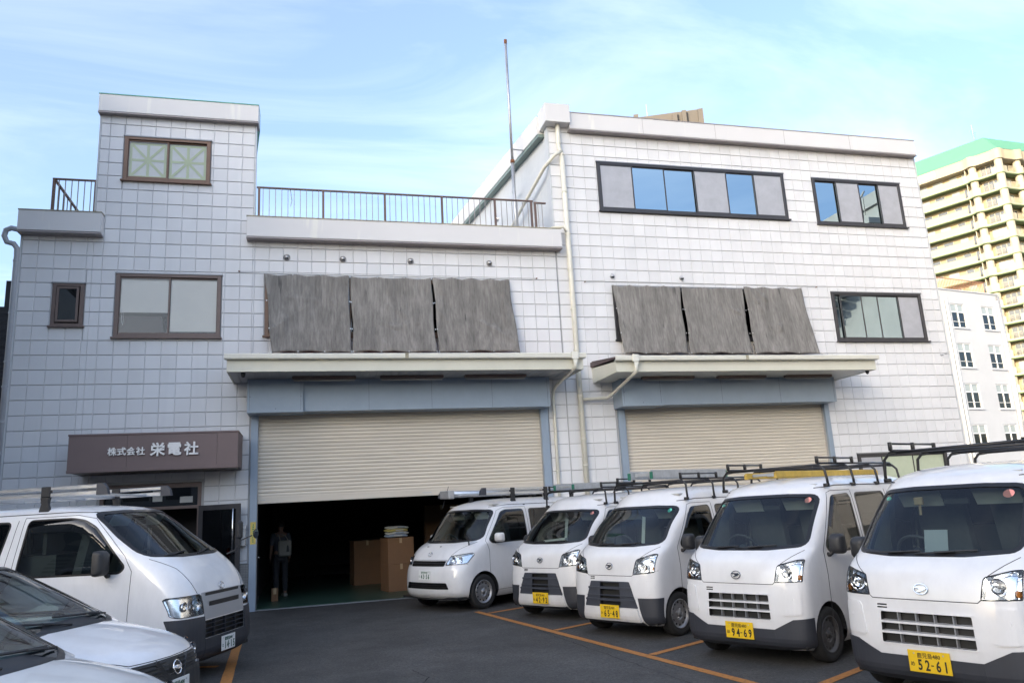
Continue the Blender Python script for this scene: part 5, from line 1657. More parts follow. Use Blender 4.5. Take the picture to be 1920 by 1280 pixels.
def lamp(bm, root, poly, side, depth, name='headlight', amber=None, bulb=None):
    """recessed headlight: dark rim, mirror bowl, bulb, clear lens"""
    faces = cut(bm, poly, 'f', lambda c, n: n.x > 0.05)
    hl = empty(name, (0, 0, 0), 0, root)
    nb, nrm = take(bm, faces)
    nb.normal_update()
    if sum(f.normal.x for f in nb.faces) < 0: bmesh.ops.reverse_faces(nb, faces=nb.faces)
    nb.normal_update()
    n1 = {v: v.normal.copy() for v in nb.verts}
    lens = nb.copy(); bowl = nb.copy(); wall = nb.copy()
    for b_, d in ((lens, 0.001),):
        b_.normal_update()
        for v in b_.verts: v.co += v.normal * d
    bm_obj(lens, 'lamp_lens', 'lens', hl)
    bowl.normal_update()
    for v in bowl.verts: v.co += v.normal * -depth
    bm_obj(bowl, 'reflector', 'reflector', hl)
    wall.normal_update()
    nw = {v: v.normal.copy() for v in wall.verts}
    bd = [e for e in wall.edges if len(e.link_faces) == 1]
    keepf = []
    for e in bd:
        a, b = e.verts
        c = wall.verts.new(a.co + nw[a] * -depth); q = wall.verts.new(b.co + nw[b] * -depth)
        try: keepf.append(wall.faces.new((a, b, q, c)))
        except ValueError: pass
    bmesh.ops.delete(wall, geom=[f for f in wall.faces if f not in set(keepf)], context='FACES')
    bm_obj(wall, 'lamp_rim', 'reflector', hl, False)
    cy = sum(p[0] for p in poly) / len(poly); cz = sum(p[1] for p in poly) / len(poly)
    xm = max(v.co.x for v in nb.verts)
    tree = BVHTree.FromBMesh(nb)
    if bulb:
        for (by, bz, br) in bulb:
            h = tree.ray_cast(Vector((1, by, bz)), Vector((-1, 0, 0)))
            if not h[0]: continue
            X = h[0].x
            m = MB(); m.lathe([(br * .25, X - depth * .95), (br * .6, X - depth * .85), (br * .92, X - depth * .55), (br, X - depth * .22), (br * 1.05, X - depth * .2)], 22, (0, by, bz), 'x'); m.build('bowl', 'chrome', hl, True)
            m = MB(); m.lathe([(0.0, X - depth * .40), (br * .16, X - depth * .45), (br * .22, X - depth * .9)], 12, (0, by, bz), 'x'); m.build('bulb', 'tube_glass', hl, True)
    if amber:
        (ay, az, aw, ah) = amber
        h = tree.ray_cast(Vector((1, ay, az)), Vector((-1, 0, 0)))
        if h[0]:
            X = h[0].x - 0.012
            m = MB(); m.box(X - 0.05, X - 0.006, ay - aw / 2, ay + aw / 2, az - ah / 2, az + ah / 2, 0.008); m.build('indicator', 'amber', hl)
    nb.free()
    return hl

def mirror_unit(root, x, y, z, s, mat, h=0.2, w=0.15):
    mr = empty('door_mirror', (x, y, z), 0, root)
    m = MB()
    prof = round_poly([(-w / 2, -h / 2), (w / 2, -h / 2), (w / 2 * .95, h / 2), (-w / 2 * .95, h / 2)], 0.045, 5)
    n = len(prof)
    v = []
    for (sc, dx) in ((1.0, -0.055), (1.03, -0.03), (0.98, 0.01), (0.80, 0.045), (0.45, 0.06)):
        v += [(dx, p[0] * sc, p[1] * sc) for p in prof]
    f = [tuple(range(n))[::-1]]
    for k in range(4):
        f += [(k * n + i, k * n + (i + 1) % n, (k + 1) * n + (i + 1) % n, (k + 1) * n + i) for i in range(n)]
    f.append(tuple(range(4 * n, 5 * n)))
    m.add(v, f); auto_smooth(m.build('mirror_shell', mat, mr), 50)
    g_ = MB(); g_.add([(-0.0565, p[0] * .9, p[1] * .9) for p in prof], [tuple(range(n))]); g_.build('mirror_glass', 'mirror_glass', mr)
    a = MB(); a.tube([(0, -s * w * .35, -h * .42), (0.0, -s * w * .55, -h * .55), (-0.01, -s * (w * .5 + 0.10), -h * .5)], [0.022, 0.022, 0.03], 8); a.build('mirror_arm', 'black_plastic', mr, True)
    return mr

def wiper(root, tree, a, b, c):
    """arm from pivot a to b, blade along b-c, in front view"""
    w = empty('wiper', (0, 0, 0), 0, root)
    def P(q, d): return (surf_x(tree, q[0], q[1]) + d, q[0], q[1])
    m = MB(); m.tube([P(a, 0.012), P(((a[0] + b[0]) / 2, (a[1] + b[1]) / 2), 0.032), P(b, 0.028)], 0.0075, 6); m.build('wiper_arm', 'black_plastic', w)
    m = MB(); N = 8
    m.tube([P((b[0] + (c[0] - b[0]) * t, b[1] + (c[1] - b[1]) * t), 0.015) for t in [-0.55 + 1.1 * k / N for k in range(N + 1)]], 0.009, 6); m.build('wiper_blade', 'black_plastic', w)

def steering(root, x, y, z, tilt, r=0.185):
    s = empty('steering_wheel', (x, y, z), 0, root); s.rotation_euler = (0, tilt, 0)
    m = MB(); m.tube([(0, r * math.cos(t * 2 * math.pi / 28), r * math.sin(t * 2 * math.pi / 28)) for t in range(28)], 0.014, 7, False, True)
    m.tube([(0, -r, 0), (0.03, 0, 0), (0, r, 0)], 0.016, 6); m.tube([(0.03, 0, 0), (0, 0, -r)], 0.016, 6); m.lathe([(0, -0.02), (0.06, -0.01), (0.06, 0.04), (0, 0.05)], 12, (0, 0, 0), 'x')
    m.tube([(0.03, 0, 0), (0.4, 0, 0)], 0.025, 6); m.build('steering_rim', 'dash', s, True)

def seat(root, x, y, z, w=0.46, hgt=0.62):
    s = empty('seat', (x, y, z), 0, root)
    m = MB(); m.box(-0.45, 0.05, -w / 2, w / 2, -0.06, 0.08, 0.04); m.build('cushion', 'seat_cloth', s)
    m = MB(); m.obox((-0.50, 0, 0.34), (0.22, 0, 0.97), (0, 1, 0), (0.97, 0, -0.22), hgt / 2, w / 2 * .95, 0.055); m.build('backrest', 'seat_cloth', s)
    m = MB(); m.box(-0.66, -0.57, -0.13, 0.13, 0.66, 0.84, 0.03); m.build('headrest', 'seat_cloth', s)

def tail_lamp(root, xr, y, z, s):
    m = MB(); m.box(xr - 0.012, xr + 0.05, y - 0.06, y + 0.06, z - 0.18, z + 0.18, 0.012); m.build('tail_light', 'tail_red', root)

def build_van(S):
    """one white van, nose at local x = 0, pointing along +x"""
    root = empty(S['name'])
    bm = loft(S['keys'], S['zs'])
    tree = BVHTree.FromBMesh(bm)
    P = S['paint']
    w = S['w']; L = S['L']
    # wheel arches
    for wx in S['wheels_x']:
        rr = S['wr'] + 0.055
        for s in (1, -1):
            circ = [(wx + rr * math.cos(2 * math.pi * k / 28), S['wr'] + rr * math.sin(2 * math.pi * k / 28)) for k in range(28)]
            circ = [(x, max(z, 0.12)) for x, z in circ]
            cl = []
            for q in circ:
                if not cl or math.dist(cl[-1], q) > 1e-4: cl.append(q)
            fc = cut(bm, cl, 's', SIDE(s, 0.15))
            nb, nrm = take(bm, fc); nb.free()
            m = MB(); ring = [(wx + (rr - 0.004) * math.cos(math.pi * k / 20), S['wr'] + (rr - 0.004) * math.sin(math.pi * k / 20)) for k in range(21)]
            v = []; f = []
            for i, (x, z) in enumerate(ring):
                yo = abs(surf_y(tree, x, max(z, S['z0'] + .05), s))
                v += [(x, s * (yo + 0.002), z), (x, s * (w - 0.30), z)]
                if i: f.append((2 * i - 2, 2 * i - 1, 2 * i + 1, 2 * i))
            v += [(wx - rr, s * (w - 0.30), 0.1), (wx + rr, s * (w - 0.30), 0.1)]
            m.add(v, f); m.build('wheel_well', 'black_plastic', root, True)
            m = MB(); m.add([(wx - rr, s * (w - 0.30), 0.12), (wx + rr, s * (w - 0.30), 0.12), (wx + rr, s * (w - 0.30), 0.8), (wx - rr, s * (w - 0.30), 0.8)], [(0, 1, 2, 3)]); m.build('well_wall', 'plate_black', root)
    # glass
    pane_part(bm, root, S['windshield'], 'f', FRONT, 'car_glass', 'windshield', S.get('wband', 0.03))
    for s in (1, -1):
        for (poly, gm) in S['side_glass']:
            pane_part(bm, root, poly, 's', SIDE(s, 0.3), gm, 'side_window', 0.022, fname='side_window_seal')
    rw = S['rear_window']
    pane_part(bm, root, rw, 'f', lambda c, n: n.x < -0.5, 'privacy_glass', 'rear_window', 0.02)
    # lights
    for s in (1, -1):
        poly = S['headlight'] if s > 0 else mirror(S['headlight'])
        MB().tube(seam_front(tree, list(poly) + [poly[0]]), 0.005, 4).build('lamp_surround', 'gasket', root)
        lamp(bm, root, poly, s, S.get('lamp_depth', 0.04), 'headlight', (S['amber'][0] * s, *S['amber'][1:]) if S.get('amber') else None, [(y * s, z, r) for y, z, r in S['bulbs']])
    S['front'](bm, root, tree)
    body = bm_obj(bm, 'body_shell', P, root)
    # seams
    for s in (1, -1):
        for pts in S['door_seams']: MB().tube(seam_side(tree, pts, s), 0.0035, 4).build('door_seam', 'seam', root)
    for pts in S['front_seams']: MB().tube(seam_front(tree, pts), 0.0035, 4).build('bonnet_seam', 'seam', root)
    for s in (1, -1): MB().tube(seam_side(tree, S['drip'], s), 0.006, 5).build('drip_rail', 'seam', root)
    # handles, mirrors
    for s in (1, -1):
        for (x, z) in S['handles']:
            y = surf_y(tree, x, z, s)
            m = MB(); m.box(x - 0.075, x + 0.075, min(y, y + 0.02 * s), max(y, y + 0.02 * s), z - 0.018, z + 0.018, 0.006); m.build('door_handle', S.get('handle_mat', 'black_plastic'), root)
        mx_, my_, mz_ = S['mirror']
        mirror_unit(root, mx_, s * my_, mz_, s, S['mirror_mat'], *S['mirror_size'])
    # wheels
    for wx in S['wheels_x']:
        for s in (1, -1): wheel(root, wx, s * (w - 0.095), S['wr'], 0.165, S['rim_mat'], s)
    # floor, dash, seats
    zf = S['floor']
    m = MB(); m.box(-L + 0.08, -0.10, -(w - .06), w - .06, S['z0'] + 0.02, S['z0'] + 0.06); m.build('underfloor', 'plate_black', root)
    m = MB(); m.box(-L + 0.1, -0.55, -(w - .305), w - .305, zf - 0.03, zf); m.build('cabin_floor', 'dash', root)
    wbx, wbz = S['ws_base']
    m = MB(); m.prism([(wbx - 0.20, wbz - 0.03), (wbx - 0.42, wbz - 0.01), (wbx - 0.50, wbz - 0.07), (wbx - 0.48, wbz - 0.45), (wbx - 0.22, wbz - 0.45)], -(w - 0.17), w - 0.17); m.prism([(wbx - 0.04, wbz - 0.035), (wbx - 0.205, wbz - 0.031), (wbx - 0.205, wbz - 0.2), (wbx - 0.06, wbz - 0.2)], -(w - 0.36), w - 0.36); m.build('dashboard', 'dash', root)
    steering(root, wbx - 0.52, -0.33, wbz - 0.02, R(28))
    for y in (-0.34, 0.34): seat(root, wbx - 0.62, y, zf + 0.42)
    m = MB(); m.box(-L + 0.4, wbx - 1.35, -(w - .16), w - .16, zf + 0.001, zf + 0.75); m.build('load', 'dash', root)
    m = MB(); m.box(wbx - 1.50, wbx - 1.45, -(w - 0.12), w - .12, zf + .76, S['roof_in']); m.build('cargo_bulkhead', 'interior_dark', root)
    m = MB(); m.box(-L + 0.15, S['liner_x'], -(w - .20), w - .20, S['roof_in'], S['roof_in'] + 0.02); m.build('headliner', 'headliner', root)
    for s in (1, -1):
        vx, vz = S['visor_at']
        m = MB(); m.obox((vx, s * 0.33, vz), (0, 1, 0), (0.55, 0, 0.83), (0.83, 0, -0.55), 0.19, 0.075, 0.008); m.build('sun_visor', 'headliner', root)
    m = MB(); m.box(S['visor_at'][0] + 0.02, S['visor_at'][0] + 0.05, -0.11, 0.11, S['visor_at'][1] - 0.06, S['visor_at'][1], 0.01); m.build('rear_view_mirror', 'black_plastic', root)
    for s in (1, -1): tail_lamp(root, -L, s * (w - 0.09), 0.95, s)
    m = MB(); m.box(-L - 0.05, -L + 0.05, -(w - 0.04), w - 0.04, S['z0'] + 0.05, S['z0'] + 0.27, 0.02); m.build('rear_bumper', 'bumper_grey', root)
    # windscreen wipers, rain visors
    for a, b, c in S['wipers']: wiper(root, tree, a, b, c)
    if S.get('rain_visor'):
        for s in (1, -1):
            m = MB(); pts = S['rain_visor']; v = []; f = []
            for i, (x, z, dz) in enumerate(pts):
                y = surf_y(tree, x, z, s)
                v += [(x, y + 0.003 * s, z + 0.012), (x, y + 0.035 * s, z - dz * .35), (x, y + 0.038 * s, z - dz)]
                if i:
                    a = 3 * (i - 1); b = 3 * i
                    f += [(a, b, b + 1, a + 1), (a + 1, b + 1, b + 2, a + 2)]
            m.add(v, f); m.build('rain_visor', 'visor_glass', root, True)
    return root, tree

def patch(bm, root, polys, name, mat, off=0.003, keep=FRONT, view='f', edge=-0.012, remove=False):
    """a trim panel that follows the body surface, standing proud of it"""
    nb = bmesh.new()
    for poly in polys:
        fs = cut(bm, poly, view, keep)
        t, nrm = take(bm, fs, remove)
        t.normal_update()
        if view == 'f' and sum(f.normal.x for f in t.faces) < 0: bmesh.ops.reverse_faces(t, faces=t.faces); t.normal_update()
        n1 = {v: v.normal.copy() for v in t.verts}
        for v in t.verts: v.co += n1[v] * off
        rim(t, n1, edge)
        me = bpy.data.meshes.new('t'); t.to_mesh(me); t.free(); nb.from_mesh(me); bpy.data.meshes.remove(me)
    return bm_obj(nb, name, mat, root, False)

def bars(tree, root, rows, name, mat, d0=-0.03, d1=0.004):
    """horizontal grille bars at (z0, z1, y0, y1)"""
    for (z0, z1, y0, y1) in rows:
        n = 10; v = []; f = []
        for i in range(n + 1):
            y = y0 + (y1 - y0) * i / n; x = surf_x(tree, y, (z0 + z1) / 2)
            v += [(x + d0, y, z0), (x + d1, y, z0 + 0.003), (x + d1, y, z1 - 0.003), (x + d0, y, z1)]
            if i:
                a = 4 * (i - 1); b = 4 * i
                f += [(a, a + 1, b + 1, b), (a + 1, a + 2, b + 2, b + 1), (a + 2, a + 3, b + 3, b + 2)]
        m = MB(); m.add(v, f); m.build(name, mat, root)

def hole(bm, root, poly, depth, name, mat):
    """recessed opening with a dark back"""
    fs = cut(bm, poly, 'f', FRONT)
    t, nrm = take(bm, fs); t.normal_update()
    if sum(f.normal.x for f in t.faces) < 0: bmesh.ops.reverse_faces(t, faces=t.faces)
    t.normal_update(); n1 = {v: v.normal.copy() for v in t.verts}
    bd = [(e.verts[0].co.copy(), e.verts[1].co.copy()) for e in t.edges if len(e.link_faces) == 1]
    for v in t.verts: v.co += Vector((-depth, 0, 0))
    for a, b in bd:
        vs = [t.verts.new(a), t.verts.new(b), t.verts.new(b - Vector((depth, 0, 0))), t.verts.new(a - Vector((depth, 0, 0)))]
        t.faces.new(vs)
    return bm_obj(t, name, mat, root, False)

def rack_tubes(root, name, front_x, rear_x, z, y, zrail, ydrip, zdrip, guard=0.09, ncross=3, guards=((0, .55), (0, .5)), mat='rack_black'):
    rk = empty(name, (0, 0, 0), 0, root)
    for i in range(ncross):
        x = front_x + (rear_x - front_x) * i / (ncross - 1)
        m = MB(); m.tube([(x, -y, z), (x, y, z)], 0.016, 8); m.build('cross_bar', mat, rk, True)
        for s in (1, -1):
            m = MB(); m.tube([(x, s * (y - 0.08), z - 0.002), (x, s * (y + .01), z - 0.012), (x, s * (y + 0.055), z - 0.06), (x, s * (ydrip + 0.015), zdrip + 0.07), (x, s * (ydrip + 0.018), zdrip + 0.01)], 0.015, 8)
            m.box(x - 0.025, x + 0.025, s * ydrip - 0.03, s * ydrip + 0.03, zdrip - 0.015, zdrip + 0.025, 0.006); m.build('rack_leg', mat, rk, True)
    for s in (1, -1):
        m = MB(); m.tube([(front_x, s * (y - .02), z + 0.022), (rear_x, s * (y - .02), z + 0.022)], 0.012, 8); m.build('side_rail', mat, rk, True)
        a, b = guards[0 if s > 0 else 1]
        xa = front_x + (rear_x - front_x) * a; xb = front_x + (rear_x - front_x) * b
        m = MB(); m.tube([(xa, s * (y - .02), z + guard), (xb, s * (y - .02), z + guard)], 0.010, 8)
        for k in range(3):
            x = xa + (xb - xa) * k / 2
            m.box(x - 0.02, x + 0.02, s * (y - .02) - 0.014, s * (y - .02) + 0.014, z + 0.02, z + guard + 0.016, 0.004)
        m.build('guard_rail', mat, rk, True)
    return rk

def arc(cx, cz, r, a0, a1, n=8): return [(cx + r * math.cos(R(a0 + (a1 - a0) * i / n)), cz + r * math.sin(R(a0 + (a1 - a0) * i / n))) for i in range(n + 1)]

# ---------------------------------------------------------------- kei vans (two generations of one type)
def kei_keys(ztop_ws, xtop):
    return [  # z, xf, xr, w, Df, nf, Dr
        (0.16, -0.10, -3.33, 0.690, 0.30, 4.4, 0.12),
        (0.21, -0.030, -3.38, 0.722, 0.30, 4.4, 0.12),
        (0.28, -0.004, -3.395, 0.735, 0.30, 4.4, 0.12),
        (0.45, 0.000, -3.395, 0.7375, 0.30, 4.4, 0.12),
        (0.66, -0.010, -3.395, 0.7375, 0.31, 4.4, 0.12),
        (0.80, -0.022, -3.39, 0.7375, 0.31, 4.4, 0.12),
        (0.93, -0.042, -3.385, 0.7375, 0.33, 4.3, 0.12),
        (1.03, -0.085, -3.38, 0.736, 0.36, 4.1, 0.12),
        (1.10, -0.165, -3.375, 0.733, 0.39, 3.9, 0.12),
        (1.14, -0.225, -3.37, 0.731, 0.41, 3.8, 0.12),
        (1.40, -0.480, -3.345, 0.705, 0.40, 3.6, 0.12),
        (ztop_ws, xtop, -3.31, 0.662, 0.38, 3.2, 0.13),
        (ztop_ws + 0.07, xtop - 0.07, -3.29, 0.640, 0.38, 3.0, 0.15),
        (1.815, -0.975, -3.24, 0.595, 0.42, 2.8, 0.2),
        (1.858, -1.14, -3.12, 0.52, 0.48, 2.6, 0.3),
        (1.880, -1.36, -2.95, 0.42, 0.50, 2.4, 0.4),
        (1.890, -1.66, -2.70, 0.26, 0.4, 2.1, 0.3)]
def zlist(keys, extra=()):
    ks = [k[0] for k in keys]; out = []
    for a, b in zip(ks, ks[1:]):
        n = max(1, int(round((b - a) / 0.035)))
        out += [a + (b - a) * i / n for i in range(n)]
    return out + [ks[-1]]
def kei_spec(gen):
    zt, xt = (1.70, -0.79) if gen == 2 else (1.645, -0.79)
    K = kei_keys(zt, xt)
    S = dict(name='kei_van', keys=K, zs=zlist(K), z0=0.16, w=0.7375, L=3.395, paint='van_white', wheels_x=(-0.53, -2.96), wr=0.272, rim_mat='rim_dark' if gen == 2 else 'rim_steel',
             windshield=round_poly([(-0.645, 1.182), (-0.3, 1.156), (0.3, 1.156), (0.645, 1.182), (0.60, zt - 0.052), (0.3, zt - 0.036), (-0.3, zt - 0.036), (-0.60, zt - 0.052)], [0.05, 0, 0, 0.05, 0.07, 0, 0, 0.07], 4),
             wband=0.032,
             side_glass=[(round_poly([(-0.66, 1.13), (-1.03, zt - 0.06), (-1.44, zt - 0.045), (-1.46, 1.08), (-0.74, 1.08)], 0.05, 4), 'car_glass'),
                         (round_poly([(-1.60, 1.08), (-1.60, zt - 0.045), (-2.34, zt - 0.045), (-2.34, 1.08)], 0.05, 4), 'privacy_glass'),
                         (round_poly([(-2.46, 1.08), (-2.46, zt - 0.045), (-3.16, zt - 0.055), (-3.20, 1.10)], 0.05, 4), 'privacy_glass')],
             rear_window=round_poly([(-0.55, 1.15), (0.55, 1.15), (0.5, 1.62), (-0.5, 1.62)], 0.06, 4),
             handles=[(-1.33, 0.98), (-1.72, 0.98)],
             mirror=(-0.66, 0.845, 1.16), mirror_mat='black_plastic', mirror_size=(0.20, 0.155),
             ws_base=(-0.25, 1.12), floor=0.56, roof_in=1.77, liner_x=-0.98, visor_at=(-0.95, zt - 0.12),
             door_seams=[[(-0.585, 0.30), (-0.60, 0.85), (-0.575, 1.10)], [(-1.525, 0.36), (-1.53, 1.1), (-1.51, zt)], [(-0.575, 1.10), (-0.98, zt - 0.01), (-1.06, zt + 0.01), (-1.51, zt + 0.01)], [(-2.40, 0.62), (-2.40, zt)]],
             drip=[(-0.92, zt + 0.045), (-1.2, zt + 0.068), (-3.22, zt + 0.055)],
             wipers=[((-0.1, 1.147), (0.22, 1.167), (0.52, 1.182)), ((-0.55, 1.152), (-0.2, 1.162), (0.05, 1.172))],
             rain_visor=[(-0.80, 1.33, 0.03), (-0.92, 1.50, 0.05), (-1.03, zt - 0.06, 0.085), (-1.12, zt - 0.045, 0.10), (-1.42, zt - 0.045, 0.10)])
    if gen == 2:
        S['headlight'] = round_poly([(0.445, 0.822), (0.703, 0.828), (0.708, 1.035), (0.66, 1.035), (0.475, 0.985)], [0.012, 0.012, 0.012, 0.03, 0.02], 3)
        S['bulbs'] = [(0.565, 0.915, 0.062)]; S['amber'] = (0.672, 0.865, 0.03, 0.05); S['lamp_depth'] = 0.042
        S['front_seams'] = [[(-0.72, 1.03), (-0.60, 1.06), (-0.40, 0.805)][1:], [(0.60, 1.085), (0.475, 0.98)], [(-0.60, 1.085), (-0.475, 0.98)], [(0.445, 0.825), (0.42, 0.80), (-0.42, 0.80), (-0.445, 0.825)]]
        S['front_seams'] = [[(0.67, 1.12), (0.60, 1.07), (0.50, 0.995)], [(-0.67, 1.12), (-0.60, 1.07), (-0.50, 0.995)], [(0.445, 0.823), (0.42, 0.800), (-0.42, 0.800), (-0.445, 0.823)], [(0.445, 0.823), (0.70, 0.826)], [(-0.445, 0.823), (-0.70, 0.826)]]
        def front(bm, root, tree):
            # unpainted lower bumper
            for poly in ([(-0.42, 0.165), (0.42, 0.165), (0.40, 0.365), (-0.40, 0.365)],):
                patch(bm, root, [poly], 'lower_bumper', 'bumper_grey', 0.010, edge=-0.02)
            for s in (1, -1):
                q = [(0.4205, 0.165), (0.732, 0.20), (0.7365, 0.475), (0.60, 0.465), (0.4005, 0.365)]
                patch(bm, root, [q if s > 0 else mirror(q)], 'bumper_corner', 'bumper_grey', 0.010, keep=lambda c, n: n.x > 0.02, edge=-0.02)
                q = [(0.50, 0.50), (0.685, 0.51), (0.685, 0.765), (0.535, 0.765)]
                patch(bm, root, [round_poly(q if s > 0 else mirror(q), 0.03, 3)], 'bumper_pad', S['paint'], 0.011, edge=-0.013)
                m = MB(); x = surf_x(tree, s * 0.62, 0.66) + 0.0115; m.lathe([(0.012, x - .002), (0.012, x + 0.002), (0, x + 0.002)], 10, (0, s * 0.62, 0.66), 'x'); m.build('parking_sensor', 'van_white_b', root)
            g = hole(bm, root, round_poly([(-0.37, 0.455), (0.37, 0.455), (0.36, 0.695), (-0.36, 0.695)], 0.012, 2), 0.06, 'grille_opening', 'plate_black')
            bars(tree, root, [(0.605, 0.628, -0.375, 0.375), (0.525, 0.548, -0.378, 0.378)], 'grille_bar', S['paint'], -0.055, 0.006)
            bars(tree, root, [(0.444, 0.456, -0.385, 0.385), (0.694, 0.706, -0.37, 0.37)], 'grille_edge', S['paint'], -0.04, 0.007)
            for y in (-0.22, -0.073, 0.073, 0.22):
                x = surf_x(tree, y, 0.57); m = MB(); m.box(x - 0.055, x - 0.012, y - 0.004, y + 0.004, 0.456, 0.694); m.build('grille_stay', 'grille_silver', root)
            hole(bm, root, [(-0.385, 0.722), (-0.30, 0.722), (-0.30, 0.734), (-0.385, 0.734)], 0.03, 'air_slot', 'plate_black')
            hole(bm, root, [(-0.385, 0.744), (-0.30, 0.744), (-0.30, 0.756), (-0.385, 0.756)], 0.03, 'air_slot', 'plate_black')
            emblem(root, surf_x(tree, 0.0, 0.885) + 0.002, 0.0, 0.885, 'D', R(-14))
        S['front'] = front
    else:
        S['headlight'] = round_poly([(0.40, 0.79), (0.69, 0.818), (0.70, 1.035), (0.665, 1.04), (0.445, 0.975)], [0.012, 0.012, 0.012, 0.02, 0.03], 3)
        S['bulbs'] = [(0.53, 0.885, 0.055), (0.655, 0.93, 0.04)]; S['amber'] = (0.665, 0.86, 0.025, 0.04)
        S['front_seams'] = [[(0.67, 1.12), (0.60, 1.07), (0.50, 0.995)], [(-0.67, 1.12), (-0.60, 1.07), (-0.50, 0.995)], [(0.40, 0.788), (0.38, 0.772), (-0.38, 0.772), (-0.40, 0.788)], [(0.40, 0.788), (0.72, 0.835)], [(-0.40, 0.788), (-0.72, 0.835)]]
        def front(bm, root, tree):
            hole(bm, root, [(-0.18, 0.395), (0.18, 0.395), (0.17, 0.685), (-0.17, 0.685)], 0.05, 'grille_opening', 'plate_black')
            patch(bm, root, [round_poly([(-0.46, 0.378), (0.46, 0.378), (0.335, 0.70), (-0.335, 0.70)], 0.015, 2)], 'grille_surround', 'grille_slate', 0.005, edge=-0.015)
            for s in (1, -1):
                q = [(0.47, 0.17), (0.728, 0.20), (0.7365, 0.50), (0.63, 0.50), (0.425, 0.50), (0.475, 0.37)]
                q = [(0.515, 0.165), (0.728, 0.20), (0.7365, 0.505), (0.452, 0.505), (0.485, 0.378)]
                patch(bm, root, [q if s > 0 else mirror(q)], 'bumper_corner', 'bumper_grey', 0.008, keep=lambda c, n: n.x > 0.02, edge=-0.02)
                q = [(0.42, 0.52), (0.60, 0.52), (0.70, 0.60), (0.70, 0.70), (0.36, 0.745)]
                patch(bm, root, [round_poly(q if s > 0 else mirror(q), 0.02, 2)], 'bumper_pad', S['paint'], 0.006, edge=-0.008)
            patch(bm, root, [round_poly([(-0.49, 0.215), (0.49, 0.215), (0.455, 0.370), (-0.455, 0.370)], 0.012, 2)], 'bumper_bar', S['paint'], 0.022, edge=-0.03)
            patch(bm, root, [[(-0.5, 0.165), (0.5, 0.165), (0.5, 0.212), (-0.5, 0.212)]], 'lower_lip', 'bumper_grey', 0.004, edge=-0.01)
            bars(tree, root, [(0.60, 0.632, -0.375, 0.375), (0.515, 0.53, -0.40, 0.40), (0.452, 0.484, -0.43, 0.43)], 'grille_bar', 'grille_slate', -0.03, 0.018)
            hole(bm, root, [(-0.345, 0.725), (-0.265, 0.725), (-0.265, 0.737), (-0.345, 0.737)], 0.03, 'air_slot', 'plate_black')
            hole(bm, root, [(-0.345, 0.745), (-0.265, 0.745), (-0.265, 0.757), (-0.345, 0.757)], 0.03, 'air_slot', 'plate_black')
            emblem(root, surf_x(tree, 0.0, 0.89) + 0.002, 0.0, 0.89, 'D', R(-14))
        S['front'] = front
    return S

def place(root, x, y, deg):
    root.location = (x, y, 0); root.rotation_euler = (0, 0, R(deg))
def ws_sticker(root, tree, y, z, r, mat, name='windscreen_sticker'):
    x = surf_x(tree, y, z) - 0.012
    m = MB(); m.lathe([(0, 0), (r, 0)], 14, (0, 0, 0), 'x'); o = m.build(name, mat, root); o.location = (x, y, z); o.rotation_euler = (0, R(-42), 0)

VG = 'white vans parked in the yard'
k2, t2_ = build_van(kei_spec(2))
k2b = copy_tree(k2)
k1, t1_ = build_van(kei_spec(1))
k1b = copy_tree(k1)
plate(k2, 0.020, 0.0, 0.335, 'plate_yellow', 'plate_black', '鹿児島480', 'め', '52-61')
plate(k2b, 0.020, 0.0, 0.335, 'plate_yellow', 'plate_black', '鹿児島480', 'ほ', '94-69')
plate(k1, 0.032, 0.0, 0.325, 'plate_yellow', 'plate_black', '鹿児島480', 'ひ', '65-48')
plate(k1b, 0.032, 0.02, 0.325, 'plate_yellow', 'plate_black', '鹿児島480', 'ね', '42-92')
place(k2, 10.51, -11.44, 201.8)
place(k2b, 10.12, -9.25, 206.8)
place(k1, 9.58, -6.95, 206.5)
place(k1b, 9.25, -4.81, 210.5)
tag(k2, 'white kei van nearest the camera on the right, yellow plate 52-61', 'van', VG)
tag(k2b, 'white kei van with slotted grille, yellow plate 94-69', 'van', VG)
tag(k1, 'white kei van with dark trapezoid grille, yellow plate 65-48', 'van', VG)
tag(k1b, 'white kei van with dark trapezoid grille, yellow plate 42-92', 'van', VG)
rack_tubes(k2, 'roof_rack', -1.02, -3.0, 2.03, 0.60, 2.0, 0.655, 1.765, 0.09, 4, ((0.6, .95), (0.0, .45)))
rack_tubes(k2b, 'roof_rack', -1.0, -2.9, 1.995, 0.60, 2.0, 0.655, 1.765, 0.085, 4, ((0, .45), (0, .40)))
rack_tubes(k1, 'roof_rack', -1.0, -2.9, 1.965, 0.60, 2.0, 0.645, 1.71, 0.09, 4, ((0, .45), (0, .40)))
rack_tubes(k1b, 'roof_rack', -1.0, -2.9, 1.955, 0.60, 2.0, 0.645, 1.71, 0.09, 4, ((0, .45), (0, .40)))
ws_sticker(k2, t2_, 0.50, 1.60, 0.045, 'sticker_red'); ws_sticker(k2, t2_, -0.53, 1.60, 0.022, 'sticker_green')
ws_sticker(k2b, t2_, 0.53, 1.62, 0.040, 'sticker_red'); ws_sticker(k2b, t2_, -0.54, 1.60, 0.02, 'sticker_green')
ws_sticker(k1, t1_, 0.52, 1.57, 0.035, 'sticker_green'); ws_sticker(k1b, t1_, 0.53, 1.57, 0.035, 'sticker_red')
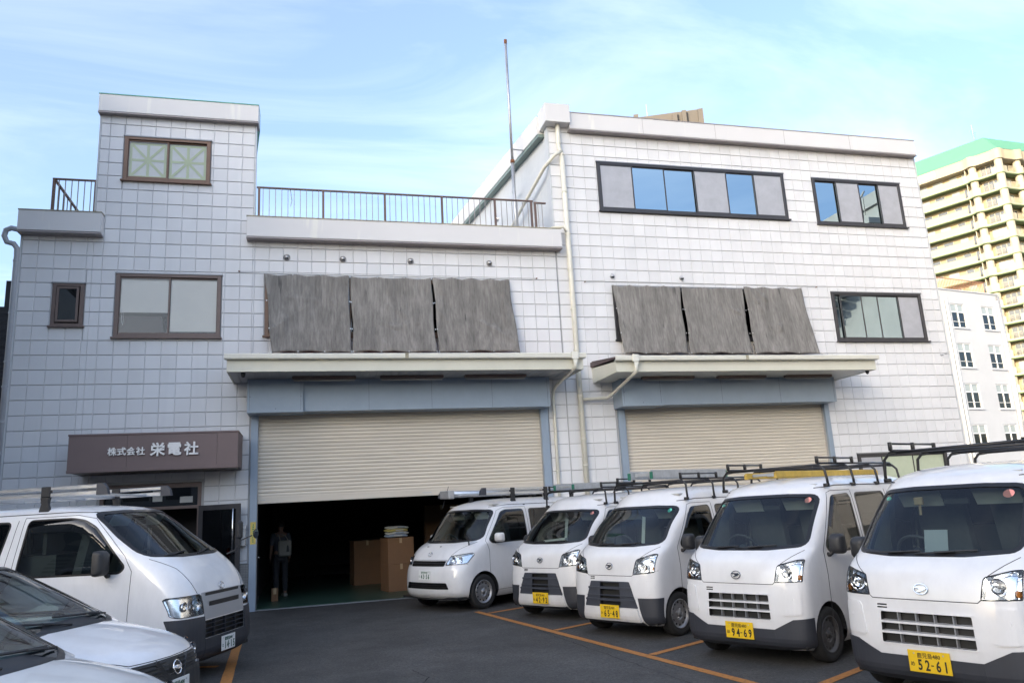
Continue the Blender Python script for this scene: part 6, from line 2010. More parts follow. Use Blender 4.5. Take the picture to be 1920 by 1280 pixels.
# papers behind two windscreens
m = MB(); m.obox((-0.62, -0.10, 1.20), (0, 1, 0), (-0.25, 0, 0.97), (1, 0, 0.25), 0.10, 0.12, 0.003); m.build('card', 'grille_silver', k2)
m = MB(); m.obox((-0.66, 0.12, 1.32), (0.05, 0.2, 1), (0.1, 1, -0.2), (1, 0, 0), 0.18, 0.03, 0.003); m.build('paper_roll', 'paper', k1)
m = MB(); m.obox((-0.66, 0.05, 1.32), (0.05, 0.2, 1), (0.1, 1, -0.2), (1, 0, 0), 0.18, 0.03, 0.003); m.obox((-0.60, -0.15, 1.16), (0, 1, 0.08), (1, 0, 0), (0, 0, 1), 0.24, 0.03, 0.025); m.build('paper_roll', 'paper', k1b)
m = MB(); m.tube([(-0.85, -0.30, 1.56), (-0.84, -0.30, 1.44)], 0.012, 6); m.box(-0.86, -0.82, -0.34, -0.26, 1.53, 1.60, 0.008); m.build('hanging_charm', 'wood_tan', k2)

# ---------------------------------------------------------------- compact van by the shutter
TK = [(0.19, -0.16, -3.99, 0.77, 0.5, 3.0, 0.14), (0.25, -0.05, -4.04, 0.805, 0.5, 3.0, 0.14), (0.33, -0.008, -4.065, 0.825, 0.5, 3.0, 0.14), (0.50, 0.0, -4.065, 0.8325, 0.5, 2.9, 0.14),
      (0.70, -0.02, -4.065, 0.8325, 0.52, 2.9, 0.14), (0.82, -0.06, -4.06, 0.8325, 0.55, 2.8, 0.14), (0.92, -0.12, -4.05, 0.8325, 0.58, 2.8, 0.14), (1.04, -0.22, -4.04, 0.83, 0.60, 2.8, 0.14), (1.13, -0.36, -4.03, 0.826, 0.62, 2.8, 0.14),
      (1.17, -0.45, -4.02, 0.823, 0.62, 2.8, 0.14), (1.45, -0.72, -3.99, 0.79, 0.55, 2.8, 0.14), (1.735, -1.00, -3.95, 0.735, 0.50, 2.7, 0.16), (1.80, -1.085, -3.92, 0.70, 0.5, 2.6, 0.2), (1.86, -1.25, -3.85, 0.63, 0.55, 2.4, 0.25),
      (1.905, -1.50, -3.7, 0.52, 0.6, 2.3, 0.35), (1.925, -1.75, -3.4, 0.38, 0.6, 2.2, 0.4), (1.932, -2.0, -3.2, 0.25, 0.4, 2.1, 0.3)]
def ta_front(bm, root, tree):
    hole(bm, root, round_poly([(-0.46, 0.775), (0.46, 0.775), (0.47, 0.87), (-0.47, 0.87)], 0.02, 2), 0.05, 'grille_opening', 'plate_black')
    bars(tree, root, [(0.815, 0.832, -0.46, 0.46)], 'grille_bar', 'black_plastic', -0.04, 0.002)
    hole(bm, root, round_poly([(-0.58, 0.39), (0.58, 0.39), (0.53, 0.50), (-0.53, 0.50)], 0.02, 2), 0.06, 'lower_intake', 'plate_black')
    bars(tree, root, [(0.418, 0.426, -0.56, 0.56), (0.446, 0.454, -0.55, 0.55), (0.474, 0.482, -0.54, 0.54)], 'intake_bar', 'black_plastic', -0.05, -0.01)
    emblem(root, surf_x(tree, 0, 0.975) + 0.002, 0, 0.975, 'T', R(-30))
TS = dict(name='compact_van', keys=TK, zs=zlist(TK), z0=0.19, w=0.8325, L=4.065, paint='van_white', wheels_x=(-0.70, -3.35), wr=0.30, rim_mat='rim_steel',
          windshield=round_poly([(-0.725, 1.215), (-0.35, 1.188), (0.35, 1.188), (0.725, 1.215), (0.66, 1.69), (0.3, 1.708), (-0.3, 1.708), (-0.66, 1.69)], [0.06, 0, 0, 0.06, 0.08, 0, 0, 0.08], 4), wband=0.032,
          side_glass=[(round_poly([(-0.90, 1.18), (-1.27, 1.66), (-1.38, 1.69), (-1.85, 1.69), (-1.87, 1.14), (-0.95, 1.14)], 0.05, 4), 'car_glass'), (round_poly([(-2.03, 1.14), (-2.03, 1.69), (-2.83, 1.69), (-2.83, 1.14)], 0.05, 4), 'privacy_glass'), (round_poly([(-2.98, 1.14), (-2.98, 1.69), (-3.75, 1.68), (-3.80, 1.16)], 0.05, 4), 'privacy_glass')],
          rear_window=round_poly([(-0.6, 1.18), (0.6, 1.18), (0.55, 1.68), (-0.55, 1.68)], 0.06, 4),
          headlight=round_poly([(0.49, 0.80), (0.795, 0.815), (0.812, 0.95), (0.80, 0.985), (0.52, 0.945)], [0.01, 0.02, 0.02, 0.02, 0.02], 3), bulbs=[(0.60, 0.875, 0.045), (0.70, 0.885, 0.045)], amber=None,
          handles=[(-1.70, 1.02), (-2.2, 1.02)], handle_mat='van_white_b', mirror=(-1.02, 0.93, 1.22), mirror_mat='van_white_b', mirror_size=(0.16, 0.19),
          ws_base=(-0.47, 1.15), floor=0.60, roof_in=1.80, liner_x=-1.2, visor_at=(-1.16, 1.62),
          door_seams=[[(-0.86, 0.62), (-0.86, 1.0), (-0.80, 1.17)], [(-1.95, 0.36), (-1.96, 1.1), (-1.94, 1.74)], [(-0.80, 1.17), (-1.20, 1.70), (-1.35, 1.75), (-1.94, 1.75)], [(-2.9, 0.6), (-2.9, 1.74)], [(-1.0, 0.30), (-3.0, 0.30)]],
          front_seams=[[(0.735, 1.16), (0.60, 1.05), (0.52, 0.95)], [(-0.735, 1.16), (-0.60, 1.05), (-0.52, 0.95)], [(0.49, 0.795), (0.47, 0.885), (-0.47, 0.885), (-0.49, 0.795)], [(0.49, 0.795), (0.80, 0.80)], [(-0.49, 0.795), (-0.80, 0.80)]],
          drip=[(-1.15, 1.77), (-1.5, 1.80), (-3.85, 1.79)], wipers=[((0.1, 1.18), (0.3, 1.20), (0.55, 1.22)), ((-0.5, 1.185), (-0.25, 1.19), (0.05, 1.20))],
          rain_visor=[(-1.06, 1.42, 0.04), (-1.18, 1.56, 0.06), (-1.29, 1.66, 0.09), (-1.38, 1.69, 0.10), (-1.84, 1.69, 0.10)], front=ta_front)
ta, tat = build_van(TS)
place(ta, 7.75, -2.53, 210.5)
tag(ta, 'white compact van by the half-open shutter, white plate 43-56', 'van', VG)
plate(ta, 0.004, 0.0, 0.63, 'plate_white', 'plate_green', '鹿児島400', 'に', '43-56', R(-4))
for (y, z) in ((-0.25, 1.10), (0.12, 1.10)):
    m = MB(); m.box(-0.02, 0.02, -0.012, 0.012, 0, 0.012, 0.004); q = m.build('washer_nozzle', 'black_plastic', ta); q.location = (surf_x(tat, y, z), y, z)
# small convex mirror on the left fender
m = MB(); m.tube([(-0.50, 0.68, 1.12), (-0.46, 0.72, 1.20)], 0.013, 6); m.obox((-0.45, 0.73, 1.25), (1, 0, 0), (0, 0.8, 0.6), (0, -0.6, 0.8), 0.03, 0.03, 0.06); m.build('fender_mirror', 'black_plastic', ta)
m = MB(); m.tube([(-0.98, -0.60, 1.80), (-1.18, -0.63, 2.22)], 0.006, 5); m.build('radio_aerial', 'black_plastic', ta)
def alu_rack(root, x0, x1, z, y, ydrip, zdrip, legs, box_end=False):
    rk = empty('roof_rack', (0, 0, 0), 0, root)
    for s in (1, -1):
        for (zz, hh) in ((z + 0.075, 0.045), (z, 0.05)):
            m = MB(); m.box(x1, x0, s * y - 0.014, s * y + 0.014, zz - hh / 2, zz + hh / 2, 0.006); m.build('side_rail', 'alu', rk)
        m = MB()
        prof = [(x0 - 0.02, z - 0.03), (x0 + 0.13, z - 0.03), (x0 + 0.11, z + 0.05), (x0 + 0.06, z + 0.105), (x0 - 0.02, z + 0.105)]
        m.prism(prof, s * y - 0.024, s * y + 0.024); m.build('rail_end_cap', 'grille_slate', rk)
        for x in legs:
            m = MB(); m.prism([(x - 0.055, z - 0.026), (x + 0.055, z - 0.026), (x + 0.04, z - 0.10), (x + 0.065, zdrip - 0.0), (x + 0.05, zdrip - 0.04), (x - 0.05, zdrip - 0.04), (x - 0.065, zdrip - 0.0), (x - 0.04, z - 0.10)], s * (y + .01) - 0.02, s * (y + .01) + 0.025)
            m.box(x - 0.06, x + 0.06, s * y - 0.026, s * y + 0.026, z - 0.0255, z + 0.10, 0.008); m.build('rack_foot', 'black_plastic', rk)
    n = 7
    for i in range(n):
        x = x0 - 0.25 + (x1 + 0.2 - x0 + 0.25) * i / (n - 1)
        m = MB(); m.box(x - 0.02, x + 0.02, -y + 0.0145, y - 0.0145, z - 0.022, z + 0.008, 0.004); m.build('cross_bar', 'alu', rk)
    return rk
alu_rack(ta, -1.02, -3.7, 2.02, 0.60, 0.70, 1.84, (-1.75, -2.7, -3.5))
m = MB(); m.box(-1.05, -0.90, -0.58, -0.30, 1.97, 2.13, 0.01); m.build('tube_carrier_end', 'galv', ta)
m = MB(); m.tube([(-3.6, -0.44, 2.06), (-1.05, -0.44, 2.06)], 0.06, 12); m.build('tube_carrier', 'alu', ta, True)

# ---------------------------------------------------------------- large van on the left
HK = [(0.20, -0.12, -4.63, 0.79, 0.42, 4.4, 0.12), (0.26, -0.03, -4.68, 0.82, 0.42, 4.4, 0.12), (0.34, 0.0, -4.695, 0.84, 0.42, 4.4, 0.12), (0.55, 0.0, -4.695, 0.8475, 0.42, 4.4, 0.12),
      (0.75, -0.02, -4.69, 0.8475, 0.42, 4.3, 0.12), (0.92, -0.055, -4.68, 0.8475, 0.44, 4.1, 0.12), (1.05, -0.10, -4.67, 0.8475, 0.46, 3.9, 0.12), (1.20, -0.19, -4.66, 0.845, 0.50, 3.6, 0.12), (1.32, -0.31, -4.65, 0.840, 0.54, 3.4, 0.12),
      (1.37, -0.375, -4.64, 0.836, 0.54, 3.4, 0.12), (1.62, -0.70, -4.61, 0.80, 0.55, 3.0, 0.12), (1.89, -1.06, -4.57, 0.75, 0.5, 2.9, 0.14), (1.945, -1.15, -4.54, 0.72, 0.5, 2.7, 0.2), (1.99, -1.29, -4.46, 0.66, 0.55, 2.5, 0.25),
      (2.02, -1.50, -4.3, 0.56, 0.6, 2.3, 0.35), (2.036, -1.8, -4.1, 0.42, 0.6, 2.2, 0.4), (2.042, -2.1, -3.8, 0.25, 0.4, 2.1, 0.3)]
def ha_front(bm, root, tree):
    # silver grille moulding with two dark openings, unpainted bumper
    patch(bm, root, [round_poly([(-0.47, 0.66), (0.47, 0.66), (0.47, 0.955), (-0.47, 0.955)], 0.02, 2)], 'grille_moulding', 'grille_silver', 0.006, edge=-0.012)
    hole(bm, root, round_poly([(-0.40, 0.905), (0.40, 0.905), (0.46, 0.955), (-0.46, 0.955)], 0.01, 2), 0.07, 'grille_opening', 'plate_black')
    m = MB()
    x = surf_x(tree, 0, 0.82)
    for (a, b, c, d) in ((-0.40, 0.40, 0.893, 0.951), (-0.36, 0.36, 0.762, 0.850)):
        v = []; f = []
        for i in range(13):
            y = a + (b - a) * i / 12; X = surf_x(tree, y, (c + d) / 2) + 0.0078
            v += [(X, y, c), (X, y, d)]
            if i: f.append((2 * i - 2, 2 * i - 1, 2 * i + 1, 2 * i))
        m.add(v, f)
    m.build('grille_slot', 'plate_black', root)
    for s in (1, -1):
        q = [(0.4705, 0.21), (0.83, 0.24), (0.846, 0.705), (0.4705, 0.70)]
        patch(bm, root, [q if s > 0 else mirror(q)], 'bumper_corner', 'bumper_grey', 0.010, keep=lambda c, n: n.x > 0.02, edge=-0.02)
    patch(bm, root, [[(-0.47, 0.21), (0.47, 0.21), (0.47, 0.455), (-0.47, 0.455)]], 'lower_bumper', 'bumper_grey', 0.012, edge=-0.02)
    hole(bm, root, [(-0.465, 0.457), (0.465, 0.457), (0.468, 0.65), (-0.468, 0.65)], 0.05, 'lower_intake', 'plate_black')
    bars(tree, root, [(0.50, 0.512, -0.46, 0.46), (0.55, 0.562, -0.46, 0.46), (0.60, 0.612, -0.46, 0.46)], 'intake_bar', 'bumper_grey', -0.04, 0.0)
    for y in (-0.25, 0, 0.25):
        X = surf_x(tree, y, 0.55); m = MB(); m.box(X - 0.04, X - 0.004, y - 0.006, y + 0.006, 0.46, 0.648); m.build('intake_stay', 'bumper_grey', root)
    emblem(root, surf_x(tree, 0, 1.0) + 0.008, 0, 1.0, 'T', R(-20))
HS = dict(name='large_van', keys=HK, zs=zlist(HK), z0=0.20, w=0.8475, L=4.695, paint='van_white_b', wheels_x=(-0.98, -3.55), wr=0.315, rim_mat='rim_steel',
          windshield=round_poly([(-0.75, 1.425), (-0.35, 1.395), (0.35, 1.395), (0.75, 1.425), (0.675, 1.90), (0.3, 1.918), (-0.3, 1.918), (-0.675, 1.90)], [0.06, 0, 0, 0.06, 0.08, 0, 0, 0.08], 4), wband=0.032,
          side_glass=[(round_poly([(-0.80, 1.30), (-1.22, 1.75), (-1.36, 1.83), (-1.52, 1.86), (-2.05, 1.86), (-2.12, 1.25), (-0.85, 1.25)], 0.05, 4), 'car_glass'), (round_poly([(-2.42, 1.28), (-2.30, 1.85), (-3.25, 1.85), (-3.25, 1.28)], 0.05, 4), 'privacy_glass'), (round_poly([(-3.42, 1.28), (-3.42, 1.85), (-4.38, 1.84), (-4.44, 1.30)], 0.05, 4), 'privacy_glass')],
          rear_window=round_poly([(-0.62, 1.25), (0.62, 1.25), (0.56, 1.80), (-0.56, 1.80)], 0.06, 4),
          headlight=round_poly([(0.475, 0.725), (0.80, 0.72), (0.838, 0.74), (0.842, 0.94), (0.475, 0.945)], [0.02, 0.02, 0.02, 0.02, 0.04], 3), bulbs=[(0.575, 0.835, 0.075), (0.73, 0.835, 0.05)], amber=None,
          handles=[(-1.98, 1.08), (-2.4, 1.08)], mirror=(-0.97, 0.985, 1.36), mirror_mat='black_plastic', mirror_size=(0.27, 0.19),
          ws_base=(-0.40, 1.33), floor=0.72, roof_in=1.92, liner_x=-1.3, visor_at=(-1.2, 1.83),
          door_seams=[[(-0.74, 0.36), (-0.72, 0.90), (-0.70, 1.25), (-0.80, 1.42), (-1.25, 1.86), (-1.45, 1.905), (-2.12, 1.905)], [(-2.20, 0.36), (-2.20, 1.2), (-2.12, 1.905)], [(-2.30, 0.36), (-2.30, 1.25), (-2.20, 1.88)], [(-3.33, 0.7), (-3.33, 1.9)]],
          front_seams=[[(-0.76, 1.37), (-0.63, 1.25), (-0.53, 0.955)], [(0.76, 1.37), (0.63, 1.25), (0.53, 0.955)]],
          drip=[(-1.22, 1.925), (-1.6, 1.945), (-4.4, 1.935)], wipers=[((-0.60, 1.395), (-0.36, 1.42), (-0.06, 1.44)), ((-0.02, 1.385), (0.22, 1.42), (0.52, 1.44))],
          rain_visor=[(-1.04, 1.55, 0.04), (-1.22, 1.735, 0.09), (-1.36, 1.82, 0.12), (-1.52, 1.855, 0.13), (-2.05, 1.855, 0.13)], front=ha_front)
ha, hat = build_van(HS)
place(ha, 4.775, -6.645, -21.8)
tag(ha, 'large white van on the left with aluminium roof rack, white plate 14-15', 'van', VG)
plate(ha, 0.024, 0.03, 0.345, 'plate_white', 'plate_green', '鹿児島400', 'と', '14-15')
alu_rack(ha, -1.28, -4.4, 2.16, 0.66, 0.72, 1.98, (-1.95, -3.0, -4.0))
# kerb mirrors on the far front corner
fm = empty('corner_mirror', (-0.42, 0.80, 1.33), 0, ha)
m = MB(); m.tube([(0, 0, 0), (0.10, 0.02, 0.04), (0.16, 0.04, 0.12), (0.16, 0.04, 0.2)], 0.011, 6); m.tube([(0.16, 0.04, 0.16), (0.30, 0.10, 0.22)], 0.009, 6); m.build('mirror_stay', 'black_plastic', fm)
m = MB(); m.box(0.12, 0.18, 0.0, 0.10, 0.18, 0.42, 0.025); m.build('tall_mirror', 'black_plastic', fm)
m = MB(); m.lathe([(0, -0.02), (0.05, -0.015), (0.065, 0.0), (0.062, 0.01)], 16, (0.34, 0.12, 0.24), 'x'); m.build('round_mirror', 'black_plastic', fm, True)
m = MB(); m.lathe([(0.0, 0.0105), (0.06, 0.0105)], 16, (0.34, 0.12, 0.24), 'x'); m.build('mirror_face', 'mirror_glass', fm)

# ---------------------------------------------------------------- station wagons on the left
def build_wagon(paintname, label, plate_num):
    root = empty('station_wagon')
    LK = [(0.17, -0.14, -4.28, 0.76, 0.75, 2.6, 0.3), (0.24, -0.03, -4.36, 0.81, 0.75, 2.6, 0.3), (0.34, 0.0, -4.39, 0.838, 0.75, 2.6, 0.3), (0.50, -0.005, -4.395, 0.8475, 0.78, 2.5, 0.3), (0.62, -0.02, -4.39, 0.8475, 0.80, 2.5, 0.3),
          (0.70, -0.055, -4.38, 0.846, 0.82, 2.5, 0.3), (0.765, -0.13, -4.37, 0.842, 0.85, 2.45, 0.3), (0.82, -0.26, -4.36, 0.834, 0.88, 2.4, 0.3), (0.87, -0.43, -4.35, 0.818, 0.9, 2.35, 0.3), (0.915, -0.62, -4.34, 0.79, 0.9, 2.3, 0.3),
          (0.955, -0.82, -4.33, 0.74, 0.8, 2.3, 0.3), (0.985, -0.98, -4.32, 0.66, 0.7, 2.3, 0.3), (1.0, -1.12, -4.31, 0.55, 0.6, 2.3, 0.3)]
    bm = loft(LK, zlist(LK)); tree = BVHTree.FromBMesh(bm)
    GK = [(0.93, -0.80, -4.33, 0.815, 0.6, 2.6, 0.2), (0.99, -0.93, -4.32, 0.805, 0.6, 2.6, 0.2), (1.10, -1.14, -4.28, 0.78, 0.6, 2.6, 0.2), (1.25, -1.43, -4.20, 0.73, 0.6, 2.6, 0.22), (1.38, -1.70, -4.10, 0.68, 0.6, 2.6, 0.25), (1.43, -1.82, -4.05, 0.655, 0.6, 2.5, 0.25),
          (1.47, -1.96, -4.0, 0.61, 0.65, 2.4, 0.3), (1.50, -2.16, -3.9, 0.52, 0.7, 2.3, 0.35), (1.515, -2.4, -3.75, 0.40, 0.7, 2.2, 0.4), (1.522, -2.7, -3.5, 0.2, 0.4, 2.1, 0.3)]
    gb = loft(GK, zlist(GK)); gt = BVHTree.FromBMesh(gb)
    pane_part(gb, root, round_poly([(-0.70, 1.0), (-0.3, 0.945), (0.3, 0.945), (0.70, 1.0), (0.585, 1.41), (0.3, 1.425), (-0.3, 1.425), (-0.585, 1.41)], [0.05, 0, 0, 0.05, 0.06, 0, 0, 0.06], 4), 'f', lambda c, n: n.x > 0.1, 'car_glass', 'windshield', 0.022)
    for s in (1, -1):
        for poly, gm in ((round_poly([(-1.35, 1.02), (-1.80, 1.34), (-2.0, 1.39), (-2.35, 1.40), (-2.38, 1.0)], 0.04, 3), 'car_glass'), (round_poly([(-2.46, 1.0), (-2.46, 1.40), (-3.15, 1.39), (-3.2, 1.0)], 0.04, 3), 'privacy_glass'), (round_poly([(-3.28, 1.0), (-3.25, 1.385), (-3.85, 1.34), (-4.05, 1.05)], 0.04, 3), 'privacy_glass')):
            pane_part(gb, root, poly, 's', SIDE(s, 0.25), gm, 'side_window', 0.02, fname='side_window_seal')
    pane_part(gb, root, round_poly([(-0.55, 1.05), (0.55, 1.05), (0.5, 1.36), (-0.5, 1.36)], 0.05, 3), 'f', lambda c, n: n.x < -0.4, 'privacy_glass', 'rear_window', 0.02)
    bm_obj(gb, 'cabin_shell', paintname, root)
    wr = 0.30
    for wx in (-0.86, -3.44):
        rr = wr + 0.05
        for s in (1, -1):
            cl = []
            for k in range(28):
                q = (wx + rr * math.cos(2 * math.pi * k / 28), max(0.12, wr + rr * math.sin(2 * math.pi * k / 28)))
                if not cl or math.dist(cl[-1], q) > 1e-4: cl.append(q)
            fc = cut(bm, cl, 's', SIDE(s, 0.15)); nb, _ = take(bm, fc); nb.free()
            m = MB(); v = []; f = []
            for i in range(21):
                x, z = wx + (rr - .004) * math.cos(math.pi * i / 20), wr + (rr - .004) * math.sin(math.pi * i / 20)
                yo = abs(surf_y(tree, x, max(z, 0.25), s)); v += [(x, s * yo, z), (x, s * 0.54, z)]
                if i: f.append((2 * i - 2, 2 * i - 1, 2 * i + 1, 2 * i))
            v += [(wx - rr, s * 0.54, 0.1), (wx + rr, s * 0.54, 0.1), (wx + rr, s * .54, .75), (wx - rr, s * .54, .75)]
            f.append((len(v) - 4, len(v) - 3, len(v) - 2, len(v) - 1))
            m.add(v, f); m.build('wheel_well', 'plate_black', root)
            wheel(root, wx, s * 0.755, wr, 0.165, 'rim_steel', s)
    for s in (1, -1):
        q = round_poly([(0.40, 0.61), (0.66, 0.60), (0.80, 0.66), (0.832, 0.79), (0.80, 0.875), (0.60, 0.795)], [0.02, 0.02, 0.03, 0.02, 0.03, 0.05], 3)
        lamp(bm, root, q if s > 0 else mirror(q), s, 0.06, 'headlight', (0.76 * s, 0.74, 0.05, 0.05), [(0.56 * s, 0.68, 0.05), (0.68 * s, 0.71, 0.045)])
    # unpainted front: grille, bumper
    patch(bm, root, [round_poly([(-0.62, 0.20), (0.62, 0.20), (0.72, 0.36), (0.60, 0.585), (-0.60, 0.585), (-0.72, 0.36)], 0.03, 3)], 'front_bumper', 'black_plastic', 0.012, edge=-0.02)
    patch(bm, root, [round_poly([(-0.36, 0.587), (0.36, 0.587), (0.43, 0.70), (-0.43, 0.70)], 0.01, 2)], 'grille_panel', 'plate_black', 0.004, edge=-0.01)
    bars(tree, root, [(z, z + 0.014, -0.40 - (z - 0.6) * .4, -0.09) for z in (0.555, 0.585, 0.615, 0.645, 0.675)] + [(z, z + 0.014, 0.09, 0.40 + (z - 0.6) * .4) for z in (0.555, 0.585, 0.615, 0.645, 0.675)], 'grille_bar', 'black_plastic', -0.01, 0.016)
    for s in (1, -1):
        m = MB(); pts = [(s * (0.085 + 0.012 * k * 2), 0.70 - k * 0.055) for k in range(0)]
        X0, X1 = surf_x(tree, s * 0.10, 0.55), surf_x(tree, s * 0.24, 0.69)
        m.bar((X0 + 0.012, s * 0.085, 0.53), (X1 + 0.012, s * 0.21, 0.695), 0.03, 0.035); m.build('grille_strut', 'black_plastic', root)
    emblem(root, surf_x(tree, 0, 0.625) + 0.020, 0, 0.625, 'N', R(-12))
    plate(root, 0.016, 0.0, 0.46, 'plate_white', 'plate_green', '鹿児島400', 'な', plate_num) if plate_num else None
    bm_obj(bm, 'body_shell', paintname, root)
    for pts in ([(-0.80, 0.86), (-0.62, 0.785), (-0.43, 0.712), (0, 0.706), (0.43, 0.712), (0.62, 0.785), (0.80, 0.86)],):
        MB().tube(seam_front(tree, pts), 0.004, 4).build('bonnet_seam', 'seam', root)
    for s in (1, -1):
        for pts in ([(-1.22, 0.35), (-1.25, 0.93)], [(-2.42, 0.3), (-2.42, 0.93)], [(-3.2, 0.6), (-3.2, 0.93)]):
            MB().tube(seam_side(tree, pts, s), 0.0035, 4).build('door_seam', 'seam', root)
    # cowl with wipers
    def hood_z(x, y):
        h = tree.ray_cast(Vector((x, y, 3.0)), Vector((0, 0, -1)))
        return h[0].z if h[0] else 0.95
    v = []; f = []
    cw = MB(); n = 20
    for i in range(n + 1):
        y = -0.66 + 1.32 * i / n; k = 1 - abs(y / 0.66) ** 3
        xg = surf_x(gt, y, 1.0)
        for (dx, dz) in ((-0.03, 0.030), (0.035 * k + 0.006, 0.012), (0.10 * k + 0.012, 0.004), (0.105 * k + 0.014, -0.012)):
            x = xg + dx
            v.append((x, y, max(hood_z(x, y), 0.955 if dx < 0.03 else 0) + dz))
        if i:
            a = 4 * (i - 1); b = 4 * i
            f += [(a + t, a + t + 1, b + t + 1, b + t) for t in range(3)]
    cw.add(v, f); cw.build('cowl_panel', 'black_plastic', root, True)
    def P(y, z, d): return (surf_x(gt, y, z) + d, y, z)
    for (a, b, c) in (((0.55, 1.0), (0.25, 1.03), (-0.1, 1.05)), ((-0.05, 0.985), (-0.28, 1.02), (-0.58, 1.05))):
        w = empty('wiper', (0, 0, 0), 0, root)
        m = MB(); m.tube([P(*a, 0.03), P((a[0] + b[0]) / 2, (a[1] + b[1]) / 2, 0.05), P(*b, 0.04)], 0.009, 6); m.build('wiper_arm', 'black_plastic', w)
        m = MB(); m.tube([P(b[0] + (c[0] - b[0]) * t, b[1] + (c[1] - b[1]) * t, 0.022) for t in (-.6, -.3, 0, .3, .6, 1.0)], 0.010, 6); m.build('wiper_blade', 'black_plastic', w)
    m = MB(); m.box(-4.3, -0.3, -0.70, 0.70, 0.19, 0.23); m.build('underfloor', 'plate_black', root)
    m = MB(); m.prism([(-0.95, 0.90), (-1.55, 0.95), (-1.68, 0.88), (-1.65, 0.45), (-1.0, 0.45)], -0.68, 0.68); m.build('dashboard', 'dash', root)
    steering(root, -1.78, -0.36, 0.95, R(25))
    for y in (-0.36, 0.36): seat(root, -2.05, y, 0.50)
    m = MB(); m.box(-4.1, -2.9, -0.6, 0.6, 0.5, 0.95); m.build('rear_seat', 'seat_cloth', root)
    m = MB(); m.box(-3.9, -2.1, -0.5, 0.5, 1.44, 1.455); m.build('headliner', 'headliner', root)
    m = MB(); m.box(-1.93, -1.90, -0.10, 0.10, 1.30, 1.36, 0.01); m.build('rear_view_mirror', 'black_plastic', root)
    for s in (1, -1): mirror_unit(root, -1.62, s * 0.90, 1.04, s, 'black_plastic', 0.12, 0.17)
    for s in (1, -1): tail_lamp(root, -4.35, s * 0.68, 0.85, s)
    m = MB(); m.box(-4.44, -4.28, -0.76, 0.76, 0.25, 0.5, 0.03); m.build('rear_bumper', 'black_plastic', root)
    tag(root, label, 'car', 'station wagons parked on the left')
    return root
ad = build_wagon('van_white_b', 'white station wagon with black grille and round chrome badge, lower left', '16-02')
place(ad, 4.73, -9.95, -21.9)
sv = build_wagon('silver_white', 'pale silver wagon bonnet cut off by the bottom left corner', None)
place(sv, 4.93, -12.05, -21.9)
# ================================================================ ladders on the racks
def ladder(name, label, loc, rz, L, W, sidemat, rungmat, capmat, nr, pitch=0.0, depth=0.07):
    r = empty(name, loc, rz); tag(r, label, 'ladder', 'ladders lying on the roof racks')
    for s in (1, -1):
        m = MB(); m.box(-L / 2, L / 2, s * W / 2 - 0.014, s * W / 2 + 0.014, 0, depth, 0.004); m.build('side_rail', sidemat, r)
        for e in (1, -1):
            m = MB(); m.box(e * L / 2 - 0.02, e * L / 2 + 0.02, s * W / 2 - 0.019, s * W / 2 + 0.019, -0.006, depth * 0.8, 0.005); m.build('end_cap', capmat, r)
    for i in range(nr):
        x = -L / 2 + L * (i + 0.6) / nr
        m = MB(); m.box(x - 0.022, x + 0.022, -W / 2 + 0.0145, W / 2 - 0.0145, depth * .3, depth * .75, 0.004); m.build('rung', rungmat, r)
    return r
def van_pt(root, x, y, z):
    a = root.rotation_euler.z
    return (root.location.x + x * math.cos(a) - y * math.sin(a), root.location.y + x * math.sin(a) + y * math.cos(a), z)
ladder('stepladder', 'grey aluminium stepladder with green feet on the rack of van 65-48', van_pt(k1, -2.05, -0.22, 2.03), k1.rotation_euler.z, 1.9, 0.42, 'alu_dull', 'alu_dull', 'green_cap', 6, 0, 0.12)
ladder('stepladder', 'grey aluminium stepladder with green feet on the rack of van 42-92', van_pt(k1b, -1.95, -0.20, 1.98), k1b.rotation_euler.z, 2.0, 0.42, 'alu_dull', 'alu_dull', 'green_cap', 6, 0, 0.10)
ladder('ladder', 'yellow fibreglass ladder on the rack of van 94-69', van_pt(k2b, -2.45, -0.20, 1.90), k2b.rotation_euler.z, 2.7, 0.40, 'yellow_frp', 'alu_dull', 'yellow_frp', 8, 0, 0.07)

# ================================================================ inside the garage
def carton(name, label, x, y, z, dx, dy, dz, rz=0.0, grp=None):
    r = empty(name, (x, y, z), rz); tag(r, label, 'box', grp)
    m = MB(); m.box(-dx / 2, dx / 2, -dy / 2, dy / 2, 0, dz, 0.004); m.build('carton', 'cardboard', r)
    m = MB(); m.box(-0.03, 0.03, -dy / 2 - 0.0012, dy / 2 + 0.0012, dz - 0.12, dz + 0.0012); m.build('packing_tape', 'cardboard_tape', r)
    return r
GB = 'cardboard boxes stacked in the garage'
carton('cardboard_box', 'lower of the two cardboard boxes stacked left of the compact van', 7.72, 1.75, 0.03, 0.62, 0.62, 0.60, R(12), GB)
carton('cardboard_box', 'upper of the two cardboard boxes stacked left of the compact van', 7.72, 1.75, 0.631, 0.62, 0.62, 0.58, R(11), GB)
carton('cardboard_box', 'dim cardboard box behind the two stacked ones', 7.15, 4.2, 0.03, 0.7, 0.6, 1.1, R(8), GB)
carton('cardboard_box', 'small cardboard box at the foot of the inner door', 5.0, 1.5, 0.03, 0.14, 0.2, 0.27, R(5), GB)
carton('cardboard_box', 'tall cardboard box in the dark behind the compact van', 9.2, 4.4, 0.03, 0.9, 0.8, 1.9, R(-5), GB)
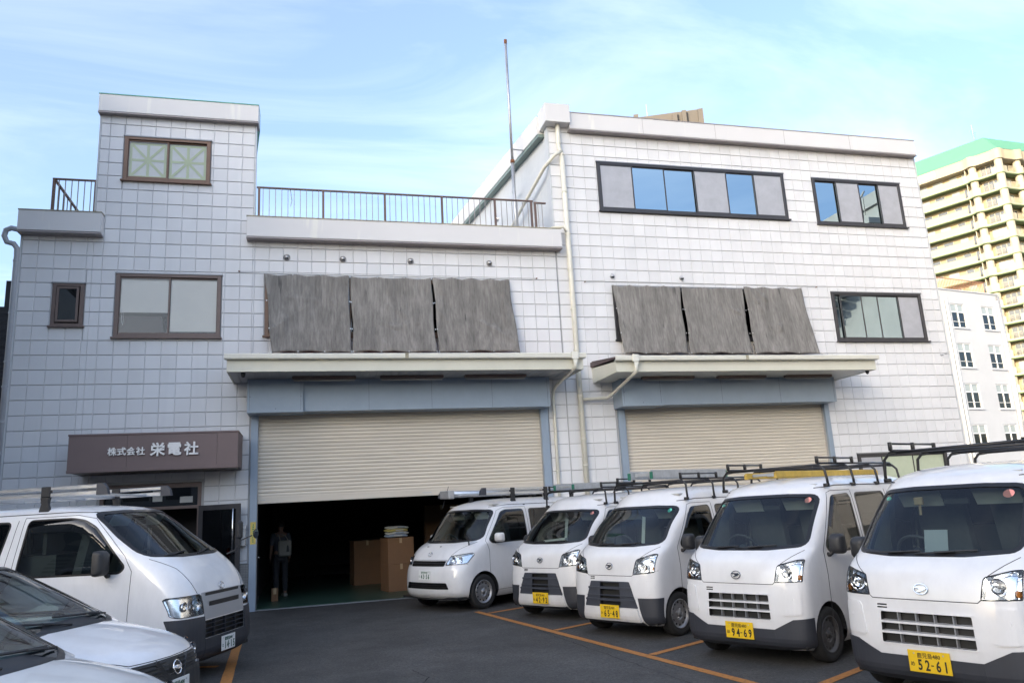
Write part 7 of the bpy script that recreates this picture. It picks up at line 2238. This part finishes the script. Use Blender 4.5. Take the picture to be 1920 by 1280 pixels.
for i, (mt, lab) in enumerate((('sack_blue', 'pale blue packed sack at the bottom of the pile on the boxes'), ('sack_white', 'white packed sack second from bottom on the boxes'), ('sack_yellow', 'yellow packed sack third from bottom on the boxes'), ('sack_white', 'pale packed sack on top of the pile on the boxes'))):
    r = empty('packed_sack', (7.70 + (i % 2) * .02, 1.72, 1.215 + i * 0.062), R(10 + 6 * i)); tag(r, lab, 'sack', 'packed sacks on the boxes')
    v = []; f = []; n, k = 20, 6
    for j in range(k + 1):
        t = j / k * math.pi
        for q in range(n):
            a = 2 * math.pi * q / n; c, s = math.cos(a), math.sin(a)
            e = 0.45
            v.append((0.27 * abs(c) ** e * (1 if c > 0 else -1) * math.sin(t) ** .5, 0.19 * abs(s) ** e * (1 if s > 0 else -1) * math.sin(t) ** .5, 0.035 - 0.035 * math.cos(t) + 0.008 * math.sin(3 * a)))
    for j in range(k):
        for q in range(n): f.append((j * n + q, j * n + (q + 1) % n, (j + 1) * n + (q + 1) % n, (j + 1) * n + q))
    m = MB(); m.add(v, f); m.build('sack_body', mt, r, True)
    m = MB(); m.box(-0.10, 0.10, -0.192, -0.186, 0.03, 0.055); m.build('printed_band', 'sack_white' if mt != 'sack_white' else 'sack_blue', r)
dd = empty('inner_door', (4.60, 0.5, 0.03)); tag(dd, 'dark steel door standing just inside the left shutter jamb', 'door')
m = MB(); m.box(0, 0.06, 0, 0.9, 0, 2.0, 0.004); m.build('door_panel', 'interior_dark', dd); m = MB(); m.tube([(0.06, 0.1, 0.98), (0.12, 0.1, 0.98), (0.12, 0.2, 0.98)], 0.014, 8); m.build('lever_handle', 'chrome', dd, True)
sh = empty('storage_rack', (5.9, 8.2, 0.03)); tag(sh, 'dark storage rack along the back of the garage', 'shelving')
for x in (0, 1.6, 3.2):
    for y in (0, 0.6): MB().box(x - .03, x + .03, y - .03, y + .03, 0, 2.4).build('upright', 'interior_dark', sh)
for z in (0.3, 1.0, 1.7, 2.3): MB().box(-0.05, 3.25, -0.03, 0.63, z, z + 0.04).build('shelf', 'interior_dark', sh)

# ================================================================ person in the garage, seen from behind with a shoulder bag
def skin_mesh(name, verts, edges, radii, mat, parent, root_i=0, sub=2):
    me = bpy.data.meshes.new(name); me.from_pydata(verts, edges, [])
    o = link(name, me, None, parent); me.materials.append(MATS[mat])
    sk = o.modifiers.new('skin', 'SKIN'); sk.use_smooth_shade = True
    ly = me.skin_vertices[0].data if len(me.skin_vertices) else None
    if ly is None:
        bm = bmesh.new(); bm.from_mesh(me); bm.verts.layers.skin.verify(); bm.to_mesh(me); bm.free(); ly = me.skin_vertices[0].data
    for i, r in enumerate(radii):
        ly[i].radius = r if isinstance(r, tuple) else (r, r)
    for q in ly: q.use_root = False
    ly[root_i].use_root = True
    ss = o.modifiers.new('sub', 'SUBSURF'); ss.levels = sub; ss.render_levels = sub
    return o
pe = empty('person', (5.08, 2.5, 0.03), R(195)); tag(pe, 'person in grey shirt and dark trousers with a white shoulder bag, standing inside the garage', 'person')
V = [(0, 0, .92), (0, 0, 1.08), (0, 0.0, 1.25), (0, 0, 1.38), (0, 0.01, 1.46), (0, -0.005, 1.53), (0, -0.01, 1.60), (0, -0.015, 1.66),
     (.09, 0, .88), (.095, -0.01, .50), (.095, .02, .08), (.10, -.12, .035), (-.09, 0, .88), (-.10, 0.03, .50), (-.10, .07, .08), (-.105, -.07, .035),
     (.17, 0, 1.38), (.215, .02, 1.12), (.22, -.05, .90), (.22, -.07, .83), (-.17, 0, 1.38), (-.215, .02, 1.12), (-.22, -.05, .90), (-.22, -.07, .83)]
E_ = [(0, 1), (1, 2), (2, 3), (3, 4), (4, 5), (5, 6), (6, 7), (0, 8), (8, 9), (9, 10), (10, 11), (0, 12), (12, 13), (13, 14), (14, 15), (3, 16), (16, 17), (17, 18), (18, 19), (3, 20), (20, 21), (21, 22), (22, 23)]
RR = [(.15, .10), (.135, .09), (.15, .10), (.12, .085), .052, .068, .088, .07, .085, .058, .042, .035, .085, .058, .042, .035, .06, .045, .035, .03, .06, .045, .035, .03]
skin_mesh('body', V, E_, RR, 'skin', pe)
V2 = [(0, 0, .94), (0, 0, 1.08), (0, 0, 1.25), (0, 0, 1.385), (.172, 0, 1.385), (.217, .02, 1.13), (-.172, 0, 1.385), (-.217, .02, 1.13)]
skin_mesh('shirt', V2, [(0, 1), (1, 2), (2, 3), (3, 4), (4, 5), (3, 6), (6, 7)], [(.165, .115), (.155, .105), (.168, .115), (.13, .095), .072, .06, .072, .06], 'shirt', pe)
V3 = [(0, 0, .93), (.09, 0, .88), (.095, -.01, .50), (.095, .02, .10), (-.09, 0, .88), (-.10, .03, .50), (-.10, .07, .10)]
skin_mesh('trousers', V3, [(0, 1), (1, 2), (2, 3), (0, 4), (4, 5), (5, 6)], [(.165, .115), .10, .075, .062, .10, .075, .062], 'trousers', pe)
for s in (1, -1):
    for k in range(4):
        a = -0.018 + k * 0.014; l = (0.065, 0.075, 0.07, 0.055)[k]
        skin_mesh('finger', [(s * .22, -.075 + a, .815), (s * .222, -.085 + a, .815 - l * .5), (s * .215, -.08 + a, .815 - l)], [(0, 1), (1, 2)], [.009, .0085, .007], 'skin', pe, 0, 1)
    skin_mesh('thumb', [(s * .21, -.095, .85), (s * .20, -.115, .82), (s * .198, -.115, .79)], [(0, 1), (1, 2)], [.011, .01, .008], 'skin', pe, 0, 1)
    m = MB(); m.lathe([(0, .0), (.012, .004), (.012, .03), (0, .034)], 10, (s * .082, -.01, 1.565), 'z'); m.build('ear', 'skin', pe, True)
    m = MB(); m.lathe([(0, -.012), (.010, -.006), (.010, .006), (0, .012)], 8, (s * .032, -.098, 1.585), 'x'); m.build('eye', 'plate_black', pe, True)
m = MB(); m.prism([(-.012, 1.545), (.012, 1.545), (.006, 1.585), (-.006, 1.585)], -.118, -.085); m.build('nose', 'skin', pe)
m = MB(); m.box(-.022, .022, -.104, -.09, 1.518, 1.526, .002); m.build('mouth', 'rust', pe)
v = []; f = []
for j in range(9):
    t = j / 8 * math.pi * 0.62
    for q in range(18):
        a = 2 * math.pi * q / 18
        dz = 0.07 if math.sin(a) < -0.3 and j > 6 else 0
        v.append((.092 * math.sin(t) * math.cos(a), .005 + .105 * math.sin(t) * math.sin(a), 1.61 + .105 * math.cos(t) + dz))
for j in range(8):
    for q in range(18): f.append((j * 18 + q, j * 18 + (q + 1) % 18, (j + 1) * 18 + (q + 1) % 18, (j + 1) * 18 + q))
m = MB(); m.add(v, f); m.build('hair', 'hair', pe, True)
tb = empty('tote_bag', (5.18, 2.32, 0.93), R(12)); tag(tb, 'white cloth shoulder bag hanging at the person in the garage', 'bag')
m = MB(); m.box(-.15, .15, -.05, .03, 0, .36, .03); auto_smooth(m.build('bag_body', 'tote', tb), 40)
m = MB(); m.tube([(-.1, -.01, .35), (-.13, .0, .46), (-.15, .08, .50)], .012, 6); m.tube([(.08, -.01, .35), (.02, .02, .46), (-.08, .09, .50)], .012, 6); m.build('bag_strap', 'tote', tb)
m = MB(); m.prism([(.03, .10), (.09, .10), (.08, .22), (.06, .26), (.04, .22)], -.0525, -.0505); m.build('printed_mark', 'plate_black', tb)
for s, x in ((1, .10), (-1, -.105)):
    m = MB(); m.box(x - .045, x + .045, -.20 if s > 0 else -.15, .06 if s > 0 else .11, 0, .07, .02); auto_smooth(m.build('shoe', 'tote', pe), 40)
